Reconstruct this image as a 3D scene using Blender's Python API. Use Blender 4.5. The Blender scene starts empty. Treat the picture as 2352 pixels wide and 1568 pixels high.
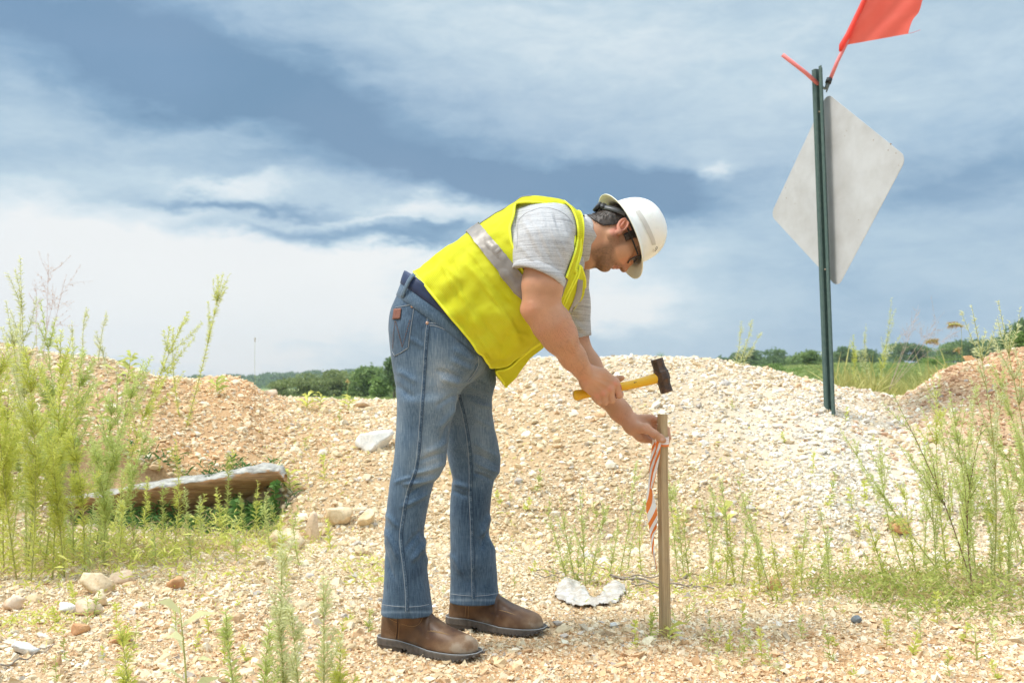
import bpy, bmesh, math, random
import numpy as np
from mathutils import Vector, Matrix
from mathutils.bvhtree import BVHTree

R = math.radians
random.seed(7)
rng = np.random.default_rng(11)
scene = bpy.context.scene
COL = scene.collection

# ---------------------------------------------------------------- camera
FP = 2287.0                      # focal length in units of a 2352-wide picture
PITCH = math.atan(101 / FP)
CAM_H = 0.79
cam_data = bpy.data.cameras.new('camera')
cam_data.sensor_width = 36.0
cam_data.lens = 36.0 * FP / 2352.0
cam_data.clip_end = 5000
cam_data.clip_start = 0.05
cam_data.dof.use_dof = True
cam_data.dof.focus_distance = 3.05
cam_data.dof.aperture_fstop = 6.3
cam = bpy.data.objects.new('camera', cam_data)
COL.objects.link(cam)
cam.location = (0, 0, CAM_H)
cam.rotation_euler = (math.pi / 2 + PITCH, 0, 0)
scene.camera = cam

# ---------------------------------------------------------------- light and exposure
SUN_ELEV, SUN_AZ = R(58), R(-100)       # azimuth measured from +Y towards +X
scene.view_settings.view_transform = 'Standard'
scene.view_settings.look = 'None'
EXPO = 1.15
scene.view_settings.exposure = EXPO
scene.view_settings.gamma = 1.0
sun_data = bpy.data.lights.new('sun', 'SUN')
sun_data.energy = 1.5
sun_data.angle = R(16)
sun_data.color = (1.0, 0.95, 0.86)
sun = bpy.data.objects.new('sun', sun_data)
COL.objects.link(sun)
_sd = Vector((math.sin(SUN_AZ) * math.cos(SUN_ELEV), math.cos(SUN_AZ) * math.cos(SUN_ELEV), math.sin(SUN_ELEV)))
sun.rotation_euler = (-_sd).to_track_quat('-Z', 'Y').to_euler()


def cam_ray(px, py):
    f = Vector((0, math.cos(PITCH), math.sin(PITCH)))
    u = Vector((0, -math.sin(PITCH), math.cos(PITCH)))
    return f + Vector((1, 0, 0)) * ((px - 1176) / FP) + u * ((784 - py) / FP)


def at(px, py, Y):
    r = cam_ray(px, py)
    return Vector((0, 0, CAM_H)) + r * (Y / r.y)


def proj(P):
    """world points (n,3) -> picture coordinates (n,2)"""
    P = np.asarray(P, float) - np.array([0, 0, CAM_H])
    d = P[:, 1] * math.cos(PITCH) + P[:, 2] * math.sin(PITCH)
    u = -P[:, 1] * math.sin(PITCH) + P[:, 2] * math.cos(PITCH)
    return np.stack([1176 + FP * P[:, 0] / d, 784 - FP * u / d], 1)


# ---------------------------------------------------------------- node helper
class NT:
    def __init__(self, tree):
        self.t = tree

    def n(self, kind, **kw):
        nd = self.t.nodes.new(kind)
        ins = kw.pop('ins', {})
        for k, v in kw.items():
            setattr(nd, k, v)
        for k, v in ins.items():
            s = nd.inputs[k]
            if isinstance(v, bpy.types.NodeSocket):
                self.t.links.new(v, s)
            else:
                s.default_value = v
        return nd

    def math(self, op, a, b=None, c=None, clamp=False):
        ins = {0: a}
        if b is not None:
            ins[1] = b
        if c is not None:
            ins[2] = c
        return self.n('ShaderNodeMath', operation=op, use_clamp=clamp, ins=ins).outputs[0]

    def mix(self, fac, a, b, blend='MIX'):
        nd = self.t.nodes.new('ShaderNodeMix')
        nd.data_type = 'RGBA'
        nd.blend_type = blend
        for k, v in ((0, fac), (6, a), (7, b)):
            s = nd.inputs[k]
            if isinstance(v, bpy.types.NodeSocket):
                self.t.links.new(v, s)
            else:
                s.default_value = v if k == 0 else (tuple(v) + (1,))[:4]
        return nd.outputs[2]

    def ramp(self, fac, stops, interp='LINEAR'):
        nd = self.t.nodes.new('ShaderNodeValToRGB')
        cr = nd.color_ramp
        cr.interpolation = interp
        while len(cr.elements) < len(stops):
            cr.elements.new(0.5)
        for e, (p, c) in zip(cr.elements, stops):
            e.position = p
            e.color = (tuple(c) + (1,))[:4] if hasattr(c, '__len__') else (c, c, c, 1)
        self.t.links.new(fac, nd.inputs[0])
        return nd.outputs[0]

    def noise(self, vec=None, scale=5, detail=3, rough=0.5, dist=0.0):
        nd = self.t.nodes.new('ShaderNodeTexNoise')
        nd.inputs['Scale'].default_value = scale
        nd.inputs['Detail'].default_value = detail
        nd.inputs['Roughness'].default_value = rough
        nd.inputs['Distortion'].default_value = dist
        if vec is not None:
            self.t.links.new(vec, nd.inputs['Vector'])
        return nd.outputs[0]

    def link(self, a, b):
        self.t.links.new(a, b)


def srgb(r, g, b):
    f = lambda c: (c / 255 / 12.92) if c / 255 <= 0.04045 else ((c / 255 + 0.055) / 1.055) ** 2.4
    return (f(r), f(g), f(b))


# ---------------------------------------------------------------- sky
world = bpy.data.worlds.new('World')
scene.world = world
world.use_nodes = True
wt = NT(world.node_tree)
for nd in list(world.node_tree.nodes):
    world.node_tree.nodes.remove(nd)
w_out = wt.n('ShaderNodeOutputWorld')
tc = wt.n('ShaderNodeTexCoord').outputs['Generated']
sky = wt.n('ShaderNodeTexSky', sky_type='NISHITA')
sky.sun_disc = False
sky.sun_elevation = SUN_ELEV
sky.sun_rotation = SUN_AZ
sky.air_density = 1.0
sky.dust_density = 2.0
sepd = wt.n('ShaderNodeSeparateXYZ', ins={0: tc})
dx_, dy_, dz_ = sepd.outputs
# direction of the sky as azimuth / elevation (radians), warped by cloud noise
azim = wt.math('ARCTAN2', dx_, dy_)
elev = wt.math('ARCSINE', dz_)
mp = wt.n('ShaderNodeMapping', ins={'Vector': tc, 'Scale': (1.0, 1.0, 2.6)}).outputs[0]
mp2 = wt.n('ShaderNodeMapping', ins={'Vector': tc, 'Scale': (1.0, 1.0, 2.2), 'Location': (3.1, 1.7, 0.4)}).outputs[0]
warp1 = wt.noise(mp, 7, 5, 0.6)
warp2 = wt.noise(mp2, 8, 5, 0.6)
az_w = wt.math('MULTIPLY_ADD', wt.math('SUBTRACT', warp1, 0.5), 0.17, azim)
el_w = wt.math('MULTIPLY_ADD', wt.math('SUBTRACT', warp2, 0.5), 0.085, elev)
# clouds: (centre px, centre py, half width, half height, slant, strength) in picture units, kept as sky directions
CLOUDS = [
    (300, 560, 520, 70, 0, .14), (330, 760, 700, 140, 0, .24),
    (80, 40, 430, 130, -6, -.34), (520, 190, 400, 95, -14, -.34), (930, 290, 430, 85, -12, -.20),
    (1120, 395, 420, 52, -5, -.24), (1290, 430, 330, 46, -6, -.40), (1560, 440, 170, 34, 4, -.20),
    (430, 385, 260, 34, -4, -.10),
    (2320, 375, 250, 70, 6, -.24), (2110, 440, 130, 40, 0, -.08),
    (2150, 720, 420, 90, 0, -.05), (2330, 60, 160, 90, 0, .04),
    (330, 700, 800, 190, 0, .40), (60, 500, 420, 80, 0, .16), (150, 300, 230, 50, -6, .08), (900, 610, 350, 50, 0, .14),
    (560, 305, 140, 26, 4, .10), (980, 488, 200, 24, 3, .34), (560, 425, 130, 18, 4, .24),
    (640, 488, 250, 20, -4, -.34), (770, 548, 330, 20, -3, -.46), (1010, 528, 100, 28, 0, -.34), (480, 470, 140, 14, 0, -.20), (900, 575, 170, 14, 0, -.22), (330, 610, 240, 9, 2, -.12), (900, 512, 230, 10, 2, .22),
    (1330, 60, 560, 100, -4, .16), (1750, 190, 420, 130, 0, .12),
    (1420, 700, 230, 44, 0, .40), (1380, 610, 140, 60, 0, .22), (1640, 402, 46, 26, 0, .36), (1590, 560, 160, 50, 10, .08),
    (1180, 760, 300, 24, 0, -.10), (1300, 690, 90, 40, 0, .16), (1210, 825, 80, 22, 0, .40),
    (500, 800, 500, 14, 0, -.08), (250, 850, 220, 14, 0, -.08),
]
acc = None
for (px, py, sx, sy, rot, amp) in CLOUDS:
    r = cam_ray(px, py).normalized()
    ca, ce = math.atan2(r.x, r.y), math.asin(r.z)
    c_, s_ = math.cos(R(rot)), math.sin(R(rot))
    da = wt.math('SUBTRACT', az_w, ca)
    de = wt.math('SUBTRACT', el_w, ce)
    # slant is positive when the right end is higher
    a_ = wt.math('MULTIPLY_ADD', de, s_ * FP / sx, wt.math('MULTIPLY', da, c_ * FP / sx))
    b_ = wt.math('MULTIPLY_ADD', de, c_ * FP / sy, wt.math('MULTIPLY', da, -s_ * FP / sy))
    q = wt.math('MULTIPLY_ADD', b_, b_, wt.math('MULTIPLY', a_, a_))
    g = wt.math('EXPONENT', wt.math('MULTIPLY', q, -1.0))
    acc = wt.math('MULTIPLY', g, amp) if acc is None else wt.math('MULTIPLY_ADD', g, amp, acc)
fine = wt.noise(mp, 11, 9, 0.64, 0.5)
mid = wt.noise(mp2, 5, 4, 0.55)
val = wt.math('ADD', acc, wt.math('MULTIPLY_ADD', wt.math('SUBTRACT', mid, 0.5), 0.20, 0.45))
val = wt.math('MULTIPLY_ADD', wt.math('SUBTRACT', fine, 0.5), 0.34, val)
fine2 = wt.noise(wt.n('ShaderNodeMapping', ins={'Vector': tc, 'Scale': (1.0, 1.0, 2.6)}).outputs[0], 26, 7, 0.62, 0.8)
val = wt.math('MULTIPLY_ADD', wt.math('SUBTRACT', fine2, 0.5), 0.16, val)
val = wt.math('MULTIPLY_ADD', wt.math('SUBTRACT', val, 0.47), 1.22, 0.48)
# the overcast is bright overhead
over = wt.n('ShaderNodeMapRange', ins={0: elev, 1: 0.42, 2: 1.0, 3: 0.0, 4: 0.30}).outputs[0]
val = wt.math('ADD', val, over)
SKY_GAIN = 2 ** -EXPO
def sk(r, g, b):
    c = srgb(r, g, b)
    return tuple(x * SKY_GAIN for x in c)
cl_col = wt.ramp(val, [(0.0, sk(110, 146, 178)), (0.20, sk(130, 165, 194)), (0.40, sk(166, 193, 214)), (0.60, sk(194, 215, 228)),
                       (0.80, sk(226, 237, 242)), (0.97, sk(248, 249, 247))])
tint = wt.noise(mp2, 3.2, 2, 0.5)
cl_col = wt.mix(wt.math('MULTIPLY', wt.ramp(tint, [(0.45, 0.0), (0.75, 1.0)]), 0.14), cl_col, sk(192, 200, 220))
bg_sky = wt.n('ShaderNodeBackground', ins={0: sky.outputs[0], 1: 0.09})
bg_cl = wt.n('ShaderNodeBackground', ins={0: cl_col, 1: 1.0})
hi = wt.n('ShaderNodeMapRange', ins={0: elev, 1: 0.45, 2: 1.1, 3: 1.0, 4: 3.0}).outputs[0]
wt.link(hi, bg_cl.inputs[1])
cover = wt.n('ShaderNodeMapRange', ins={0: wt.noise(mp, 2.2, 3, 0.5), 1: 0.30, 2: 0.50, 3: 0.86, 4: 0.97}).outputs[0]
mixw = wt.n('ShaderNodeMixShader', ins={0: cover, 1: bg_sky.outputs[0], 2: bg_cl.outputs[0]})
wt.link(mixw.outputs[0], w_out.inputs[0])
world.cycles.sampling_method = 'MANUAL'
world.cycles.sample_map_resolution = 512


# ---------------------------------------------------------------- object helpers
def tag(o, label=None, cat=None, group=None, kind=None):
    if label:
        o['label'] = label
    if cat:
        o['category'] = cat
    if group:
        o['group'] = group
    if kind:
        o['kind'] = kind
    return o


def mesh_obj(name, V, Fc, mat=None, parent=None, smooth=True, colors=None, uv=None):
    """V (n,3); Fc a list of index lists, or an (m,k) array of equal sized faces."""
    me = bpy.data.meshes.new(name)
    V = np.asarray(V, np.float32)
    if isinstance(Fc, np.ndarray) and Fc.ndim == 2:
        m, k = Fc.shape
        me.vertices.add(len(V))
        me.vertices.foreach_set('co', V.ravel())
        me.loops.add(m * k)
        me.loops.foreach_set('vertex_index', Fc.astype(np.int32).ravel())
        me.polygons.add(m)
        me.polygons.foreach_set('loop_start', np.arange(0, m * k, k, dtype=np.int32))
        me.polygons.foreach_set('loop_total', np.full(m, k, np.int32))
        me.update(calc_edges=True)
    else:
        me.from_pydata([tuple(map(float, v)) for v in V], [], [tuple(map(int, f)) for f in Fc])
    me.validate()
    if smooth and len(me.polygons):
        me.polygons.foreach_set('use_smooth', np.ones(len(me.polygons), bool))
    if colors is not None:
        ca = me.color_attributes.new('tone', 'FLOAT_COLOR', 'POINT')
        c = np.ones((len(V), 4), np.float32)
        c[:, :colors.shape[1]] = colors
        ca.data.foreach_set('color', c.ravel())
    if uv is not None:
        ul = me.uv_layers.new(name='UVMap')
        li = np.empty(len(me.loops), np.int32)
        me.loops.foreach_get('vertex_index', li)
        ul.data.foreach_set('uv', np.asarray(uv, np.float32)[li].ravel())
    me.update()
    o = bpy.data.objects.new(name, me)
    COL.objects.link(o)
    if mat:
        me.materials.append(mat)
    if parent:
        o.parent = parent
        o.matrix_parent_inverse = parent.matrix_basis.inverted()
    return o


def empty(name, loc, rotz=0.0):
    o = bpy.data.objects.new(name, None)
    o.empty_display_size = 0.1
    COL.objects.link(o)
    o.location = loc
    o.rotation_euler = (0, 0, rotz)
    return o


class MB:
    """collects simple shapes that become one mesh"""
    def __init__(self):
        self.v, self.f, self.c = [], [], []

    def add(self, V, F, col=None):
        b = len(self.v)
        self.v.extend([tuple(x) for x in V])
        self.f.extend([tuple(i + b for i in f) for f in F])
        if col is not None:
            self.c.extend([col] * len(V))
        return self

    def tube(self, pts, rad, seg=8, col=None, cap=True):
        pts = [Vector(p) for p in pts]
        n = len(pts)
        rads = rad if hasattr(rad, '__len__') else [rad] * n
        V, F = [], []
        prev = None
        for i, p in enumerate(pts):
            d = (pts[min(i + 1, n - 1)] - pts[max(i - 1, 0)])
            d = d.normalized() if d.length > 1e-9 else Vector((0, 0, 1))
            if prev is None:
                a = d.orthogonal().normalized()
            else:
                a = (prev - d * prev.dot(d))
                a = a.normalized() if a.length > 1e-6 else d.orthogonal().normalized()
            prev = a
            b = d.cross(a)
            for k in range(seg):
                t = 2 * math.pi * k / seg
                V.append(p + (a * math.cos(t) + b * math.sin(t)) * rads[i])
        for i in range(n - 1):
            for k in range(seg):
                k2 = (k + 1) % seg
                F.append((i * seg + k, i * seg + k2, (i + 1) * seg + k2, (i + 1) * seg + k))
        if cap:
            F.append(tuple(range(seg - 1, -1, -1)))
            F.append(tuple((n - 1) * seg + k for k in range(seg)))
        return self.add(V, F, col)

    def box(self, c, ex, ey, ez):
        """c centre, half-extent vectors"""
        c, ex, ey, ez = map(Vector, (c, ex, ey, ez))
        V = [c + ex * a + ey * b + ez * d for d in (-1, 1) for b in (-1, 1) for a in (-1, 1)]
        F = [(0, 2, 3, 1), (4, 5, 7, 6), (0, 1, 5, 4), (2, 6, 7, 3), (0, 4, 6, 2), (1, 3, 7, 5)]
        return self.add(V, F)

    def build(self, name, mat, parent=None, smooth=True, bevel=0.0):
        cols = np.array(self.c, np.float32) if self.c and len(self.c) == len(self.v) else None
        o = mesh_obj(name, np.array([tuple(v) for v in self.v]), self.f, mat, parent, smooth, cols)
        if bevel:
            m = o.modifiers.new('bevel', 'BEVEL')
            m.width = bevel
            m.segments = 2
        return o


def catmull(pts, n):
    """smooth resampling of a polyline of vectors"""
    P = np.array([tuple(p) for p in pts], float)
    k = len(P)
    d = np.r_[0, np.cumsum(np.linalg.norm(np.diff(P, axis=0), axis=1))]
    t = np.linspace(0, d[-1], n)
    T = np.zeros_like(P)
    for i in range(k):
        a, b = max(i - 1, 0), min(i + 1, k - 1)
        T[i] = (P[b] - P[a]) / max(d[b] - d[a], 1e-9)
    out = []
    for q in t:
        i = min(max(np.searchsorted(d, q) - 1, 0), k - 2)
        h = d[i + 1] - d[i]
        s = (q - d[i]) / h
        h00, h10, h01, h11 = 2*s**3-3*s**2+1, s**3-2*s**2+s, -2*s**3+3*s**2, s**3-s**2
        out.append(h00 * P[i] + h10 * h * T[i] + h01 * P[i + 1] + h11 * h * T[i + 1])
    return np.array(out)


def sinterp(x, xs, ys):
    """monotone-safe smooth interpolation (cubic Hermite), xs increasing"""
    xs, ys = np.asarray(xs, float), np.asarray(ys, float)
    x = np.clip(x, xs[0], xs[-1])
    h = np.diff(xs)
    dl = np.diff(ys) / h
    m = np.zeros_like(ys)
    m[1:-1] = np.where(dl[:-1] * dl[1:] > 0, 2 * dl[:-1] * dl[1:] / (dl[:-1] + dl[1:] + 1e-12), 0)
    m[0], m[-1] = dl[0], dl[-1]
    i = np.clip(np.searchsorted(xs, x) - 1, 0, len(xs) - 2)
    s = (x - xs[i]) / h[i]
    return ((2*s**3-3*s**2+1) * ys[i] + (s**3-2*s**2+s) * h[i] * m[i] + (-2*s**3+3*s**2) * ys[i+1] + (s**3-s**2) * h[i] * m[i+1])


def vnoise(P, freq, seed=0):
    """smooth value noise on points (n,3), range about -1..1"""
    P = np.asarray(P, float) * freq + seed * 17.31
    i = np.floor(P).astype(np.int64)
    f = P - i
    f = f * f * (3 - 2 * f)
    def h(a, b, c):
        n = (a * 374761393 + b * 668265263 + c * 2147483647 + seed * 144665) & 0x7fffffff
        n = ((n ^ (n >> 13)) * 1274126177) & 0x7fffffff
        return ((n ^ (n >> 16)) & 0xffff) / 32767.5 - 1
    x, y, z = i[:, 0], i[:, 1], i[:, 2]
    r = 0
    for a in (0, 1):
        for b in (0, 1):
            for c in (0, 1):
                w = (f[:, 0] if a else 1 - f[:, 0]) * (f[:, 1] if b else 1 - f[:, 1]) * (f[:, 2] if c else 1 - f[:, 2])
                r = r + w * h(x + a, y + b, z + c)
    return r


def fbm(P, freq, octv=4, seed=0, gain=0.5):
    r, a = 0, 1.0
    for k in range(octv):
        r = r + a * vnoise(P, freq * 2 ** k, seed + k)
        a *= gain
    return r


# ---------------------------------------------------------------- materials
def material(name):
    m = bpy.data.materials.new(name)
    m.use_nodes = True
    nt = NT(m.node_tree)
    bs = m.node_tree.nodes['Principled BSDF']
    return m, nt, bs


def plain(name, col, rough=0.5, metal=0.0, noise=0.0, nscale=20, bump=0.0, bscale=80, spec=0.5):
    m, nt, bs = material(name)
    bs.inputs['Roughness'].default_value = rough
    bs.inputs['Metallic'].default_value = metal
    bs.inputs['Specular IOR Level'].default_value = spec
    geo = nt.n('ShaderNodeNewGeometry').outputs['Position']
    if noise:
        f = nt.noise(geo, nscale, 4, 0.6)
        c = nt.mix(nt.ramp(f, [(0.3, 0.0), (0.7, 1.0)]), tuple(x * (1 - noise) for x in col), tuple(min(1, x * (1 + noise)) for x in col))
        nt.link(c, bs.inputs['Base Color'])
    else:
        bs.inputs['Base Color'].default_value = tuple(col) + (1,)
    if bump:
        b = nt.n('ShaderNodeBump', ins={'Strength': bump, 'Distance': 0.002, 'Height': nt.noise(geo, bscale, 3, 0.6)})
        nt.link(b.outputs[0], bs.inputs['Normal'])
    return m


def leafy(name, dark, light, trans=0.35, use_attr=True, rough=0.6):
    """thin leaf: colour between two greens by the mesh's own tone attribute, light passes through"""
    m, nt, bs = material(name)
    a = nt.n('ShaderNodeAttribute', attribute_name='tone')
    c = nt.mix(a.outputs['Fac'], dark, light)
    nt.link(c, bs.inputs['Base Color'])
    bs.inputs['Roughness'].default_value = rough
    bs.inputs['Specular IOR Level'].default_value = 0.25
    tr = nt.n('ShaderNodeBsdfTranslucent', ins={0: c})
    mx = nt.n('ShaderNodeMixShader', ins={0: trans, 1: bs.outputs[0], 2: tr.outputs[0]})
    out = m.node_tree.nodes['Material Output']
    nt.link(mx.outputs[0], out.inputs[0])
    return m
# ================================================================ terrain
# crest of the gravel piles: picture column -> (crest row, distance of crest, distance of toe)
CREST = np.array([
    (-1400, 850, 8.0, 5.2), (-600, 800, 7.4, 4.9), (-100, 792, 7.0, 4.8), (80, 806, 7.0, 4.9), (250, 828, 7.0, 5.1), (380, 866, 7.1, 5.2),
    (450, 870, 7.4, 5.2), (520, 868, 7.6, 5.2), (570, 880, 7.6, 5.2), (620, 909, 7.7, 5.2), (750, 925, 8.0, 5.1), (900, 922, 8.2, 5.0),
    (1050, 872, 8.1, 5.0), (1140, 842, 7.9, 4.9), (1250, 827, 7.7, 4.9), (1400, 818, 7.6, 4.9), (1600, 826, 7.5, 4.9),
    (1750, 846, 7.4, 4.9), (1850, 871, 7.05, 4.8), (1915, 890, 6.98, 4.77), (2000, 905, 7.1, 4.9), (2060, 914, 7.2, 4.9),
    (2110, 890, 7.2, 4.9), (2180, 846, 7.2, 4.9), (2250, 825, 7.2, 4.9), (2352, 806, 7.2, 4.9), (2600, 790, 7.3, 4.9), (3400, 830, 8.0, 5.2)], float)


def field_z(px, y):
    k = np.clip((px - 1150) / 800, 0, 1)
    k = k * k * (3 - 2 * k)
    z9 = 0.30 + 0.40 * k
    z80 = -0.15 + 2.55 * k
    t = np.clip((y - 9) / 71, 0, 1)
    return z9 + (z80 - z9) * t


def terrain(x, y, detail=True):
    x = np.asarray(x, float)
    y = np.asarray(y, float)
    px = 1176 + FP * x / np.maximum(y, 1.2)
    row = sinterp(px, CREST[:, 0], CREST[:, 1])
    yc = np.interp(px, CREST[:, 0], CREST[:, 2])
    yb = np.interp(px, CREST[:, 0], CREST[:, 3])
    zc = CAM_H - (row - 885) / FP * yc
    s = np.clip((y - yb) / (yc - yb), 0, 1)
    f = 1.5 * s - 0.5 * s ** 3
    f = f * np.clip(s / 0.10, 0, 1) ** 0.6
    z = zc * f
    # stony step held back by the long slab on the left
    w = np.clip((px - 110) / 60, 0, 1) * np.clip((670 - px) / 40, 0, 1)
    st = np.clip((y - 5.66) / 0.10, 0, 1)
    st = st * st * (3 - 2 * st)
    zs = np.where(y < 5.66, 0.0, np.maximum(z, np.interp(px, [110, 262, 400, 640], [.11, .16, .225, .30]) * st))
    z = z * (1 - w) + np.where(y < 5.66, 0.012, zs) * w
    t = np.clip((y - yc) / 2.0, 0, 1)
    t = t * t * (3 - 2 * t)
    z = np.where(y > yc, zc * (1 - t) + field_z(px, y) * t, z)
    if detail:
        P = np.stack([x.ravel(), y.ravel(), np.zeros(x.size)], 1)
        amp = np.interp(y.ravel(), [0, 4.5, 5.5, 9, 14], [0.010, 0.010, 0.035, 0.04, 0.0])
        z = z + (amp * (fbm(P, 1.3, 2, 3) * 0.6 + fbm(P, 4.0, 2, 5) * 0.35)).reshape(x.shape)
    return z


def tz(x, y):
    return float(terrain(np.array([x]), np.array([y]))[0])


def ground_at(px, py, lo=1.5, hi=9.5):
    """where the sight line through a picture point meets the terrain"""
    ys = np.linspace(lo, hi, 1600)
    r = cam_ray(px, py)
    X = r.x / r.y * ys
    Z = CAM_H + r.z / r.y * ys
    T = terrain(X, ys)
    hit = np.nonzero(Z <= T)[0]
    i = hit[0] if len(hit) else len(ys) - 1
    return Vector((X[i], ys[i], T[i]))


def axis_spacing(a, b, step, far_lo, far_hi, growth=1.22):
    core = list(np.arange(a, b + 1e-6, step))
    out, d = [], step
    v = b
    while v < far_hi:
        d *= growth
        v += d
        out.append(v)
    lo, d = [], step
    v = a
    while v > far_lo:
        d *= growth
        v -= d
        lo.append(v)
    return np.array(lo[::-1] + core + out)

gx = axis_spacing(-6.5, 6.5, 0.05, -3000, 3000)
gy = axis_spacing(1.6, 10.5, 0.05, -400, 3500, 1.16)
GX, GY = np.meshgrid(gx, gy, indexing='ij')
GZ = terrain(GX, GY)
nx_, ny_ = GX.shape
ii = np.arange(nx_ * ny_).reshape(nx_, ny_)
quads = np.stack([ii[:-1, :-1].ravel(), ii[1:, :-1].ravel(), ii[1:, 1:].ravel(), ii[:-1, 1:].ravel()], 1)
Vg = np.stack([GX.ravel(), GY.ravel(), GZ.ravel()], 1)


def zone(x, y, z):
    """how orange (0..1), how white (0..1) the stones are at a place"""
    px = 1176 + FP * x / np.maximum(y, 1.2)
    py = 885 + (CAM_H - z) / np.maximum(y, 1.2) * FP
    P = np.stack([x, y, 0 * x], 1)
    n = fbm(P, 1.6, 3, 21) * 0.5
    n2 = fbm(P, 4.5, 2, 25) * 0.5
    g = lambda cx, cy, sx, sy: np.exp(-((px - cx) / sx) ** 2 - ((py - cy) / sy) ** 2)
    orange = (0.75 * g(540, 885, 130, 40) + 0.35 * g(430, 1080, 200, 60) + 0.65 * g(2330, 900, 170, 70) + 0.32 * g(300, 960, 360, 150) + 0.55 * g(2330, 890, 220, 120) + 0.25 * g(450, 1000, 260, 120)
              + 0.35 * g(200, 1420, 500, 90) + 0.50 * g(1200, 1520, 900, 90) + 0.42 * g(1850, 1500, 700, 90) + 0.18 * g(700, 1000, 300, 200))
    white = 0.85 * g(1960, 1080, 260, 170) + 0.55 * g(1750, 950, 280, 100) + 0.30 * g(2150, 1180, 260, 90) + 0.35 * g(1450, 850, 300, 60) + 0.02
    return np.clip(orange + 0.25 * n + 0.15 * n2, 0, 1), np.clip(white + 0.2 * n - 0.1 * n2, 0, 1)

o_, w_ = zone(Vg[:, 0], Vg[:, 1], Vg[:, 2])
yc_v = np.interp(1176 + FP * Vg[:, 0] / np.maximum(Vg[:, 1], 1.2), CREST[:, 0], CREST[:, 2])
grassy = np.clip((Vg[:, 1] - yc_v - 0.5) / 1.5, 0, 1)
gm, nt, bs = material('stony_ground')
at_ = nt.n('ShaderNodeAttribute', attribute_name='tone')
sp = nt.n('ShaderNodeSeparateColor', ins={0: at_.outputs['Color']})
geo = nt.n('ShaderNodeNewGeometry').outputs['Position']
n1 = nt.noise(geo, 70, 4, 0.65)
n2 = nt.noise(geo, 260, 2, 0.6)
base = nt.mix(nt.ramp(n1, [(0.3, 0), (0.7, 1)]), (0.38, 0.25, 0.13), (0.66, 0.48, 0.29))  # shade in the gaps between stones is put into this darker base
base = nt.mix(nt.math('MULTIPLY', sp.outputs[0], 0.8), base, (0.56, 0.29, 0.13))
base = nt.mix(nt.math('MULTIPLY', sp.outputs[1], 0.8), base, (0.74, 0.66, 0.54))
gf = nt.noise(geo, 0.35, 4, 0.6)
gf2 = nt.noise(geo, 3.0, 3, 0.6)
gcol = nt.mix(nt.ramp(gf, [(0.35, 0), (0.65, 1)]), (0.17, 0.23, 0.075), (0.31, 0.34, 0.13))
gcol = nt.mix(nt.ramp(gf2, [(0.45, 0), (0.7, 0.6)]), gcol, (0.30, 0.27, 0.10))
base = nt.mix(sp.outputs[2], base, gcol)
nt.link(base, bs.inputs['Base Color'])
bs.inputs['Roughness'].default_value = 0.95
bs.inputs['Specular IOR Level'].default_value = 0.1
hgt = nt.math('ADD', nt.math('MULTIPLY', n1, 0.7), nt.math('MULTIPLY', n2, 0.4))
bp = nt.n('ShaderNodeBump', ins={'Strength': 0.9, 'Distance': 0.012, 'Height': hgt})
nt.link(bp.outputs[0], bs.inputs['Normal'])
ground = mesh_obj('ground', Vg, quads, gm, colors=np.stack([o_, w_, grassy], 1))
tag(ground, 'stony construction ground with gravel piles, turning to green field behind', 'ground', kind='structure')

# ================================================================ loose stones
def ico(sub):
    if sub == 0:        # small angular chip
        V = np.array([(x, y, z) for x in (-1, 1) for y in (-1, 1) for z in (-1, 1)], float) * .72
        F = np.array([(0, 1, 3), (0, 3, 2), (4, 6, 7), (4, 7, 5), (0, 4, 5), (0, 5, 1), (2, 3, 7), (2, 7, 6), (0, 2, 6), (0, 6, 4), (1, 5, 7), (1, 7, 3)])
        return V, F
    bm = bmesh.new()
    bmesh.ops.create_icosphere(bm, subdivisions=sub, radius=1)
    V = np.array([v.co[:] for v in bm.verts])
    F = np.array([[v.index for v in f.verts] for f in bm.faces])
    bm.free()
    return V, F


def stone_shape(sub, seed, cuts=5):
    r = np.random.default_rng(seed)
    V, F = ico(sub)
    V = V * (1 + 0.18 * r.normal(size=(len(V), 1)).clip(-1.4, 1.4) * (1 if sub == 1 else (1.5 if sub == 0 else 0.3)))
    if sub == 0:
        V = V + r.normal(0, .17, V.shape)
    for _ in range(cuts):           # flat broken faces
        n = r.normal(size=3)
        n /= np.linalg.norm(n)
        d = r.uniform(0.45, 0.8)
        k = V @ n
        V = V - np.outer(np.maximum(k - d, 0), n)
    return V * np.array([1.0, r.uniform(0.62, 0.9), r.uniform(0.42, 0.68)]), F


def rand_rot(n, r, tilt=0.5):
    a = r.uniform(0, 2 * np.pi, n)
    tx, ty = r.normal(0, tilt, n), r.normal(0, tilt, n)
    ca, sa = np.cos(a), np.sin(a)
    Z = np.zeros((n, 3, 3))
    Z[:, 0, 0], Z[:, 0, 1], Z[:, 1, 0], Z[:, 1, 1], Z[:, 2, 2] = ca, -sa, sa, ca, 1
    X = np.zeros((n, 3, 3))
    X[:, 0, 0], X[:, 1, 1], X[:, 1, 2], X[:, 2, 1], X[:, 2, 2] = 1, np.cos(tx), -np.sin(tx), np.sin(tx), np.cos(tx)
    Yr = np.zeros((n, 3, 3))
    Yr[:, 1, 1], Yr[:, 0, 0], Yr[:, 0, 2], Yr[:, 2, 0], Yr[:, 2, 2] = 1, np.cos(ty), np.sin(ty), -np.sin(ty), np.cos(ty)
    return Yr @ X @ Z


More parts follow.
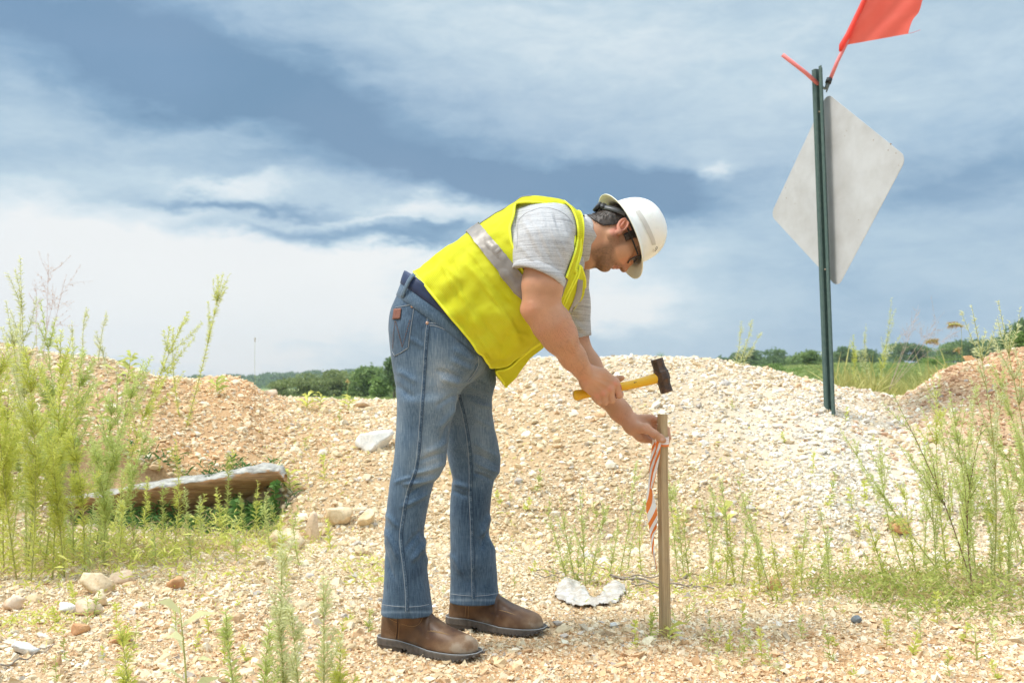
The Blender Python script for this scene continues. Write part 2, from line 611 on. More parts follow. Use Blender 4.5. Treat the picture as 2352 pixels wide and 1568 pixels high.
STONE_PAL = {
    'cream': np.array([(0.72, 0.59, 0.38), (0.78, 0.67, 0.48), (0.63, 0.47, 0.27), (0.83, 0.75, 0.60), (0.58, 0.43, 0.24), (0.75, 0.63, 0.45)]),
    'white': np.array([(0.88, 0.83, 0.75), (0.84, 0.78, 0.69), (0.78, 0.70, 0.58), (0.66, 0.62, 0.57), (0.88, 0.85, 0.80)]),
    'orange': np.array([(0.77, 0.52, 0.30), (0.82, 0.62, 0.40), (0.65, 0.38, 0.19), (0.86, 0.71, 0.51), (0.72, 0.46, 0.25)]),
    'grey': np.array([(0.42, 0.40, 0.39), (0.52, 0.49, 0.46), (0.34, 0.33, 0.34)]),
}


def stone_colors(x, y, z, r):
    o, w = zone(x, y, z)
    n = len(x)
    c = STONE_PAL['cream'][r.integers(0, 6, n)]
    u = r.uniform(size=n)
    c = np.where((u < w * 0.85)[:, None], STONE_PAL['white'][r.integers(0, 5, n)], c)
    u = r.uniform(size=n)
    c = np.where((u < 0.06 + o * 0.85)[:, None], STONE_PAL['orange'][r.integers(0, 5, n)], c)
    u = r.uniform(size=n)
    c = np.where((u < 0.035)[:, None], STONE_PAL['grey'][r.integers(0, 3, n)], c)
    # dust of the pile evens the stones out a little
    rusty = np.exp(-((1176 + FP * x / y - 2330) / 230) ** 2) * np.clip((y - 5.3) / .6, 0, 1)
    c = np.where((r.uniform(size=n) < rusty * .7)[:, None], np.array([(0.50, 0.24, 0.13), (0.40, 0.19, 0.10), (0.60, 0.36, 0.22)])[r.integers(0, 3, n)], c)
    dust = (1 - o)[:, None] * np.array((0.76, 0.66, 0.50)) + o[:, None] * np.array((0.76, 0.55, 0.34))
    dust = dust * 1.06
    dust = dust * (1 - w[:, None]) + w[:, None] * np.array((0.86, 0.80, 0.71))
    c = c * 0.78 + dust * 0.22
    return np.clip(c * r.uniform(0.84, 1.18, (n, 1)), 0.02, 0.9)


def stones(name, x, y, size, mat, r, sub=1, sink=0.25, tilt=0.45, protos=18):
    n = len(x)
    z = terrain(x, y)
    col = stone_colors(x, y, z, r)
    pr = r.integers(0, protos, n)
    rot = rand_rot(n, r, tilt)
    AV, AF, AC = [], [], []
    base = 0
    for k in range(protos):
        sel = np.nonzero(pr == k)[0]
        if not len(sel):
            continue
        V, F = stone_shape(sub, 100 + k, 5 if sub == 1 else (3 if sub == 0 else 9))
        W = np.einsum('nij,vj->nvi', rot[sel], V) * size[sel][:, None, None]
        W = W + np.stack([x[sel], y[sel], z[sel] + size[sel] * (0.5 - sink * 2) * 0.6], 1)[:, None, :]
        m = len(V)
        AV.append(W.reshape(-1, 3))
        AF.append((F[None] + (base + np.arange(len(sel)) * m)[:, None, None]).reshape(-1, 3))
        AC.append(np.repeat(col[sel], m, 0))
        base += len(sel) * m
    V, F, Cc = np.concatenate(AV), np.concatenate(AF), np.concatenate(AC)
    me = bpy.data.meshes.new(name)
    me.vertices.add(len(V))
    me.vertices.foreach_set('co', V.astype(np.float32).ravel())
    me.loops.add(F.size)
    me.loops.foreach_set('vertex_index', F.astype(np.int32).ravel())
    me.polygons.add(len(F))
    me.polygons.foreach_set('loop_start', np.arange(0, F.size, 3, dtype=np.int32))
    me.polygons.foreach_set('loop_total', np.full(len(F), 3, np.int32))
    me.update(calc_edges=True)
    me.polygons.foreach_set('use_smooth', np.zeros(len(F), bool))
    ca = me.color_attributes.new('tone', 'FLOAT_COLOR', 'POINT')
    ca.data.foreach_set('color', np.c_[Cc, np.ones(len(Cc))].astype(np.float32).ravel())
    me.materials.append(mat)
    o = bpy.data.objects.new(name, me)
    COL.objects.link(o)
    return o


sm, nt, bs = material('gravel_stone')
a_ = nt.n('ShaderNodeAttribute', attribute_name='tone')
geo = nt.n('ShaderNodeNewGeometry').outputs['Position']
ns = nt.noise(geo, 110, 4, 0.65)
c_ = nt.mix(nt.ramp(ns, [(0.3, 0.42), (0.62, 0.0)]), a_.outputs['Color'], (0.50, 0.33, 0.18))
nt.link(c_, bs.inputs['Base Color'])
bs.inputs['Roughness'].default_value = 0.9
bs.inputs['Specular IOR Level'].default_value = 0.2
bp = nt.n('ShaderNodeBump', ins={'Strength': 0.4, 'Distance': 0.003, 'Height': nt.noise(geo, 300, 3, 0.6)})
nt.link(bp.outputs[0], bs.inputs['Normal'])
STONE_MAT = sm


def scatter(n, y0, y1, spread, r, power=1.0):
    """even scatter over the wedge of ground in front of the camera"""
    y = np.sqrt(r.uniform(y0 ** 2, y1 ** 2, n))
    x = r.uniform(-spread, spread, n) * y
    return x, y

r_ = np.random.default_rng(5)
x, y = scatter(98000, 4.6, 9.2, 0.64, r_)
keep = r_.uniform(size=len(x)) < np.clip((y - 4.5) / 0.7, 0.25, 1)
px_ = 1176 + FP * x / y
ycv = np.interp(px_, CREST[:, 0], CREST[:, 2])
keep &= y < ycv + 0.9
sl = (px_ > 140) & (px_ < 645) & (y > 5.4) & (y < 5.66)
keep &= ~sl
x, y = x[keep], y[keep]
size = np.exp(r_.normal(np.log(0.0108), 0.50, len(x))).clip(0.005, 0.045)
g1 = stones('gravel', x, y, size, STONE_MAT, r_, 1, 0.16)
tag(g1, 'loose pale gravel heaped on the piles behind the man', 'gravel', kind='stuff')
x, y = scatter(260000, 2.2, 5.5, 0.64, r_)
size = np.exp(r_.normal(np.log(0.0043), 0.50, len(x))).clip(0.0024, 0.022)
keep = r_.uniform(size=len(x)) < np.clip(0.80 + 0.5 * fbm(np.stack([x, y, 0 * x], 1), 2.2, 3, 44), 0.35, 1)
g2 = stones('gravel', x[keep], y[keep], size[keep], STONE_MAT, r_, 0, 0.16)
tag(g2, 'fine tan gravel spread over the flat ground around the boots', 'gravel', kind='stuff')
# thinner continuation of both beyond the picture's edges
y = np.sqrt(r_.uniform(2.4 ** 2, 9.0 ** 2, 34000))
x = r_.uniform(.62, 1.05, len(y)) * y * r_.choice([-1, 1], len(y))
size = np.exp(r_.normal(np.log(0.013), 0.45, len(x))).clip(0.006, 0.045)
g4 = stones('gravel', x, y, size, STONE_MAT, r_, 0, 0.14)
tag(g4, 'loose gravel of the piles continuing at the outer left and right', 'gravel', kind='stuff')
# a scatter of bigger lumps on the flat and at the toe of the piles
x, y = scatter(1300, 2.4, 6.3, 0.62, r_)
wgt = np.clip(0.25 + 0.75 * (x < -0.15 * y) + 0.3 * (y > 4.4), 0, 1)
keep = r_.uniform(size=len(x)) < wgt
x, y = x[keep], y[keep]
size = np.exp(r_.normal(np.log(0.018), 0.38, len(x))).clip(0.010, 0.045)
g3 = stones('gravel', x, y, size, STONE_MAT, r_, 2, 0.2, 0.35)
tag(g3, 'larger loose pebbles lying among the fine gravel', 'gravel', kind='stuff')

# ================================================================ single rocks
def rock(px, py, wpx, hpx, label, col, seed, lean=0.0, shape=(1, .8, 1), Y=None, group='loose rocks'):
    """px,py: foot centre in the picture; wpx,hpx: its size there"""
    g = ground_at(px, py) if Y is None else at(px, py, Y)
    sc = g.y / FP
    w, h = wpx * sc, hpx * sc
    V, F = stone_shape(3, 900 + seed, 14)
    V = V / np.abs(V).max(0)
    rr = np.random.default_rng(seed)
    nn = fbm(V + seed, 1.6, 3, seed)
    V = V * (1 + 0.16 * nn[:, None])
    V = V * np.array([w / 2, w / 2 * shape[1], h * 0.62])
    c, s = math.cos(lean), math.sin(lean)
    V = np.stack([V[:, 0] * c + V[:, 2] * s, V[:, 1], -V[:, 0] * s + V[:, 2] * c], 1)
    V[:, 2] += h * 0.38
    o = mesh_obj('rock', V, F, rock_mat(col), None, smooth=False)
    o.location = g
    tag(o, label, 'rock', group)
    return o

_rm = {}
def rock_mat(col):
    if col not in _rm:
        m, nt, bs = material('rock_surface')
        geo = nt.n('ShaderNodeNewGeometry').outputs['Position']
        n1 = nt.noise(geo, 22, 5, 0.65, 0.4)
        n2 = nt.noise(geo, 90, 4, 0.6)
        base = {'white': ((0.80, 0.77, 0.72), (0.62, 0.60, 0.57)), 'cream': ((0.80, 0.66, 0.46), (0.64, 0.46, 0.27)),
                'orange': ((0.70, 0.42, 0.22), (0.50, 0.25, 0.12)), 'grey': ((0.50, 0.48, 0.47), (0.30, 0.29, 0.30)),
                'pink': ((0.80, 0.64, 0.49), (0.66, 0.46, 0.31)), 'slate': ((0.27, 0.30, 0.32), (0.15, 0.17, 0.19))}[col]
        c = nt.mix(nt.ramp(n1, [(0.35, 0), (0.65, 1)]), base[0], base[1])
        c = nt.mix(nt.ramp(n2, [(0.5, 0), (0.75, 0.5)]), c, tuple(v * 0.55 for v in base[1]))
        nt.link(c, bs.inputs['Base Color'])
        bs.inputs['Roughness'].default_value = 0.9
        bs.inputs['Specular IOR Level'].default_value = 0.2
        bp = nt.n('ShaderNodeBump', ins={'Strength': 0.6, 'Distance': 0.006, 'Height': nt.math('ADD', n1, nt.math('MULTIPLY', n2, 0.5))})
        nt.link(bp.outputs[0], bs.inputs['Normal'])
        _rm[col] = m
    return _rm[col]

rock(866, 1032, 90, 56, 'grey white boulder on the gravel slope just left of the jeans', 'white', 1, 0.1)
rock(776, 1205, 72, 38, 'flat cream rock, larger of the two beside the near trouser leg', 'cream', 2)
rock(846, 1207, 50, 36, 'small cream rock touching the near trouser leg', 'cream', 3)
rock(717, 1242, 38, 74, 'upright pointed stone shard with a dark grey foot', 'pink', 4, 0.12, (1, .6, 1))
rock(655, 1258, 84, 52, 'cream rock half hidden behind weeds left of the upright shard', 'cream', 5)
rock(228, 1362, 84, 48, 'blocky tan rock in front of the tall weed clump', 'cream', 6)
rock(232, 1392, 46, 38, 'small cream rock leaning on the blocky tan rock', 'cream', 7)
rock(402, 1352, 44, 30, 'rounded orange rock right of the blocky tan rock', 'orange', 8)
rock(205, 1412, 60, 40, 'pinkish rock below the blocky tan rock', 'pink', 9)
rock(282, 1338, 60, 30, 'flat pale rock between blocky tan rock and orange rock', 'pink', 21)
rock(155, 1408, 42, 24, 'bright white stone left of the pinkish rock', 'white', 10)
rock(60, 1500, 66, 28, 'pale rock lying low at the left edge of the foreground', 'white', 11)
rock(178, 1456, 46, 30, 'orange stone low in the left foreground', 'orange', 12)
rock(30, 1400, 50, 34, 'pale rock at the left edge under the weeds', 'pink', 13)
rock(280, 1478, 60, 30, 'flat orange stone in the lower left foreground', 'orange', 22)
rock(1780, 1356, 40, 30, 'small orange block among weeds right of the wooden stake', 'orange', 14)
rock(2072, 1224, 62, 28, 'rusty red rock at the toe of the white gravel pile', 'orange', 15)
rock(1408, 1442, 24, 16, 'small white stone on bare ground left of the stake', 'white', 16)
rock(1966, 1430, 28, 18, 'dark slate grey lump in front of the low green weeds', 'slate', 17)
rock(832, 936, 36, 26, 'orange tan rock on the crest left of the jeans', 'pink', 18)
rock(1137 - 515, 912, 34, 24, 'pale rock on the crest below the distant trees', 'pink', 19)
rock(2228, 832, 30, 18, 'orange boulder on the crest of the right pile', 'orange', 20)

# long weathered slab of layered rock on the left
slab_top = [(128, 1152), (190, 1144), (262, 1136), (300, 1122), (400, 1112), (500, 1096), (590, 1080), (640, 1078), (652, 1092)]
slab_bot = [(128, 1166), (190, 1172), (262, 1180), (310, 1182), (400, 1186), (480, 1160), (560, 1138), (625, 1112), (650, 1100)]
SV, SF, SC = [], [], []
N, M = 130, 26
for i in range(N):
    t = i / (N - 1)
    px = 128 + 524 * t
    Yf = 5.46 + 0.10 * t
    top = at(px, np.interp(px, [q[0] for q in slab_top], [q[1] for q in slab_top]), Yf)
    bot = at(px, np.interp(px, [q[0] for q in slab_bot], [q[1] for q in slab_bot]), Yf + 0.06)
    th = max(top.z - bot.z, 0.015)
    for j in range(M):
        a = 2 * math.pi * j / M
        # closed cross-section: rounded top edge, undercut front, deep back
        dpt = 0.13 * min(1, 4 * t + .3, 5 * (1 - t) + .35)
        yy = Yf + dpt + dpt * -math.cos(a)
        zz = math.sin(a)
        if zz >= 0:
            z = top.z - 0.012 + 0.028 * zz + 0.05 * max(0, (yy - Yf)) 
        else:
            z = top.z - 0.012 + (th) * zz * (0.55 + 0.45 * min(1, (yy - Yf) / 0.16))
        SV.append((top.x, yy, z))
SV = np.array(SV)
nn = fbm(SV * np.array([1.2, 3, 6]), 4, 4, 61)
SV[:, 1] += 0.020 * nn
SV[:, 2] += 0.012 * fbm(SV, 9, 4, 63)
for i in range(N - 1):
    for j in range(M):
        SF.append((i * M + j, i * M + (j + 1) % M, (i + 1) * M + (j + 1) % M, (i + 1) * M + j))
SF.append(tuple(range(M)))
SF.append(tuple((N - 1) * M + j for j in range(M - 1, -1, -1)))
m, nt, bs = material('layered_rock')
geo = nt.n('ShaderNodeNewGeometry')
mpg = nt.n('ShaderNodeMapping', ins={'Vector': geo.outputs['Position'], 'Rotation': (0, R(-9), 0), 'Scale': (3, 6, 42)}).outputs[0]
lay = nt.noise(mpg, 1.5, 5, 0.65, 1.2)
crust = nt.noise(geo.outputs['Position'], 30, 4, 0.6)
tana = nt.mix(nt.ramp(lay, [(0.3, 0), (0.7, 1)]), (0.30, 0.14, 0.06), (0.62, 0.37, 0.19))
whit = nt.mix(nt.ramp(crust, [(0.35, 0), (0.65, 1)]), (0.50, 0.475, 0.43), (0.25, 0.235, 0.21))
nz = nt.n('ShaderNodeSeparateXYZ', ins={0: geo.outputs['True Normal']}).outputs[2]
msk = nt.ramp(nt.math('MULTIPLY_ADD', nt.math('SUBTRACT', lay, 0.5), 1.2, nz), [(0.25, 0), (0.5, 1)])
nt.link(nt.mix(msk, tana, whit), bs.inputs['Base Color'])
bs.inputs['Roughness'].default_value = 0.9
bp = nt.n('ShaderNodeBump', ins={'Strength': 0.9, 'Distance': 0.012, 'Height': lay})
nt.link(bp.outputs[0], bs.inputs['Normal'])
slab = mesh_obj('rock_slab', SV, SF, m)
tag(slab, 'long weathered slab of layered rock with pale top and brown underside', 'rock slab')
# ================================================================ trees, bushes and the far wood
def leaf_cards(centres, normals_r, size, r, tone):
    """one bent leaf cluster (two triangles in a fold) per centre"""
    n = len(centres)
    a = r.normal(size=(n, 3))
    a /= np.linalg.norm(a, axis=1)[:, None]
    b = np.cross(a, r.normal(size=(n, 3)))
    b /= np.linalg.norm(b, axis=1)[:, None]
    c = np.cross(a, b)
    s = (size * r.uniform(0.6, 1.3, n))[:, None]
    P0, P1 = centres - a * s, centres + a * s
    P2 = centres + b * s * 0.55 + c * s * 0.25
    P3 = centres - b * s * 0.55 + c * s * 0.25
    V = np.stack([P0, P2, P1, P3], 1).reshape(-1, 3)
    k = np.arange(n)[:, None] * 4
    F = np.concatenate([k + np.array([[0, 1, 2]]), k + np.array([[0, 2, 3]])], 0)
    return V, F, np.repeat(tone, 4)


def crown_mesh(lobes, count, leaf, r):
    """leaf clusters through the outer part of several overlapping lobes (centre, radii)"""
    C, T = [], []
    vol = np.array([l[1][0] * l[1][1] * l[1][2] for l in lobes]) ** (2 / 3)
    for (c, rad), w in zip(lobes, vol / vol.sum()):
        n = int(count * w) + 3
        d = r.normal(size=(n, 3))
        d /= np.linalg.norm(d, axis=1)[:, None]
        q = r.uniform(0.55, 1.0, n) ** 0.6
        clump = 0.75 + 0.40 * fbm(d * 2.2 + np.array(c), 1.3, 2, int(abs(c[0]) * 7) % 90)
        P = np.array(c) + d * np.array(rad) * (q * clump)[:, None]
        C.append(P)
        T.append(np.clip(0.45 + 0.30 * fbm(P, 1.2 / max(rad[0], .3), 2, 9) + r.normal(0, 0.14, n), 0, 1))
    C, T = np.concatenate(C), np.concatenate(T)
    return leaf_cards(C, None, leaf, r, T)

LEAF = {
    'deep': leafy('leaf_deep_green', (0.11, 0.19, 0.085), (0.27, 0.36, 0.145), 0.4),
    'mid': leafy('leaf_mid_green', (0.15, 0.24, 0.085), (0.34, 0.43, 0.15), 0.3),
    'olive': leafy('leaf_olive_green', (0.19, 0.24, 0.09), (0.38, 0.42, 0.17), 0.3),
    'fresh': leafy('leaf_fresh_green', (0.17, 0.28, 0.07), (0.36, 0.47, 0.15), 0.35),
}
BARK = plain('bark', (0.16, 0.12, 0.09), 0.9, noise=0.3, nscale=8)


def tree(px, base, top, width, Y, label, kind, seed, group, name='tree', leaf=0.02, count=1500, bush=False, cat='tree'):
    """px: column of the trunk, base/top: rows of foot and tip, width: picture width of the crown"""
    r = np.random.default_rng(seed)
    g = at(px, base, Y)
    h = (base - top) / FP * Y
    w = width / FP * Y
    root = empty(name, g)
    tag(root, label, cat, group)
    lob = []
    k = 11 if bush else 9
    for i in range(k):
        a = r.uniform(0, 2 * math.pi)
        rr = r.uniform(0.1, 0.62) * w / 2
        zz = r.uniform(0.14 if bush else 0.38, 0.80) * h
        sz = (1 - 0.45 * abs(zz / h - 0.5)) * r.uniform(0.34, 0.52)
        lob.append(((math.cos(a) * rr, math.sin(a) * rr * 0.8, zz), (w * sz, w * sz * 0.9, h * r.uniform(0.17, 0.26))))
    lob.append(((0, 0, h * 0.80), (w * 0.26, w * 0.26, h * 0.21)))
    V, F, T = crown_mesh(lob, count, leaf * h, r)
    V[:, 2] = np.maximum(V[:, 2], h * 0.04)
    cr = mesh_obj('crown', V + np.array(g), F, LEAF[kind], root, False, np.stack([T] * 3, 1))
    t = MB()
    t.tube([g - Vector((0, 0, h * .05)), g + Vector((w * .02, 0, h * .3)), g + Vector((-w * .02, 0, h * .62))], [h * .035, h * .025, h * .012], 7)
    for i in range(4):
        a = i * 1.7 + seed
        t.tube([g + Vector((0, 0, h * (.25 + .07 * i))), g + Vector((math.cos(a) * w * .28, math.sin(a) * w * .28, h * (.5 + .06 * i)))], [h * .014, h * .005], 5)
    t.build('trunk', BARK, root)
    return root

GR = 'trees standing beyond the gravel piles'
tree(705, 918, 852, 130, 62, 'low olive bushy tree, leftmost of those beyond the left pile', 'olive', 31, GR, count=3600, leaf=.05, bush=True)
tree(765, 918, 843, 130, 64, 'rounded olive green tree between two others left of the jeans', 'olive', 32, GR, count=4000, leaf=.05, bush=True)
tree(650, 912, 872, 80, 66, 'small bush behind the slope of the left pile', 'olive', 33, GR, count=2200, bush=True, leaf=.06)
tree(842, 918, 836, 110, 60, 'fuller mid green tree close to the jeans pocket', 'mid', 34, GR, count=4000, leaf=.05, bush=True)
tree(873, 920, 862, 60, 52, 'light green bush at the foot of the trees near the jeans', 'fresh', 35, GR, count=2200, bush=True, leaf=.06)
tree(905, 922, 806, 52, 46, 'dark slim tree partly hidden behind the jeans', 'deep', 36, GR, count=3000, leaf=.03)
tree(1205, 845, 812, 60, 60, 'small tree seen between the vest hem and the pile', 'deep', 37, GR, count=1200)
tree(1520, 835, 806, 30, 22, 'tiny bright green bush peeking over the central pile', 'fresh', 38, GR, count=900, bush=True)
RT = [(1690, 856, 806, 60, 95, 'deep', 'leftmost low dark tree of the right treeline'), (1735, 856, 800, 80, 95, 'deep', 'broad dark tree in the right treeline, left of the sign post'),
      (1790, 856, 797, 80, 92, 'deep', 'tall rounded dark tree left of the sign post'), (1835, 862, 806, 60, 88, 'mid', 'mid green tree of the right treeline left of the brighter one'),
      (1868, 868, 800, 56, 60, 'mid', 'brighter green tree just left of the sign post'), (1935, 850, 792, 60, 110, 'deep', 'dark tree just right of the sign post'),
      (1990, 850, 798, 60, 110, 'deep', 'small dark tree between the sign post and the wide gap'), (2075, 834, 784, 90, 120, 'deep', 'wide dark tree right of the gap in the treeline'),
      (2110, 834, 790, 50, 120, 'deep', 'smaller dark tree touching the wide one'), (2190, 830, 782, 90, 110, 'mid', 'pale green tree in the right treeline'),
      (2240, 826, 776, 90, 105, 'deep', 'rounded dark tree above the right pile'), (2290, 822, 772, 80, 100, 'deep', 'dark tree over the crest of the right pile'),
      (2352, 822, 728, 110, 45, 'deep', 'biggest dark tree, cut by the right edge')]
for i, (px, b, t, w, Y, k, lab) in enumerate(RT):
    tree(px, b, t, w, Y, lab, k, 50 + i, GR, count=3000, leaf=.05, bush=True)
for i, (px, b, t, w, Y, k, lab) in enumerate([
        (1780, 862, 832, 60, 34, 'fresh', 'bright bush under the dark trees left of the sign post'), (1830, 872, 842, 50, 30, 'fresh', 'small bright bush on the slope left of the sign post'),
        (1740, 858, 836, 70, 40, 'fresh', 'low bright bush behind the crest of the central pile'), (2150, 842, 818, 70, 36, 'fresh', 'fresh green bush in the field right of the sign'),
        (1960, 866, 846, 60, 30, 'fresh', 'fresh green bush in the field just right of the post'), (2045, 860, 838, 60, 32, 'fresh', 'fresh green bush in the middle of the right field'),
        (2340, 815, 758, 50, 14, 'fresh', 'light green leafy bush on the right pile at the picture edge')]):
    tree(px, b, t, w, Y, lab, k, 80 + i, 'bushes in the field', name='bush', count=1800, bush=True, cat='bush', leaf=.06)

# far wooded hills: thousands of small crowns reading as one mass
def wood(name, spans, label, kind, seed, per, leaf):
    r = np.random.default_rng(seed)
    C, T = [], []
    for (px0, px1, top0, top1, base, Y0, Y1, n) in spans:
        for i in range(n):
            t = r.uniform()
            q = r.uniform() ** 0.7
            px = px0 + (px1 - px0) * t
            row = (top0 + (top1 - top0) * t) * q + base * (1 - q)
            Y = Y0 + (Y1 - Y0) * q
            c = np.array(at(px, row, Y))
            rad = r.uniform(0.6, 1.15) * 13 / FP * Y1
            d = r.normal(size=(per, 3))
            d /= np.linalg.norm(d, axis=1)[:, None]
            d[:, 2] = np.abs(d[:, 2]) * 0.8 - 0.15
            P = c + d * rad * r.uniform(0.6, 1, (per, 1)) * np.array([1, 1, .9])
            C.append(P)
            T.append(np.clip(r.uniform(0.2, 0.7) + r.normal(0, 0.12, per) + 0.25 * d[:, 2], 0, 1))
    C, T = np.concatenate(C), np.concatenate(T)
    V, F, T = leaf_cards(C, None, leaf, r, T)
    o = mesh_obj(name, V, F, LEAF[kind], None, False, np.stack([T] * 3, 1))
    tag(o, label, 'woodland', kind='stuff')
    return o

wood('woodland', [(520, 960, 868, 850, 915, 260, 420, 420), (330, 560, 872, 868, 905, 300, 420, 90), (960, 1300, 852, 846, 905, 300, 420, 140), (-700, 330, 880, 872, 905, 300, 420, 200)],
     'dense green woodland covering the far hillside on the left', 'deep', 71, 60, 1.2)
wood('woodland', [(1640, 1900, 826, 818, 858, 170, 220, 70), (1900, 2060, 818, 822, 850, 170, 220, 50), (2120, 2400, 806, 796, 834, 170, 220, 70), (2400, 3100, 796, 800, 840, 170, 220, 90)],
     'low dark line of far trees along the right horizon', 'deep', 72, 60, 0.8)

hill, nt, bs = material('hill_ground')
bs.inputs['Base Color'].default_value = (0.05, 0.09, 0.03, 1)
bs.inputs['Roughness'].default_value = 1
HV = []
HF = []
cols_ = list(range(-1100, 1500, 60))
for i, px in enumerate(cols_):
    tp = np.interp(px, [-1100, 330, 560, 960, 1300, 1500], [885, 876, 874, 858, 856, 880])
    HV += [at(px, 925, 240), at(px, tp + 6, 425), at(px, tp + 12, 600)]
for i in range(len(cols_) - 1):
    for j in (0, 1):
        HF.append((i * 3 + j, i * 3 + 3 + j, i * 3 + 4 + j, i * 3 + 1 + j))
tag(mesh_obj('hill', [tuple(v) for v in HV], HF, hill), 'wooded hillside rising on the left horizon', 'hill', kind='structure')

# ================================================================ the air between here and the hills
bm = bmesh.new()
bmesh.ops.create_cube(bm, size=1)
hzm = bpy.data.meshes.new('haze')
bm.to_mesh(hzm)
bm.free()
hz = bpy.data.objects.new('haze', hzm)
COL.objects.link(hz)
hz.scale = (1100, 690, 40)
hz.location = (0, 335, 17)
hmat = bpy.data.materials.new('haze_air')
hmat.use_nodes = True
for nd in list(hmat.node_tree.nodes):
    if nd.type != 'OUTPUT_MATERIAL':
        hmat.node_tree.nodes.remove(nd)
hn = NT(hmat.node_tree)
pv_ = hn.n('ShaderNodeVolumePrincipled', ins={'Color': (0.82, 0.90, 1.0, 1), 'Density': 0.00060, 'Anisotropy': 0.3})
hn.link(pv_.outputs[0], hmat.node_tree.nodes['Material Output'].inputs['Volume'])
hzm.materials.append(hmat)
tag(hz, 'thin blue summer haze lying over the distant hills', 'haze', kind='stuff')
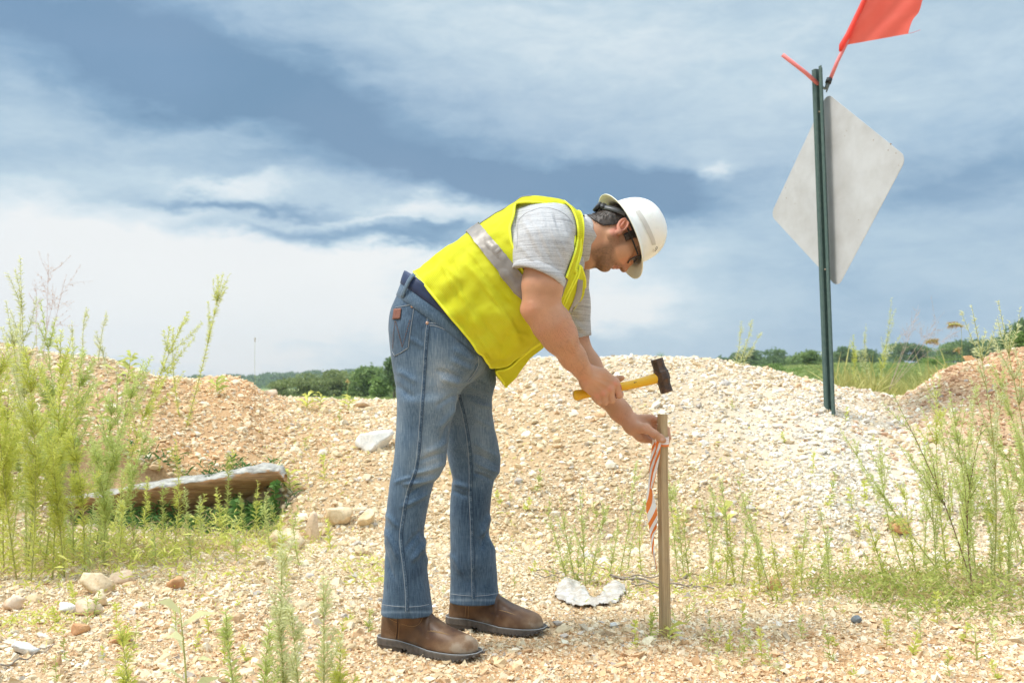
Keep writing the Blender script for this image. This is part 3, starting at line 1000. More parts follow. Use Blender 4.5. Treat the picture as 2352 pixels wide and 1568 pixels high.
# ================================================================ solid modelling on a voxel grid
class Vox:
    def __init__(self, lo, hi, h):
        self.o = np.array(lo, float)
        self.h = h
        self.n = np.ceil((np.array(hi) - self.o) / h).astype(int) + 1
        self.F = np.full(self.n, 9.0, np.float32)

    def block(self, lo, hi):
        a = np.clip(np.floor((np.array(lo) - self.o) / self.h).astype(int), 0, self.n)
        b = np.clip(np.ceil((np.array(hi) - self.o) / self.h).astype(int) + 1, 0, self.n)
        sl = tuple(slice(i, j) for i, j in zip(a, b))
        ax = [self.o[k] + self.h * np.arange(a[k], b[k]) for k in range(3)]
        return sl, ax[0][:, None, None].astype(np.float32), ax[1][None, :, None].astype(np.float32), ax[2][None, None, :].astype(np.float32)

    def put(self, lo, hi, fn, k=0.0, op='add'):
        sl, X, Y, Z = self.block(lo, hi)
        if min(s.stop - s.start for s in sl) <= 0:
            return
        d = fn(X, Y, Z)
        A = self.F[sl]
        if op == 'add':
            if k > 0:
                hh = np.clip(0.5 + 0.5 * (A - d) / k, 0, 1)
                A[...] = A * (1 - hh) + d * hh - k * hh * (1 - hh)
            else:
                np.minimum(A, d, out=A)
        elif op == 'sub':
            d = -d
            if k > 0:
                hh = np.clip(0.5 - 0.5 * (A - d) / k, 0, 1)
                A[...] = A * (1 - hh) + d * hh + k * hh * (1 - hh)
            else:
                np.maximum(A, d, out=A)
        elif op == 'cut':
            np.maximum(A, d, out=A)

    def cone(self, a, b, ra, rb, k=0.01, op='add', flat=None):
        a, b = np.array(a, float), np.array(b, float)
        m = max(ra, rb) + 3 * max(k, 0.004) + 0.01
        ab = b - a
        L2 = max(float(ab @ ab), 1e-12)

        def fn(X, Y, Z):
            t = np.clip(((X - a[0]) * ab[0] + (Y - a[1]) * ab[1] + (Z - a[2]) * ab[2]) / L2, 0, 1)
            dx, dy, dz = X - a[0] - t * ab[0], Y - a[1] - t * ab[1], Z - a[2] - t * ab[2]
            return np.sqrt(dx * dx + dy * dy + dz * dz) - (ra + (rb - ra) * t)
        self.put(np.minimum(a, b) - m, np.maximum(a, b) + m, fn, k, op)

    def chain(self, pts, rads, k=0.01, op='add'):
        for i in range(len(pts) - 1):
            self.cone(pts[i], pts[i + 1], rads[i], rads[i + 1], k, op)

    def ell(self, c, axes, rad, k=0.01, op='add'):
        """axes: 3 unit rows, rad: 3 radii"""
        c = np.array(c, float)
        A = np.array(axes, float)
        m = max(rad) + 3 * max(k, 0.004) + 0.006

        def fn(X, Y, Z):
            dx, dy, dz = X - c[0], Y - c[1], Z - c[2]
            q = [(A[i, 0] * dx + A[i, 1] * dy + A[i, 2] * dz) for i in range(3)]
            k0 = np.sqrt(sum((q[i] / rad[i]) ** 2 for i in range(3)))
            k1 = np.sqrt(sum((q[i] / rad[i] ** 2) ** 2 for i in range(3)))
            return k0 * (k0 - 1) / np.maximum(k1, 1e-6)
        self.put(c - m, c + m, fn, k, op)

    def mesh(self):
        F, h, o = self.F, self.h, self.o
        S = F < 0
        nx, ny, nz = F.shape
        cnt = np.zeros((nx - 1, ny - 1, nz - 1), np.uint8)
        for a in (0, 1):
            for b in (0, 1):
                for c in (0, 1):
                    cnt += S[a:nx - 1 + a, b:ny - 1 + b, c:nz - 1 + c]
        cells = np.argwhere((cnt > 0) & (cnt < 8))
        idx = np.full(cnt.shape, -1, np.int32)
        idx[cells[:, 0], cells[:, 1], cells[:, 2]] = np.arange(len(cells))
        del cnt
        cor = np.array([(a, b, c) for a in (0, 1) for b in (0, 1) for c in (0, 1)])
        fv = np.stack([F[cells[:, 0] + a, cells[:, 1] + b, cells[:, 2] + c] for a, b, c in cor], 1).clip(-1, 1)
        acc = np.zeros((len(cells), 3))
        num = np.zeros(len(cells))
        for i in range(8):
            for j in range(i + 1, 8):
                if np.abs(cor[i] - cor[j]).sum() != 1:
                    continue
                m = (fv[:, i] < 0) != (fv[:, j] < 0)
                t = fv[m, i] / (fv[m, i] - fv[m, j])
                acc[m] += cor[i] + t[:, None] * (cor[j] - cor[i])
                num[m] += 1
        V = o + h * (cells + acc / num[:, None])
        Q = []
        for ax in range(3):
            sl0 = [slice(None)] * 3
            sl1 = [slice(None)] * 3
            sl0[ax], sl1[ax] = slice(0, -1), slice(1, None)
            ch = S[tuple(sl0)] != S[tuple(sl1)]
            e = np.argwhere(ch)
            u, v = (ax + 1) % 3, (ax + 2) % 3
            ok = (e[:, u] > 0) & (e[:, v] > 0) & (e[:, u] < F.shape[u] - 1) & (e[:, v] < F.shape[v] - 1)
            e = e[ok]
            q = []
            for du, dv in ((-1, -1), (0, -1), (0, 0), (-1, 0)):
                p = e.copy()
                p[:, u] += du
                p[:, v] += dv
                q.append(idx[p[:, 0], p[:, 1], p[:, 2]])
            q = np.stack(q, 1)
            inside = S[e[:, 0], e[:, 1], e[:, 2]]
            q[~inside] = q[~inside][:, ::-1]
            Q.append(q)
        return V, np.concatenate(Q)


def relax(V, Q, it=1, lam=0.5):
    V = V.copy()
    n = len(V)
    a = np.concatenate([Q[:, i] for i in range(4)])
    b = np.concatenate([Q[:, (i + 1) % 4] for i in range(4)])
    I, J = np.concatenate([a, b]), np.concatenate([b, a])
    cnt = np.bincount(I, minlength=n).clip(1)
    for _ in range(it):
        for l in (lam, -lam * 0.9):
            A = np.stack([np.bincount(I, V[J, k], n) for k in range(3)], 1) / cnt[:, None]
            V = V + l * (A - V)
    return V


def vnormals(V, Q):
    d1, d2 = V[Q[:, 2]] - V[Q[:, 0]], V[Q[:, 3]] - V[Q[:, 1]]
    fn = np.cross(d1, d2)
    N = np.zeros_like(V)
    for i in range(4):
        for k in range(3):
            N[:, k] += np.bincount(Q[:, i], fn[:, k], len(V))
    return N / np.maximum(np.linalg.norm(N, axis=1), 1e-12)[:, None]


def folds(V, N, lines, side=None):
    """push the surface along its normal in long soft ridges.
    lines: (x0,y0,x1,y1,width_px,height_m) in picture coordinates; negative heights are creases"""
    p = proj(V)
    D = np.zeros(len(V))
    front = N[:, 1] < 0.35
    for (x0, y0, x1, y1, w, hgt) in lines:
        dx, dy = x1 - x0, y1 - y0
        L = math.hypot(dx, dy)
        s = ((p[:, 0] - x0) * dx + (p[:, 1] - y0) * dy) / L
        d = ((p[:, 0] - x0) * -dy + (p[:, 1] - y0) * dx) / L
        d = d + 0.08 * L * np.sin(np.clip(s / L, 0, 1) * math.pi) * (0.5 if hgt > 0 else -0.5)
        e = np.clip(np.minimum(s, L - s) / (0.35 * L) + 0.25, 0, 1)
        e = e * e * (3 - 2 * e)
        D += hgt * np.exp(-(d / w) ** 2) * e
    if side is not None:
        front = front & side
    return V + N * (D * front)[:, None]


def bvh_of(V, Q):
    return BVHTree.FromPolygons([tuple(v) for v in V], [tuple(q) for q in Q.tolist()] if hasattr(Q, 'tolist') else Q)


EYE = Vector((0, 0, CAM_H))

def cast(bvh, px, py, lift=0.0):
    """point of the surface that stands behind a picture point, lifted off along the normal"""
    d = cam_ray(px, py).normalized()
    h = bvh.ray_cast(EYE, d)
    if h[0] is None:
        h = bvh.find_nearest(at(px, py, 3.05))
    n = h[1]
    if n.dot(d) > 0:
        n = -n
    return h[0] + n * lift, n


def dense(poly, step=4):
    out = []
    for (a, b) in zip(poly[:-1], poly[1:]):
        n = max(1, int(math.hypot(b[0] - a[0], b[1] - a[1]) / step))
        out += [(a[0] + (b[0] - a[0]) * i / n, a[1] + (b[1] - a[1]) * i / n) for i in range(n)]
    return out + [poly[-1]]


def smooth2(poly, n):
    q = catmull([(a, b, 0) for a, b in poly], n)
    return [(a, b) for a, b, _ in q]


def stitch(bvh, poly, r, mb, lift=0.0006, step=4, dash=0):
    pts = [cast(bvh, *q, lift)[0] for q in dense(poly, step)]
    if not dash:
        mb.tube(pts, r, 5)
    else:
        for i in range(0, len(pts) - 1, 2):
            mb.tube(pts[i:i + 2], r, 5)
    return mb


def strip(bvh, left, right, lift, n=30, m=3, thick=0.0012):
    """a flat band lying on a surface between two picture polylines; returns verts, faces (with an underside)"""
    L, Rr = smooth2(left, n), smooth2(right, n)
    V, F = [], []
    for i in range(n):
        for j in range(m + 1):
            t = j / m
            V.append(cast(bvh, L[i][0] * (1 - t) + Rr[i][0] * t, L[i][1] * (1 - t) + Rr[i][1] * t, lift)[0])
    k = m + 1
    for i in range(n - 1):
        for j in range(m):
            F.append((i * k + j, i * k + j + 1, (i + 1) * k + j + 1, (i + 1) * k + j))
    return V, F


def solid(o, t, offset=-1.0):
    md = o.modifiers.new('thickness', 'SOLIDIFY')
    md.thickness = t
    md.offset = offset
    return o
# ================================================================ the man
YM = 3.10
A = lambda px, py, Y=YM: np.array(at(px, py, Y))
man = empty('person', (-0.18, 3.13, 0.0))
tag(man, 'bent man in yellow vest, white hard hat and jeans holding a hammer over a stake', 'person')

# head axes: f towards the face, u to the crown, s towards the camera side
RHO = R(13)
hf = np.array([0.40, 0, -0.917])
hf /= np.linalg.norm(hf)
hu0 = np.array([0.917, 0, 0.40])
hs0 = np.array([0, -1.0, 0])
hu = hu0 * math.cos(RHO) - hs0 * math.sin(RHO)
hs = hs0 * math.cos(RHO) + hu0 * math.sin(RHO)
HC = A(1424, 528, YM)
HL = lambda f, u, s: HC + hf * f + hu * u + hs * s
HAX = [hf, hu, hs]

# ---------------------------------------------------------------- skin: head, neck, trunk, arms and hands in one surface
body = Vox((-0.42, 2.72, 0.60), (0.62, 3.42, 1.42), 0.0026)
# trunk (hidden in the clothes)
body.chain([A(1000, 760), A(1090, 690), A(1180, 610), A(1262, 560), A(1312, 556)], [.10, .10, .10, .085, .058], .05)
body.chain([A(1265, 545, 2.95), A(1270, 560, 3.25)], [.05, .05], .04)
# near arm
nS, nE, nW = A(1256, 545, 2.93), A(1243, 704, 2.89), A(1346, 860, 3.03)
body.chain([nS, A(1252, 610, 2.90), A(1246, 655, 2.885), nE], [.050, .053, .0545, .051], .03)
body.chain([nE, A(1264, 742, 2.90), A(1284, 772, 2.925), A(1316, 820, 2.98), nW], [.050, .0525, .049, .0365, .0285], .022)
body.cone(A(1213, 712, 2.90), A(1222, 722, 2.90), .020, .020, .022)          # point of the elbow
body.cone(A(1290, 730, 2.90), A(1305, 765, 2.93), .018, .014, .03)           # outer forearm muscle
# far arm
fE, fW = A(1322, 800, 3.29), A(1446, 968, 3.20)
body.chain([A(1290, 590, 3.24), A(1312, 700, 3.29), fE], [.060, .052, .046], .03)
body.chain([fE, A(1345, 838, 3.285), A(1388, 900, 3.25), A(1425, 945, 3.215), fW], [.046, .047, .041, .031, .0275], .022)
# ---- near hand, a fist round the hammer handle
HAM0, HAM1 = A(1318, 909, 3.075), A(1506, 868, 3.135)
def ham(px):
    t = (px - 1318) / (1506 - 1318)
    return HAM0 * (1 - t) + HAM1 * t
def hp(px, py, dy):
    t = (px - 1318) / 188
    return A(px, py, 3.075 + 0.06 * t + dy)
kn = {'pinky': (1370, 908, -.026), 'ring': (1386, 902, -.034), 'middle': (1401, 892, -.036), 'index': (1414, 880, -.034)}
for nm, (px, py, dy) in kn.items():
    k0 = hp(px, py, dy)
    base = A(1346 + (8 if nm in ('index', 'middle') else 0), {'index': 862, 'middle': 868, 'ring': 875, 'pinky': 883}[nm], 3.035)
    body.cone(base, k0, .0180, .0125, .012)
body.cone(A(1352, 868, 3.04), hp(1392, 884, -.012), .024, .018, .014)
FR = {'pinky': ((1376, 923, -.022), (1379, 920, .012), (1377, 903, .026), .0092), 'ring': ((1390, 923, -.026), (1394, 919, .014), (1391, 899, .029), .0102),
      'middle': ((1406, 918, -.028), (1409, 915, .015), (1405, 894, .031), .0108), 'index': ((1422, 907, -.028), (1425, 906, .014), (1420, 888, .030), .0106)}
for nm, (p1, p2, p3, r) in FR.items():
    q = [hp(*kn[nm]), hp(*p1), hp(*p2), hp(*p3)]
    body.chain(q, [r * 1.14, r * 1.04, r * .95, r * .85], .0028)
for nm, (px, py, dy) in kn.items():      # knuckle heads
    body.cone(hp(px, py - 1, dy - .003), hp(px + 2, py + 2, dy - .003), .0105, .0095, .008)
# thumb over the top of the handle
body.chain([A(1352, 862, 3.05), hp(1378, 870, .004), hp(1404, 873, .019), hp(1421, 870, .015), hp(1428.5, 867.5, .008)], [.018, .0150, .0115, .0098, .0084], .006)
body.chain([A(1356, 850, 3.038), A(1384, 859, 3.052), hp(1411, 874, -.026)], [.0175, .0165, .0110], .012)
# ---- far hand pinching the tape on the stake
fk = {'index': (1496, 960, 3.205), 'middle': (1495, 972, 3.222), 'ring': (1489, 985, 3.228), 'pinky': (1480, 997, 3.222)}
for nm, (px, py, Y) in fk.items():
    body.cone(A(1449, {'index': 964, 'middle': 970, 'ring': 977, 'pinky': 984}[nm], 3.20), A(px, py, Y), .018, .0122, .012)
body.cone(A(1452, 976, 3.19), A(1482, 982, 3.20), .025, .019, .014)
body.chain([A(*fk['index']), A(1516, 967, 3.222), A(1532, 986, 3.226), A(1536, 1006, 3.212)], [.0115, .0100, .0092, .0082], .003)
body.chain([A(*fk['middle']), A(1512, 986, 3.232), A(1524, 1003, 3.232), A(1533, 1014, 3.214)], [.0112, .0100, .0092, .0082], .003)
body.chain([A(*fk['ring']), A(1500, 1001, 3.222), A(1497, 1012, 3.200), A(1486, 1010, 3.186)], [.0110, .0098, .0090, .0080], .004)
body.chain([A(*fk['pinky']), A(1490, 1009, 3.205), A(1482, 1011, 3.188), A(1474, 1005, 3.178)], [.0100, .0088, .0080, .0072], .004)
body.chain([A(1455, 988, 3.185), A(1470, 1001, 3.185), A(1480, 1004, 3.190)], [.0165, .015, .011], .012)       # heel of the hand
body.chain([A(1462, 980, 3.172), A(1484, 984, 3.150), A(1503, 996, 3.142), A(1517, 1006, 3.148), A(1524, 1011, 3.152)], [.018, .0152, .0120, .0112, .0092], .009)
# ---- neck and head
body.chain([A(1312, 556, YM), A(1342, 556, YM), HL(-.012, -.035, 0)], [.072, .067, .060], .03)
body.cone(A(1352, 586, YM), HL(.030, -.095, 0), .040, .030, .03)
body.ell(HL(.007, .026, 0), HAX, (.083, .086, .069), .015)
body.ell(HL(-.024, -.014, 0), HAX, (.046, .050, .055), .02)
body.ell(HL(.052, -.030, 0), HAX, (.056, .078, .057), .02)
body.cone(HL(.012, -.052, .052), HL(.078, -.092, .016), .0175, .018, .018)      # jaw, both sides
body.cone(HL(.012, -.052, -.052), HL(.078, -.092, -.016), .0175, .018, .018)
body.ell(HL(.084, -.092, 0), HAX, (.021, .0205, .024), .014)                    # chin
for s in (1, -1):
    body.ell(HL(.070, -.026, .038 * s), HAX, (.024, .020, .019), .016)           # cheek
    body.ell(HL(.076, .014, .027 * s), HAX, (.026, .010, .027), .010)            # brow
    body.ell(HL(.102, -.009, .031 * s), HAX, (.018, .011, .016), .010, 'sub')    # eye socket
    body.ell(HL(.0795, -.011, .031 * s), HAX, (.0135, .0125, .0145), .003)       # lidded eye
body.chain([HL(.094, .010, 0), HL(.103, -.012, 0), HL(.1135, -.038, 0)], [.0085, .0095, .0125], .009)    # nose
body.ell(HL(.1155, -.0415, 0), HAX, (.0128, .0105, .0125), .006)
for s in (1, -1):
    body.ell(HL(.103, -.0445, .0125 * s), HAX, (.0115, .0085, .0075), .004)      # nostril wing
    body.ell(HL(.1085, -.0515, .0075 * s), HAX, (.0060, .0040, .0036), .002, 'sub')
body.ell(HL(.092, -.060, 0), HAX, (.0165, .012, .026), .010)
body.ell(HL(.1005, -.0575, 0), HAX, (.0095, .0052, .021), .004)                  # lips
body.ell(HL(.0965, -.0690, 0), HAX, (.0095, .0056, .018), .004)
body.ell(HL(.108, -.0632, 0), HAX, (.016, .0013, .026), .0022, 'sub')
body.ell(HL(.104, -.0790, 0), HAX, (.007, .004, .016), .006, 'sub')
# the scalp, kept for the hair
hsl, _hx, _hy, _hz = body.block(HC - .16, HC + .16)
hair = Vox((0, 0, 0), (.01, .01, .01), body.h)
hair.o = body.o + body.h * np.array([q.start for q in hsl])
hair.F = np.minimum(body.F[hsl] - .0050, 1.0)
hair.n = np.array(hair.F.shape)
# ear
ed = np.array([-.50, .866])
eu = hf * ed[0] + hu * ed[1]
ef = hf * ed[1] - hu * ed[0]
eax = [ef, eu, hs]
for s in (1, -1):
    es = hs * s
    tilt = (es * .93 - ef * .36)
    tilt /= np.linalg.norm(tilt)
    ef2 = np.cross(eu, tilt)
    ax = [ef2, eu, tilt]
    c = HL(-.002, -.0166, .0725 * s)
    body.ell(c + eu * .004, ax, (.0180, .0265, .0070), .003)
    body.ell(c - eu * .022 + ef * .004, ax, (.0105, .0120, .0060), .004)
    body.ell(c + eu * .006 + ef * .002 + tilt * .0055, ax, (.0112, .0180, .0062), .002, 'sub')
    body.ell(c - eu * .006 + ef * .006 + tilt * .0040, ax, (.0062, .0090, .0050), .002, 'sub')
    body.ell(c + eu * .006 - ef * .001 + tilt * .0030, ax, (.0035, .0120, .0040), .003)
    body.ell(c + ef * .0140 - eu * .003 + tilt * .001, ax, (.0040, .0065, .0045), .003)
V, Q = body.mesh()
del body
V = relax(V, Q, 2, 0.5)
N = vnormals(V, Q)
# veins and tendons on forearm and hand, crease lines
V = folds(V, N, [(1300, 770, 1338, 850, 5, .0012), (1352, 868, 1398, 890, 3, .0011), (1352, 872, 1384, 900, 3, .0009), (1360, 864, 1412, 878, 3, .0010),
                 (1278, 700, 1296, 742, 6, .0018), (1217, 690, 1226, 715, 7, .0015), (1470, 968, 1490, 990, 2.4, -.0010), (1476, 966, 1494, 988, 2.2, -.0008),
                 (1499, 990, 1507, 984, 1.6, -.0007), (1503, 993, 1511, 987, 1.6, -.0007), (1433, 958, 1447, 972, 3, .0009)])
hx = (V - HC) @ np.stack(HAX, 1)          # head-local f,u,s
f_, u_, s_ = hx.T
f_, u_ = f_ - .09 * np.abs(s_), u_ + .385 * np.abs(s_)      # allow for the widening of the head
pp = proj(V)
tone = np.tile(np.array([0.55, 0.295, 0.182]), (len(V), 1))
def blend(mask, col):
    global tone
    mask = np.clip(mask, 0, 1)[:, None]
    tone = tone * (1 - mask) + np.array(col) * mask
blot = fbm(V, 28, 3, 8)
tone = tone * (1 + 0.10 * blot[:, None]) 
blend(0.45 * np.clip(fbm(V, 14, 3, 12), 0, 1), (0.60, 0.26, 0.17))
inhead = np.linalg.norm(V - HL(.03, -.02, 0), axis=1) < .17
G = lambda x, c, w: np.exp(-((x - c) / w) ** 2)
ear = inhead & (np.abs(s_) > .062) & (np.hypot(f_ + .008, u_ - .004) < .040)
blend(ear * 0.75, (0.68, 0.27, 0.20))
blend(inhead * (f_ > .085) * 0.45 * G(u_, -.035, .028), (0.62, 0.25, 0.17))                      # nose and cheek
lips = inhead * (f_ > .088) * (G(u_, -.0575, .0055) + G(u_, -.069, .0055)) * (np.abs(s_) < .021)
# stubble: jaw, chin, upper lip, side-whiskers
b1 = np.clip((-.030 - u_) / .016, 0, 1) * np.clip((f_ - .012) / .02, 0, 1) * np.clip((u_ + .128) / .012, 0, 1)
b2 = np.clip((.030 - np.abs(f_ - .026)) / .014, 0, 1) * np.clip((.028 - u_) / .01, 0, 1) * (u_ > -.05) * (np.abs(s_) > .04) * 0.85
b3 = G(u_, -.0505, .0045) * (f_ > .09) * (np.abs(s_) < .026)
cheek = np.clip(1 - np.hypot(f_ - .075, u_ + .028) / .036, 0, 1) * 1.6
stub = np.clip(np.maximum(np.maximum(b1, b2), b3) - cheek, 0, 1) * inhead
stub = stub * np.clip(0.85 + 0.22 * fbm(V, 330, 1, 31), 0.4, 1)
blend(stub * 0.80, (0.115, 0.064, 0.040))
blend(np.clip(lips, 0, 1) * 0.75, (0.55, 0.23, 0.18))
for s in (1, -1):
    lash = inhead * np.exp(-((f_ - .0860) / .009) ** 2) * np.exp(-((u_ + .0055) / .0024) ** 2) * (np.abs(s_ * s - .032) < .014)
    blend(lash * 0.9, (0.05, 0.03, 0.02))
    brow = inhead * np.exp(-((u_ - .026 - .1 * np.abs(s_ * s - .028)) / .0048) ** 2) * (f_ > .068) * (s_ * s > .010) * (s_ * s < .055)
    blend(brow * 0.85, (0.07, 0.042, 0.028))
for (cx, cy, w, a) in [(1413, 880, 7, .6), (1400, 893, 7, .6), (1386, 903, 7, .6), (1371, 910, 7, .55), (1205, 708, 24, .40), (1344, 876, 12, .2), (1496, 1000, 8, .2), (1500, 960, 8, .25), (1424, 903, 8, .3)]:
    m = np.exp(-((pp[:, 0] - cx) ** 2 + (pp[:, 1] - cy) ** 2) / w ** 2) * (N[:, 1] < .2)
    blend(a * m, (0.70, 0.27, 0.20))
nail = np.exp(-(((pp[:, 0] - 1521) / 4.5) ** 2 + ((pp[:, 1] - 1009) / 3.6) ** 2) ** 2) * (V[:, 1] < 3.155)
blend(0.85 * nail, (0.74, 0.48, 0.40))
skin, nt, bs = material('skin')
a_ = nt.n('ShaderNodeAttribute', attribute_name='tone')
geo = nt.n('ShaderNodeNewGeometry').outputs['Position']
fine_ = nt.noise(geo, 420, 3, 0.65)
nt.link(nt.mix(nt.ramp(fine_, [(0.35, 0.16), (0.6, 0.0)]), a_.outputs['Color'], (0.36, 0.17, 0.10)), bs.inputs['Base Color'])
bs.inputs['Roughness'].default_value = 0.52
bs.inputs['Specular IOR Level'].default_value = 0.35
bs.inputs['Subsurface Weight'].default_value = 0.12
bs.inputs['Subsurface Radius'].default_value = (0.012, 0.005, 0.003)
bs.inputs['Subsurface Scale'].default_value = 0.4
bp = nt.n('ShaderNodeBump', ins={'Strength': 0.25, 'Distance': 0.001, 'Height': fine_})
nt.link(bp.outputs[0], bs.inputs['Normal'])
mesh_obj('body', V, Q, skin, man, colors=tone)
SKIN_BVH = bvh_of(V, Q)

# fine hair on the forearms
hm = MB()
rh = np.random.default_rng(3)
cand = np.nonzero((N[:, 1] < 0.5) & (((pp[:, 0] > 1225) & (pp[:, 0] < 1350) & (pp[:, 1] > 720) & (pp[:, 1] < 860)) | ((pp[:, 0] > 1370) & (pp[:, 0] < 1450) & (pp[:, 1] > 905) & (pp[:, 1] < 970) & (V[:, 1] > 3.16))))[0]
HV_, HF_ = [], []
for i in rh.choice(cand, 1900):
    d = (nW - nE) / np.linalg.norm(nW - nE) + N[i] * 0.55 + rh.normal(0, .25, 3)
    d /= np.linalg.norm(d)
    L = rh.uniform(.006, .012)
    w = np.cross(d, N[i])
    w = w / (np.linalg.norm(w) + 1e-9) * .00013
    k = len(HV_)
    HV_ += [V[i] - w, V[i] + w, V[i] + d * L]
    HF_.append((k, k + 1, k + 2))
mesh_obj('arm_hair', HV_, HF_, plain('dark_body_hair', (0.10, 0.06, 0.04), 0.7), man, False)

# ---------------------------------------------------------------- hair
def hcut(X, Y, Z):
    dx, dy, dz = X - HC[0], Y - HC[1], Z - HC[2]
    f = dx * hf[0] + dy * hf[1] + dz * hf[2]
    u = dx * hu[0] + dy * hu[1] + dz * hu[2]
    sa = np.abs(dx * hs[0] + dy * hs[1] + dz * hs[2])
    u2, f2 = u + .385 * sa, f - .09 * sa
    line = np.where(f2 < -.030, -.046 + (f2 + .030) * .72, np.where(f2 < -.006, -.046 + (f2 + .030) * 3.3, np.where(f2 < .016, .034, .002)))
    face = f2 - .040 - .30 * np.clip(u2 - .03, 0, 1)
    return np.maximum(np.maximum(line - u2, face) * .5, u - .045)
hair.put(HC - .16, HC + .16, hcut, 0, 'cut')
Vh, Qh = hair.mesh()
Vh = relax(Vh, Qh, 2)
Nh = vnormals(Vh, Qh)
q = (Vh - HC) @ np.stack(HAX, 1)
Vh = Vh + Nh * (.0016 * vnoise(np.stack([q[:, 0] * 40, q[:, 1] * 210 + q[:, 0] * 60, q[:, 2] * 90], 1), 1, 5))[:, None]
hairm, nt, bs = material('dark_brown_hair')
co = nt.n('ShaderNodeTexCoord').outputs['Object']
st = nt.noise(nt.n('ShaderNodeMapping', ins={'Vector': co, 'Rotation': (0, R(-50), 0), 'Scale': (40, 200, 330)}).outputs[0], 1.0, 4, 0.6, 0.6)
nt.link(nt.mix(nt.ramp(st, [(0.38, 0), (0.68, 1)]), (0.012, 0.008, 0.006), (0.070, 0.042, 0.028)), bs.inputs['Base Color'])
bs.inputs['Roughness'].default_value = 0.45
bp = nt.n('ShaderNodeBump', ins={'Strength': 0.8, 'Distance': 0.002, 'Height': st})
nt.link(bp.outputs[0], bs.inputs['Normal'])
hr = mesh_obj('hair', Vh, Qh, hairm, man)
# loose strands at the nape
sm_ = MB()
cand = np.nonzero((q[:, 0] < -.015) & (q[:, 1] < -.005) & (q[:, 2] > -.02))[0]
for i in rh.choice(cand, 320):
    p = Vh[i]
    d = hf * .55 - hu * .75 + Nh[i] * .25 + rh.normal(0, .18, 3)
    d /= np.linalg.norm(d)
    L = rh.uniform(.007, .014)
    sm_.tube([p - d * .004, p + d * L * .5 + Nh[i] * .001, p + d * L - Nh[i] * .0015], [.0006, .0005, .0002], 3, cap=False)
sm_.build('hair_strands', hairm, hr)
# ================================================================ jeans
def leg_table(rows, Y):
    """rows: (py, back px, front px, Y, half depth) -> arrays over world z"""
    out = []
    for (py, b, f, y, hy) in rows:
        B, Fp = A(b, py, y), A(f, py, y)
        out.append(((B[2] + Fp[2]) / 2, (B[0] + Fp[0]) / 2, (Fp[0] - B[0]) / 2, y, hy))
    out.sort()
    return np.array(out)

NEAR = leg_table([(1408, 876, 993, 3.00, .078), (1385, 878, 991, 3.00, .078), (1364, 881, 988, 3.00, .077), (1314, 884, 982.5, 3.0, .073), (1262, 884, 977, 3.0, .071), (1223, 884, 973.7, 3.0, .069),
                  (1188, 886, 979, 3.0, .069), (1146, 891, 986, 3.0, .070), (1107, 897, 998, 3.0, .072), (1090, 900, 1010, 3.0, .074), (1058, 905, 1023, 3.0, .078),
                  (1033, 907, 1026, 3.0, .081), (1000, 909, 1031, 3.0, .084), (960, 912, 1041, 3.0, .089), (925, 912, 1049, 3.0, .094), (900, 910, 1060, 3.01, .098),
                  (870, 907, 1080, 3.015, .102), (830, 904, 1096, 3.02, .105), (770, 899, 1096, 3.02, .105), (720, 904, 1085, 3.03, .10), (680, 918, 1060, 3.04, .09), (630, 935, 1040, 3.05, .08)], 3.0)
FAR = leg_table([(1380, 1032, 1148, 3.27, .078), (1332, 1034, 1142, 3.27, .077), (1272, 1035, 1137, 3.26, .073), (1226, 1034.5, 1124, 3.26, .070), (1156, 1035, 1128, 3.26, .070),
                 (1120, 1036, 1132, 3.26, .072), (1103, 1038, 1136, 3.26, .073), (1082, 1035, 1147, 3.26, .076), (1050, 1028, 1149, 3.26, .079), (1010, 1024, 1142, 3.25, .082),
                 (980, 1020, 1135, 3.25, .085), (940, 1014, 1130, 3.24, .090), (907, 1008, 1131, 3.24, .095), (880, 1000, 1138, 3.23, .099), (840, 985, 1136, 3.22, .103),
                 (770, 950, 1115, 3.20, .105), (720, 930, 1090, 3.19, .10), (680, 930, 1060, 3.17, .09), (630, 940, 1040, 3.16, .08)], 3.25)
HIP = leg_table([(872, 935, 1090, YM + .01, .165), (850, 918, 1112, YM + .01, .185), (820, 906, 1118, YM + .01, .195), (770, 899, 1112, YM + .01, .198), (720, 905, 1090, YM + .01, .192),
                 (690, 917, 1068, YM + .01, .182), (660, 932, 1052, YM, .172), (620, 950, 1040, YM, .16)], YM)

WB, WF = A(938, 661), A(1086, 768)            # back and front of the waist line
wd = (WF - WB) / np.linalg.norm(WF - WB)
wn = np.array([-wd[2], 0, wd[0]])
if wn[2] < 0:
    wn = -wn
jv = Vox((-.47, 2.83, .08), (.06, 3.40, 1.16), 0.0032)
def section_fn(T, n=2.35, top=True):
    def fn(X, Y, Z):
        z = Z[0, 0]
        cx, hx, cy, hy = [sinterp(z, T[:, 0], T[:, k]).astype(np.float32)[None, None, :] for k in (1, 2, 3, 4)]
        q = (np.abs(X - cx) / hx) ** n + (np.abs(Y - cy) / hy) ** n
        d = (q ** (1 / n) - 1) * np.minimum(hx, hy)
        return np.maximum(d, (T[0, 0] - Z))
    return fn
jv.put((-9, -9, -9), (9, 9, 9), section_fn(NEAR), 0)
jv.put((-9, -9, -9), (9, 9, 9), section_fn(FAR), .008)
jv.put((-9, -9, -9), (9, 9, 9), section_fn(HIP, 2.5), .03)
waistc = (WB + WF) / 2
def waist_cut(off):
    def fn(X, Y, Z):
        return (X - WB[0]) * wn[0] + (Z - WB[2]) * wn[2] - off + 0 * Y
    return fn
full = jv.F.copy()
jv.put((-9, -9, -9), (9, 9, 9), waist_cut(0.0), 0, 'cut')
V, Q = jv.mesh()
V = relax(V, Q, 2)
N = vnormals(V, Q)
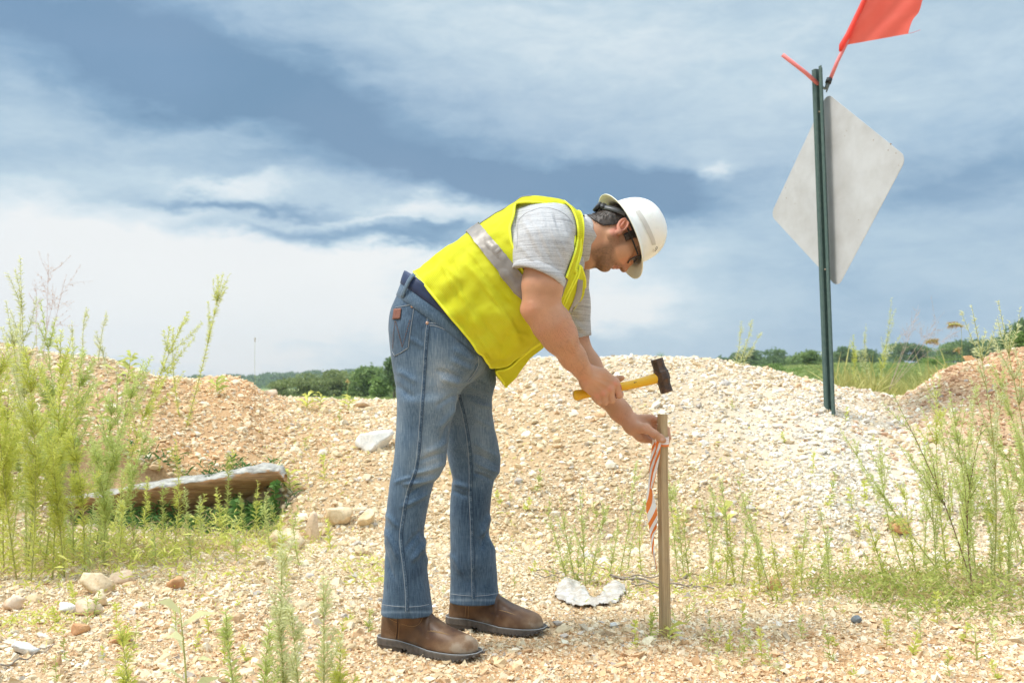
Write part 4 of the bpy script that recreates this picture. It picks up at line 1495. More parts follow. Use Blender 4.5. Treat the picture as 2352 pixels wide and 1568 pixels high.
nearside = V[:, 1] < 3.12
FN = [  # near leg: knee, thigh and ankle folds
    (1022, 1062, 945, 1088, 7, .005), (1006, 1092, 925, 1112, 7, .006), (998, 1106, 930, 1140, 6, -.004), (990, 1125, 920, 1165, 7, .004), (905, 1110, 950, 1095, 6, .003),
    (1024, 1040, 960, 1060, 6, -.003), (1030, 1010, 975, 1040, 8, .003), (1045, 930, 1005, 985, 8, .0035), (1040, 960, 1010, 1020, 7, -.003), (1052, 905, 1000, 935, 7, -.003),
    (975, 1235, 945, 1290, 8, .006), (972, 1215, 930, 1262, 7, -.004), (985, 1300, 955, 1215, 7, .004), (884, 1215, 915, 1290, 8, .004), (884, 1250, 905, 1330, 7, -.003),
    (885, 1180, 915, 1215, 7, .003), (1095, 830, 1040, 800, 9, .004), (1098, 815, 1045, 780, 8, -.003), (1090, 850, 1035, 825, 9, .004), (1062, 880, 1010, 868, 8, .004), (1060, 868, 1000, 850, 7, -.003),
    (1078, 873, 1100, 830, 4, -.008), (1040, 740, 1000, 720, 6, .002), (910, 850, 960, 880, 9, .003), (908, 880, 955, 915, 9, -.003), (935, 775, 975, 800, 8, .002), (1050, 885, 1030, 960, 6, .003)]
FF = [  # far leg
    (1145, 1085, 1090, 1060, 6, .005), (1146, 1070, 1085, 1040, 6, -.004), (1147, 1050, 1090, 1015, 7, .004), (1135, 1105, 1085, 1085, 6, -.005), (1038, 1110, 1080, 1122, 7, .004),
    (1036, 1125, 1075, 1140, 6, -.003), (1125, 1180, 1098, 1235, 8, .005), (1137, 1270, 1100, 1200, 7, .004), (1120, 1215, 1105, 1262, 6, -.004), (1130, 905, 1070, 880, 7, .004), (1132, 890, 1075, 862, 6, -.003),
    (1130, 935, 1078, 918, 6, .004), (1128, 922, 1072, 905, 5, -.003), (1134, 980, 1085, 955, 8, .003), (1036, 1270, 1060, 1320, 7, .003)]
V = folds(V, N, [f[:4] + (f[4] * .8, f[5] * 1.7) for f in FN], nearside)
V = folds(V, N, [f[:4] + (f[4] * .8, f[5] * 1.7) for f in FF], ~nearside)
px_, py_ = proj(V).T
V = V + N * (.0022 * fbm(V, 9, 3, 41) + .0010 * fbm(V * np.array([1, 1, .5]), 30, 2, 43))[:, None]
# worn, faded places of the cloth
fade = 0.25 + .18 * fbm(V * np.array([1, 1, .5]), 7, 3, 51)
for (cx, cy, sx, sy, a) in [(1010, 900, 55, 90, .45), (1000, 830, 60, 60, .30), (985, 1050, 32, 60, .45), (950, 1090, 40, 60, .15), (1100, 990, 30, 90, .12), (1110, 1050, 30, 60, .18), (935, 1200, 20, 120, .12), (915, 960, 14, 90, .18)]:
    fade = fade + a * np.exp(-((px_ - cx) / sx) ** 2 - ((py_ - cy) / sy) ** 2)
hemd = np.where(nearside, 1406 - py_, 1378 - py_)
fade = fade + 0.35 * np.exp(-((hemd - 1) / 3.0) ** 2) + .18 * np.exp(-((hemd - 15) / 2.2) ** 2)
denim, nt, bs = material('denim')
a_ = nt.n('ShaderNodeAttribute', attribute_name='tone').outputs['Fac']
geo = nt.n('ShaderNodeNewGeometry').outputs['Position']
warp_ = nt.n('ShaderNodeMapping', ins={'Vector': geo, 'Scale': (420, 420, 22)}).outputs[0]
w1 = nt.noise(warp_, 1.0, 3, 0.7)
weft = nt.n('ShaderNodeMapping', ins={'Vector': geo, 'Scale': (60, 60, 700)}).outputs[0]
w2 = nt.noise(weft, 1.0, 2, 0.6)
mott = nt.noise(geo, 26, 4, 0.6)
fac = nt.math('ADD', a_, nt.math('MULTIPLY', nt.math('SUBTRACT', w1, 0.5), 1.0))
fac = nt.math('ADD', fac, nt.math('MULTIPLY', nt.math('SUBTRACT', w2, 0.5), 0.22))
fac = nt.math('ADD', fac, nt.math('MULTIPLY', nt.math('SUBTRACT', mott, 0.5), 0.35))
col = nt.ramp(fac, [(0.0, (0.030, 0.054, 0.090)), (0.30, (0.080, 0.130, 0.195)), (0.65, (0.185, 0.245, 0.305)), (1.0, (0.38, 0.42, 0.46))])
nt.link(col, bs.inputs['Base Color'])
bs.inputs['Roughness'].default_value = 0.9
bs.inputs['Specular IOR Level'].default_value = 0.15
bs.inputs['Sheen Weight'].default_value = 0.15
bp = nt.n('ShaderNodeBump', ins={'Strength': 0.35, 'Distance': 0.0015, 'Height': nt.math('ADD', w1, nt.math('MULTIPLY', w2, 0.6))})
nt.link(bp.outputs[0], bs.inputs['Normal'])
jeans = mesh_obj('jeans', V, Q, denim, man, colors=np.stack([fade] * 3, 1))
JB = bvh_of(V, Q)
thread = plain('pale_stitching', (0.42, 0.45, 0.48), 0.8)
thread_b = plain('brown_stitching', (0.20, 0.10, 0.06), 0.8)
dark_thread = plain('dark_seam', (0.025, 0.05, 0.09), 0.9)
copper = plain('copper_rivet', (0.50, 0.30, 0.21), 0.45, 0.6, noise=.2, nscale=300)

SEAMS = [
    [(990, 692), (984, 738), (979, 790), (975, 857), (969, 938), (965, 998), (956, 1075), (937, 1131), (926, 1191), (921, 1237), (928, 1297), (934, 1356), (935, 1403)],
    [(1054, 906), (1068, 963), (1077, 1016), (1081, 1068), (1081, 1139), (1084, 1209), (1086, 1297), (1088, 1374)]]
for k, s in enumerate(SEAMS):
    L = [(x - 3.2, y) for x, y in s]
    Rr = [(x + 3.2, y) for x, y in s]
    Vs, Fs = strip(JB, L, Rr, .0016, 120, 3)
    Vs = np.array([tuple(v) for v in Vs])
    fd = 0.34 + .28 * vnoise(Vs * 1.0, 130, 7 + k)
    sm1 = mesh_obj('seam', Vs, Fs, denim, jeans, colors=np.stack([fd] * 3, 1))
    mb = MB()
    stitch(JB, smooth2([(x - 3.6, y) for x, y in s], 150), .0006, mb, .0010)
    mb.build('stitching', thread, sm1)
    mb = MB()
    stitch(JB, smooth2([(x + 3.4, y) for x, y in s], 150), .0010, mb, .0010)
    stitch(JB, smooth2([(x + .4, y) for x, y in s], 200), .0010, mb, .0022, dash=1)
    mb.build('seam_edge', dark_thread, sm1)
for hl in ([(877, 1387), (905, 1391), (935, 1393), (965, 1391), (985, 1387)], [(1037, 1363), (1060, 1366), (1090, 1368), (1120, 1366), (1142, 1362)]):
    stitch(JB, hl, .0006, MB(), .0008).build('hem_stitching', thread, jeans)
# back pocket, with its stitched double chevron and leather patch
pocket = [(909, 706), (950, 699), (951.6, 705), (944, 752), (938, 798), (924, 808), (907, 817), (902, 808), (900, 772), (902, 745)]
pk = stitch(JB, pocket[1:8], .0007, MB(), .0014).build('pocket', thread, jeans)
stitch(JB, pocket[:2], .0007, MB(), .0014).build('pocket_hem', thread, pk)
mb = MB()
stitch(JB, [(x - 1.2, y) for x, y in pocket[1:8]], .0011, mb, .0008)
mb.build('pocket_edge', dark_thread, pk)
mb = MB()
for off in (0, 2.0):
    stitch(JB, [(908.5 + off, 737 + off), (924 + off * .3, 797 - off), (943.5 - off, 733 + off)], .0007, mb, .0012, 3, 1)
    stitch(JB, [(908.5 - off * .6, 737 + off), (903 + off, 770), (902 + off * .4, 800)], .0007, mb, .0012, 3, 1)
mb.build('pocket_chevron', thread_b, pk)
leather = plain('tan_leather_patch', (0.22, 0.085, 0.055), 0.6, noise=.25, nscale=120, bump=.3, bscale=400)
Vs, Fs = strip(JB, [(907, 709.5), (903.5, 733.5)], [(923, 708), (920.5, 732)], .0022, 8, 6)
solid(mesh_obj('leather_patch', [tuple(v) for v in Vs], Fs, leather, pk), .002)
# front pocket mouth, waistband seams, yoke
for ln in ([(984, 742), (1000, 743), (1024, 753), (1046, 763), (1062, 765)], [(985, 747), (1000, 748), (1024, 758), (1046, 767)], [(994, 695), (1006, 701), (1022, 716), (1034, 732)],
           [(918, 683), (935, 683), (955, 687), (980, 697)], [(918, 678), (935, 678), (955, 682), (980, 692)], [(1097, 818), (1099, 836), (1088, 858), (1074, 875)]):
    stitch(JB, smooth2(ln, 40), .0007, MB(), .0012).build('seam_stitching', thread, jeans)
for (px, py) in [(990.5, 693), (981.5, 742), (947, 703.5)]:
    p, n = cast(JB, px, py, .0005)
    mb = MB()
    ln = [p, p + n * .0016, p + n * .0028]
    mb.tube(ln, [.0052, .0050, .0030], 14)
    mb.build('rivet', copper, jeans)

# ---------------------------------------------------------------- belt with loops
def ring_at(bvh, c, ax1, ax2, n, lift):
    out = []
    for k in range(n):
        a = 2 * math.pi * k / n
        d = Vector(ax1) * math.cos(a) + Vector(ax2) * math.sin(a)
        h = bvh.ray_cast(Vector(c) + d * .6, -d)
        p = h[0] if h[0] is not None else Vector(c) + d * .15
        out.append(p + d * lift)
    return out
jv.F = full
Vf, Qf = jv.mesh()
WBV = bvh_of(Vf, Qf)
del jv, full
rings = []
for (off, lift) in [(-.006, .001), (-.004, .006), (.010, .008), (.026, .008), (.034, .006), (.036, .001)]:
    rings.append(ring_at(WBV, waistc + wn * off, wd, (0, -1, 0), 72, lift))
BV, BF = [p for r in rings for p in r], []
for i in range(len(rings) - 1):
    for k in range(72):
        BF.append((i * 72 + k, i * 72 + (k + 1) % 72, (i + 1) * 72 + (k + 1) % 72, (i + 1) * 72 + k))
beltm = plain('navy_belt', (0.016, 0.030, 0.085), 0.55, noise=.2, nscale=60, bump=.2, bscale=300)
mesh_obj('belt', [tuple(p) for p in BV], BF, beltm, man)
wb = []
for (off, lift) in [(-.042, .0005), (-.040, .0035), (-.022, .0040), (-.006, .0038), (-.003, .0005)]:
    wb.append(ring_at(WBV, waistc + wn * off, wd, (0, -1, 0), 72, lift))
BV, BF = [p for r in wb for p in r], []
for i in range(len(wb) - 1):
    for k in range(72):
        BF.append((i * 72 + k, i * 72 + (k + 1) % 72, (i + 1) * 72 + (k + 1) % 72, (i + 1) * 72 + k))
mesh_obj('waistband', [tuple(p) for p in BV], BF, denim, jeans, colors=np.full((len(BV), 3), .30))
for ang in (.98, 2.95, -.98):
    d = Vector(wd) * math.cos(math.pi - ang) + Vector((0, -1, 0)) * math.sin(math.pi - ang)
    pts = []
    for (off, lift) in [(-.036, .004), (-.030, .0085), (-.010, .0125), (.012, .0145), (.030, .0135), (.040, .0085)]:
        o = Vector(waistc + wn * off)
        h = WBV.ray_cast(o + d * .6, -d)
        pts.append(h[0] + d * lift)
    side = d.cross(Vector(wn)).normalized()
    LV, LF = [], []
    for p in pts:
        LV += [p - side * .0065, p - side * .003 + d * .0012, p + side * .003 + d * .0012, p + side * .0065]
    for i in range(len(pts) - 1):
        for j in range(3):
            LF.append((i * 4 + j, i * 4 + j + 1, i * 4 + 5 + j, i * 4 + 4 + j))
    solid(mesh_obj('belt_loop', [tuple(p) for p in LV], LF, denim, jeans, colors=np.full((len(LV), 3), .42)), .003, 0)

# ================================================================ boots
def boot(heel, toe, shaft_c, label, seed):
    """heel, toe: ground points of the sole ends (world)"""
    heel, toe = np.array(heel), np.array(toe)
    L = np.linalg.norm(toe - heel)
    ax = (toe - heel) / L
    sd = np.array([ax[1], -ax[0], 0.0])          # towards the camera
    S = np.array([0, .04, .10, .20, .30, .42, .52, .62, .72, .82, .90, .96, 1.0])
    W = np.array([.010, .030, .0365, .0385, .0375, .0385, .043, .0480, .0510, .0505, .0460, .036, .014]) * 1.02
    T = np.array([.060, .105, .145, .16, .155, .140, .118, .098, .084, .074, .066, .056, .040])
    CY = np.array([0, 0, 0, 0, .001, .003, .005, .007, .008, .007, .004, .001, -.001])
    lo = np.minimum(heel, toe) - np.array([.08, .08, .01])
    hi = np.maximum(heel, toe) + np.array([.08, .08, .31])
    vx = Vox(lo, hi, .0027)
    def upper(X, Y, Z):
        t = ((X - heel[0]) * ax[0] + (Y - heel[1]) * ax[1] - .004) / (L - .010)
        y = (X - heel[0]) * sd[0] + (Y - heel[1]) * sd[1]
        w, h, cy = sinterp(t, S, W - .004), sinterp(t, S, T), sinterp(t, S, CY)
        z = (Z - heel[2] - .024) / (h - .024)
        q = (np.abs(y - cy) / np.maximum(w, 1e-3)) ** 2.4 + np.maximum(z, 0) ** 2.3
        d = (q ** (1 / 2.35) - 1) * np.minimum(np.maximum(w, .01), h - .02)
        d = np.maximum(d, np.abs(t - .5) * L - .5 * L)
        return np.maximum(d, heel[2] + .020 - Z)
    vx.put((-9,) * 3, (9,) * 3, lambda X, Y, Z: upper(X, Y, Z + 0 * X), 0)
    c0 = heel + ax * (.215 * L)
    vx.chain([c0 + np.array([0, 0, .085]), np.array(shaft_c) + np.array([0, 0, 0])], [.049, .056], .025)
    V, Q = vx.mesh()
    V = relax(V, Q, 3)
    N = vnormals(V, Q)
    t = ((V - heel) @ ax) / L
    y = (V - heel) @ sd
    z = V[:, 2] - heel[2]
    V = V + N * (-.0016 * np.exp(-((t - .56 + .5 * (z - .09)) / .016) ** 2) * (z > .055) - .0013 * np.exp(-((t - .50 + .5 * (z - .09)) / .014) ** 2) * (z > .06)
                 + .0008 * fbm(V, 30, 2, seed))[:, None]
    wear = np.clip(.25 + .3 * fbm(V, 24, 3, seed + 5) + .55 * np.exp(-((t - .93) / .08) ** 2) * (z < .075) + .30 * np.exp(-((z - .03) / .018) ** 2), 0, 1)
    tex_root = mesh_obj('boot', V, Q, LEATHER, man, colors=np.stack([wear] * 3, 1))
    bv = bvh_of(V, Q)
    # sole and heel block: outlines extruded
    def outline(o, t0, t1, n=40):
        ts = np.linspace(t0, t1, n)
        w, cy = sinterp(ts, S, W) + o, sinterp(ts, S, CY)
        e = [heel + ax * ((-.004 if t0 == 0 else 0) + q * (L + (.008 if t1 == 1 else 0))) + sd * (c + ww) for q, ww, c in zip(ts, w, cy)]
        f = [heel + ax * ((-.004 if t0 == 0 else 0) + q * (L + (.008 if t1 == 1 else 0))) + sd * (c - ww) for q, ww, c in zip(ts, w, cy)]
        return e + f[::-1]
    sole = MB()
    def slab(levels):
        base = len(sole.v)
        n = len(levels[0])
        for r in levels:
            sole.v.extend([tuple(p) for p in r])
        for i in range(len(levels) - 1):
            for k in range(n):
                sole.f.append((base + i * n + k, base + i * n + (k + 1) % n, base + (i + 1) * n + (k + 1) % n, base + (i + 1) * n + k))
        for lv, rev in ((0, True), (len(levels) - 1, False)):
            half = n // 2
            for k in range(half - 1):
                f = (base + lv * n + k, base + lv * n + k + 1, base + lv * n + n - 2 - k, base + lv * n + n - 1 - k)
                sole.f.append(f[::-1] if rev else f)
    def lift(r, zf):
        return [np.array([p[0], p[1], heel[2] + zf(((p - heel) @ ax) / L)]) for p in r]
    top = lambda s: .033 - .012 * min(max((s - .25) / .35, 0), 1)
    bot = lambda s: .012 if s < .36 else .004 + .010 * max(0, (s - .82) / .18) ** 2
    slab([lift(outline(.001, 0, 1), bot), lift(outline(.0045, 0, 1), lambda s: bot(s) + .002), lift(outline(.0050, 0, 1), lambda s: top(s) - .002), lift(outline(.0035, 0, 1), top)])
    slab([lift(outline(.000, 0, .31, 20), lambda s: .0), lift(outline(.0022, 0, .31, 20), lambda s: .014)])
    we = MB()
    ring = lift(outline(.0025, 0, 1, 60), lambda s: top(s) + .0012)
    for k in range(len(ring) - 1):
        pass
    we.tube(ring + ring[:1], .0010, 4, cap=False)
    n = 40
    ol = outline(.003, .33, 1, n)
    for k, p in enumerate(ol):
        if k % 2 == 0:
            s = ((p - heel) @ ax) / L
            sole.box(np.array([p[0], p[1], heel[2] + bot(s) + .0005]), ax * .0034, sd * .003, np.array([0, 0, .0024]))
    so = sole.build('sole', SOLE, tex_root, smooth=False)
    we.build('welt_stitching', thread, so)
    return tex_root, bv, heel, ax, sd, L

LEATHER, nt, bs = material('brown_boot_leather')
a_ = nt.n('ShaderNodeAttribute', attribute_name='tone').outputs['Fac']
geo = nt.n('ShaderNodeNewGeometry').outputs['Position']
l1 = nt.noise(geo, 40, 5, 0.65)
l2 = nt.noise(geo, 500, 3, 0.6)
fac = nt.math('ADD', a_, nt.math('MULTIPLY', nt.math('SUBTRACT', l1, 0.5), 0.7))
nt.link(nt.ramp(fac, [(0.0, (0.075, 0.036, 0.020)), (0.4, (0.140, 0.072, 0.036)), (0.8, (0.230, 0.140, 0.080)), (1.0, (0.33, 0.25, 0.18))]), bs.inputs['Base Color'])
nt.link(nt.ramp(fac, [(0.2, 0.42), (0.9, 0.7)]), bs.inputs['Roughness'])
bs.inputs['Specular IOR Level'].default_value = 0.4
bp = nt.n('ShaderNodeBump', ins={'Strength': 0.25, 'Distance': 0.001, 'Height': nt.math('ADD', l2, l1)})
nt.link(bp.outputs[0], bs.inputs['Normal'])
SOLE = plain('boot_rubber', (0.105, 0.088, 0.075), 0.8, noise=.35, nscale=60, bump=.4, bscale=200)
tan_thread = plain('tan_stitching', (0.36, 0.22, 0.10), 0.8)

b1 = boot(A(876, 1471, 3.065) * [1, 1, 0] + [0, 0, .002], A(1098, 1490, 2.905) * [1, 1, 0] + [0, 0, .002], A(932, 1385, 3.0), 'near', 1)
b2 = boot(A(1030, 1434, 3.315) * [1, 1, 0] + [0, 0, .004], A(1250, 1440, 3.195) * [1, 1, 0] + [0, 0, .004], A(1088, 1350, 3.27), 'far', 2)
bo, bv = b1[0], b1[1]
mb = MB()
stitch(bv, smooth2([(888, 1408), (894, 1418), (905, 1425), (914, 1429)], 24), .0008, mb, .0006)
stitch(bv, smooth2([(922, 1431), (942, 1437), (958, 1435), (968, 1424), (971, 1413)], 40), .0008, mb, .0006)
stitch(bv, [(912, 1430), (909, 1462)], .0007, mb, .0006)
stitch(bv, [(917.5, 1430), (915, 1466)], .0007, mb, .0006)
for k in range(5):
    x = 985 + 6.5 * k
    stitch(bv, smooth2([(x - 3, 1448 - 2 * k + k * k * .6), (x + 8, 1449 + k), (x + 22, 1452 + k * 1.4)], 14), .0006, mb, .0004)
mb.build('stitching', tan_thread, bo)
mb = MB()
stitch(bv, [(914, 1408), (913, 1430), (911, 1466)], .0022, mb, .0002)
mb.build('side_seam', plain('dark_leather_seam', (0.045, 0.02, 0.012), 0.6), bo)
# small embossed script on the heel counter
fc = bpy.data.curves.new('embossed_script', 'FONT')
fc.body = 'Ariat'
fc.size = 10
fc.shear = 0.35
fo = bpy.data.objects.new('embossed_script', fc)
COL.objects.link(fo)
dg = bpy.context.evaluated_depsgraph_get()
me = bpy.data.meshes.new_from_object(fo.evaluated_get(dg))
tv = [v.co.copy() for v in me.vertices]
tf = [tuple(p.vertices) for p in me.polygons]
bpy.data.objects.remove(fo)
xs = max(v.x for v in tv)
ca, sa = math.cos(R(30)), math.sin(R(30))
EV = []
for v in tv:
    a, b = v.x / xs * 24, v.y / xs * 30
    EV.append(tuple(cast(bv, 885 + a * ca + b * sa, 1446 + a * sa - b * ca, .0004)[0]))
mesh_obj('embossed_script', EV, tf, plain('embossed_leather', (0.20, 0.125, 0.075), 0.6), bo, False)
bo, bv = b2[0], b2[1]
mb = MB()
stitch(bv, [(1071, 1383), (1068, 1416)], .0008, mb, .0006)
stitch(bv, [(1077, 1383), (1075, 1419)], .0008, mb, .0006)
stitch(bv, smooth2([(1085, 1384), (1110, 1387), (1128, 1384), (1135, 1377)], 30), .0008, mb, .0006)
for k in range(4):
    x = 1148 + 6 * k
    stitch(bv, smooth2([(x - 2, 1400 + 1.6 * k), (x + 8, 1402 + 2 * k), (x + 20, 1405 + 2.2 * k)], 14), .0006, mb, .0004)
mb.build('stitching', tan_thread, bo)
# ================================================================ vest surface: rings from the hem (0) to the neck (10)
ST_B = [(956, 630), (1001, 593), (1040, 563), (1073, 539), (1105, 519), (1140, 496), (1174, 474), (1200, 459), (1240, 455.5), (1284, 461), (1332, 492)]
ST_F = [(1127, 839), (1160, 838), (1188, 824), (1217, 806), (1247, 789), (1275, 765), (1302, 733), (1322, 708), (1341, 676), (1345, 640), (1343, 592)]
ST_HY = [.206, .207, .208, .206, .210, .214, .216, .205, .172, .132, .094]
ST_N = [4, 6, 9, 13, 18, 28, 42, 48, 56, 64, 80]            # where the front opens, degrees from the front line
ST_FF = [(1163, 889), (1181, 868), (1199, 842), (1222, 815), (1249, 793), (1276, 767), (1302, 733), (1322, 708), (1341, 676), (1345, 640), (1343, 592)]
tt = np.arange(11.0)
def st_curve(pts):
    P = np.array([A(x, y, YM) for x, y in pts])
    return P
PB, PF_, PFF = st_curve(ST_B), st_curve(ST_F), st_curve(ST_FF)

def vest_point(t, th, grow=0.0):
    """t along the back 0..10, th degrees: 0 front, 90 camera side, 180 back; arrays"""
    t, th = np.asarray(t, float), np.asarray(th, float)
    B = np.stack([sinterp(t, tt, PB[:, k]) for k in range(3)], -1)
    Fn = np.stack([sinterp(t, tt, PF_[:, k]) for k in range(3)], -1)
    Ff = np.stack([sinterp(t, tt, PFF[:, k]) for k in range(3)], -1)
    op = sinterp(t, tt, np.array(ST_N, float))
    w = np.clip((op - th) / 14, 0, 1)[..., None] * np.clip((th + 130) / 60, 0, 1)[..., None]
    Fp = Fn * (1 - w) + Ff * w
    hy = sinterp(t, tt, np.array(ST_HY))
    c, s = np.cos(np.radians(th)), np.sin(np.radians(th))
    n = 2.25
    r = (np.abs(c) ** n + np.abs(s) ** n) ** (-1 / n)
    C = (B + Fp) / 2
    a = (Fp - B) / 2
    L = np.linalg.norm(a, axis=-1, keepdims=True)
    P = C + a * (1 + grow / L) * (r * c)[..., None]
    P[..., 1] -= (hy + grow) * r * s
    return P

NT_, NTH = 150, 300
tg = np.linspace(0, 10, NT_)
u = np.linspace(0, 1, NTH)
T2, U2 = np.meshgrid(tg, u, indexing='ij')
opn = sinterp(T2.ravel(), tt, np.array(ST_N, float)).reshape(T2.shape)
TH = opn + .5 + (359.0 - 3.0) * U2                     # from the near front edge round the back to the far front edge
TH = np.where(TH > 180, TH - 360, TH)
P = vest_point(T2, TH)
# loose drape: soft folds that hang from the shoulders and gather at the side
tf_, thf = T2, TH
fold = (.0045 * np.sin(np.radians(thf) * 9 + tf_ * .9 + 1.3 * np.sin(tf_ * .7)) * np.clip((6 - tf_) / 6, 0, 1)
        + .0035 * np.sin(np.radians(thf) * 17 - tf_ * 1.4) * np.clip((3.5 - tf_) / 3.5, 0, 1))
fl = P.reshape(-1, 3)
fold = fold.ravel() + .005 * fbm(fl, 7, 3, 77) + .0024 * fbm(fl, 26, 3, 78)
QV = np.arange(NT_ * NTH).reshape(NT_, NTH)
VQ = np.stack([QV[:-1, :-1].ravel(), QV[:-1, 1:].ravel(), QV[1:, 1:].ravel(), QV[1:, :-1].ravel()], 1)
NV = vnormals(fl, VQ)
ctr = np.array(A(1180, 640))
if np.mean(np.einsum('ij,ij->i', NV, fl - ctr)) < 0:
    VQ = VQ[:, ::-1]
    NV = -NV
VV = fl + NV * fold[:, None]
VV = folds(VV, NV, [(q[0], q[1], q[2], q[3], q[4] * .75, q[5] * 1.35) for q in [(1060, 600, 1150, 700, 12, .006), (1090, 600, 1190, 720, 11, -.004), (1040, 640, 1110, 790, 12, .006), (1000, 640, 1075, 760, 9, -.004), (1130, 700, 1200, 800, 14, .007),
                    (1100, 720, 1170, 810, 10, -.004), (1020, 610, 1060, 650, 8, .004), (1200, 700, 1235, 785, 10, .006), (1150, 620, 1195, 680, 9, .005), (1180, 740, 1150, 830, 9, -.004), (1120, 560, 1160, 600, 5, .004), (1010, 600, 1050, 700, 5, .004), (1040, 600, 1100, 740, 5, -.004), (1090, 760, 1130, 825, 6, .004), (1160, 760, 1215, 770, 6, .004), (1110, 660, 1185, 760, 5, .004), (1075, 575, 1120, 640, 5, .003)]])

# arm openings
ARM = [(1184, 468), (1180, 499), (1171, 524), (1175, 555), (1187, 580), (1196, 612), (1212, 640), (1240, 664), (1272, 672), (1287, 655), (1298, 620), (1311, 586), (1319, 548), (1317, 520), (1308, 499),
       (1293, 483), (1270, 473), (1240, 467), (1210, 465)]
def inside(poly, p):
    x, y = p[:, 0], p[:, 1]
    r = np.zeros(len(p), bool)
    for (x0, y0), (x1, y1) in zip(poly, poly[1:] + poly[:1]):
        c = ((y0 > y) != (y1 > y)) & (x < (x1 - x0) * (y - y0) / (y1 - y0 + 1e-9) + x0)
        r ^= c
    return r
pn = proj(VV)
mir = fl.copy()
mir[:, 1] = 2 * YM - mir[:, 1]
pm = proj(mir)
thv = TH.ravel()
hole = (inside(ARM, pn) & (thv > 20) & (thv < 165)) | (inside(ARM, pm) & (thv < -20) & (thv > -165))
hole |= (T2.ravel() > 8.5) & (thv < sinterp(T2.ravel(), tt, np.array(ST_N, float)) - 1) & (thv > -52)                       # open neck front
hole |= inside([(1337, 480), (1420, 480), (1420, 640), (1334, 604), (1318, 628), (1329, 594), (1334, 567)], pn) & (thv > 0) & (thv < 170)
keep = ~hole[VQ].any(1)
VBV = bvh_of(VV, VQ[keep])
tone_v = np.zeros((len(VV), 3))
vest_m, nt, bs = material('lime_mesh_fabric')
uvn = nt.n('ShaderNodeUVMap').outputs[0]
pu = nt.n('ShaderNodeMapping', ins={'Vector': uvn, 'Scale': (150, 330, 1)}).outputs[0]
vor = nt.n('ShaderNodeTexVoronoi', feature='F1')
vor.inputs['Randomness'].default_value = 0.0
vor.inputs['Scale'].default_value = 1.0
nt.link(pu, vor.inputs['Vector'])
hole_f = nt.ramp(vor.outputs['Distance'], [(0.20, 1.0), (0.34, 0.0)])
geo = nt.n('ShaderNodeNewGeometry').outputs['Position']
soil = nt.noise(geo, 9, 4, 0.6)
basec = nt.mix(nt.ramp(soil, [(0.35, 0), (0.7, 1)]), (0.84, 0.83, 0.026), (0.90, 0.90, 0.060))
colv = nt.mix(nt.math('MULTIPLY', hole_f, 0.50), basec, (0.50, 0.47, 0.015))
nt.link(colv, bs.inputs['Base Color'])
bs.inputs['Roughness'].default_value = 0.75
bs.inputs['Specular IOR Level'].default_value = 0.2
tr = nt.n('ShaderNodeBsdfTranslucent', ins={0: colv})
mx = nt.n('ShaderNodeMixShader', ins={0: 0.36, 1: bs.outputs[0], 2: tr.outputs[0]})
nt.link(mx.outputs[0], vest_m.node_tree.nodes['Material Output'].inputs[0])
bp = nt.n('ShaderNodeBump', ins={'Strength': 0.35, 'Distance': 0.0015, 'Height': nt.math('SUBTRACT', nt.math('MULTIPLY', soil, .5), hole_f)})
nt.link(bp.outputs[0], bs.inputs['Normal'])
uvs = np.stack([T2.ravel() / 10, U2.ravel()], 1)
used = np.unique(VQ[keep])
remap = np.full(len(VV), -1)
remap[used] = np.arange(len(used))
vest = mesh_obj('vest', VV[used], remap[VQ[keep]], vest_m, man, uv=uvs[used])
solid(vest, .0022, 0)

# bound edges
trim = plain('lime_binding', (0.84, 0.86, 0.035), 0.7, noise=.08, nscale=60)
def ordered_loops(F):
    from collections import defaultdict
    cnt = defaultdict(int)
    for q in F.tolist():
        for i in range(4):
            a, b = q[i], q[(i + 1) % 4]
            cnt[(min(a, b), max(a, b))] += 1
    adj = defaultdict(list)
    for (a, b), c in cnt.items():
        if c == 1:
            adj[a].append(b)
            adj[b].append(a)
    seen, loops = set(), []
    for s in list(adj):
        if s in seen:
            continue
        lp, cur, prv = [s], s, None
        seen.add(s)
        while True:
            nx = [k for k in adj[cur] if k not in seen]
            if not nx:
                break
            cur = nx[0]
            seen.add(cur)
            lp.append(cur)
        loops.append(lp)
    return loops
for lp in ordered_loops(VQ[keep]):
    if len(lp) < 40:
        continue
    pts = VV[lp]
    k = len(pts)
    for _ in range(6):      # even the stepped edge
        pts = (np.roll(pts, 1, 0) + np.roll(pts, -1, 0) + 2 * pts) / 4 if True else pts
    pts = np.concatenate([pts, pts[:1]])
    mb = MB()
    mb.tube(catmull(pts[::3], 260), .0042, 7, cap=False)
    mb.build('edge_binding', trim, vest)

# reflective bands, front strips and shoulder strip
refl, nt, bs = material('grey_reflective_tape')
geo = nt.n('ShaderNodeNewGeometry').outputs['Position']
n1 = nt.noise(geo, 18, 4, 0.6)
nt.link(nt.mix(n1, (0.215, 0.188, 0.165), (0.30, 0.265, 0.235)), bs.inputs['Base Color'])
bs.inputs['Roughness'].default_value = 0.42
bs.inputs['Metallic'].default_value = 0.08
bp = nt.n('ShaderNodeBump', ins={'Strength': 0.3, 'Distance': 0.004, 'Height': nt.noise(geo, 45, 3, 0.6)})
nt.link(bp.outputs[0], bs.inputs['Normal'])
near_sel = np.nonzero((thv > 40) & (thv < 180))[0]
def t_on_line(th, p0, p1):
    ts = np.linspace(0, 8, 400)
    q = proj(vest_point(ts, np.full(400, th)))
    d = (q[:, 0] - p0[0]) * (p1[1] - p0[1]) - (q[:, 1] - p0[1]) * (p1[0] - p0[0])
    i = np.nonzero(np.diff(np.sign(d)))[0]
    return ts[i[0]] if len(i) else (0 if abs(d[0]) < abs(d[-1]) else 8)
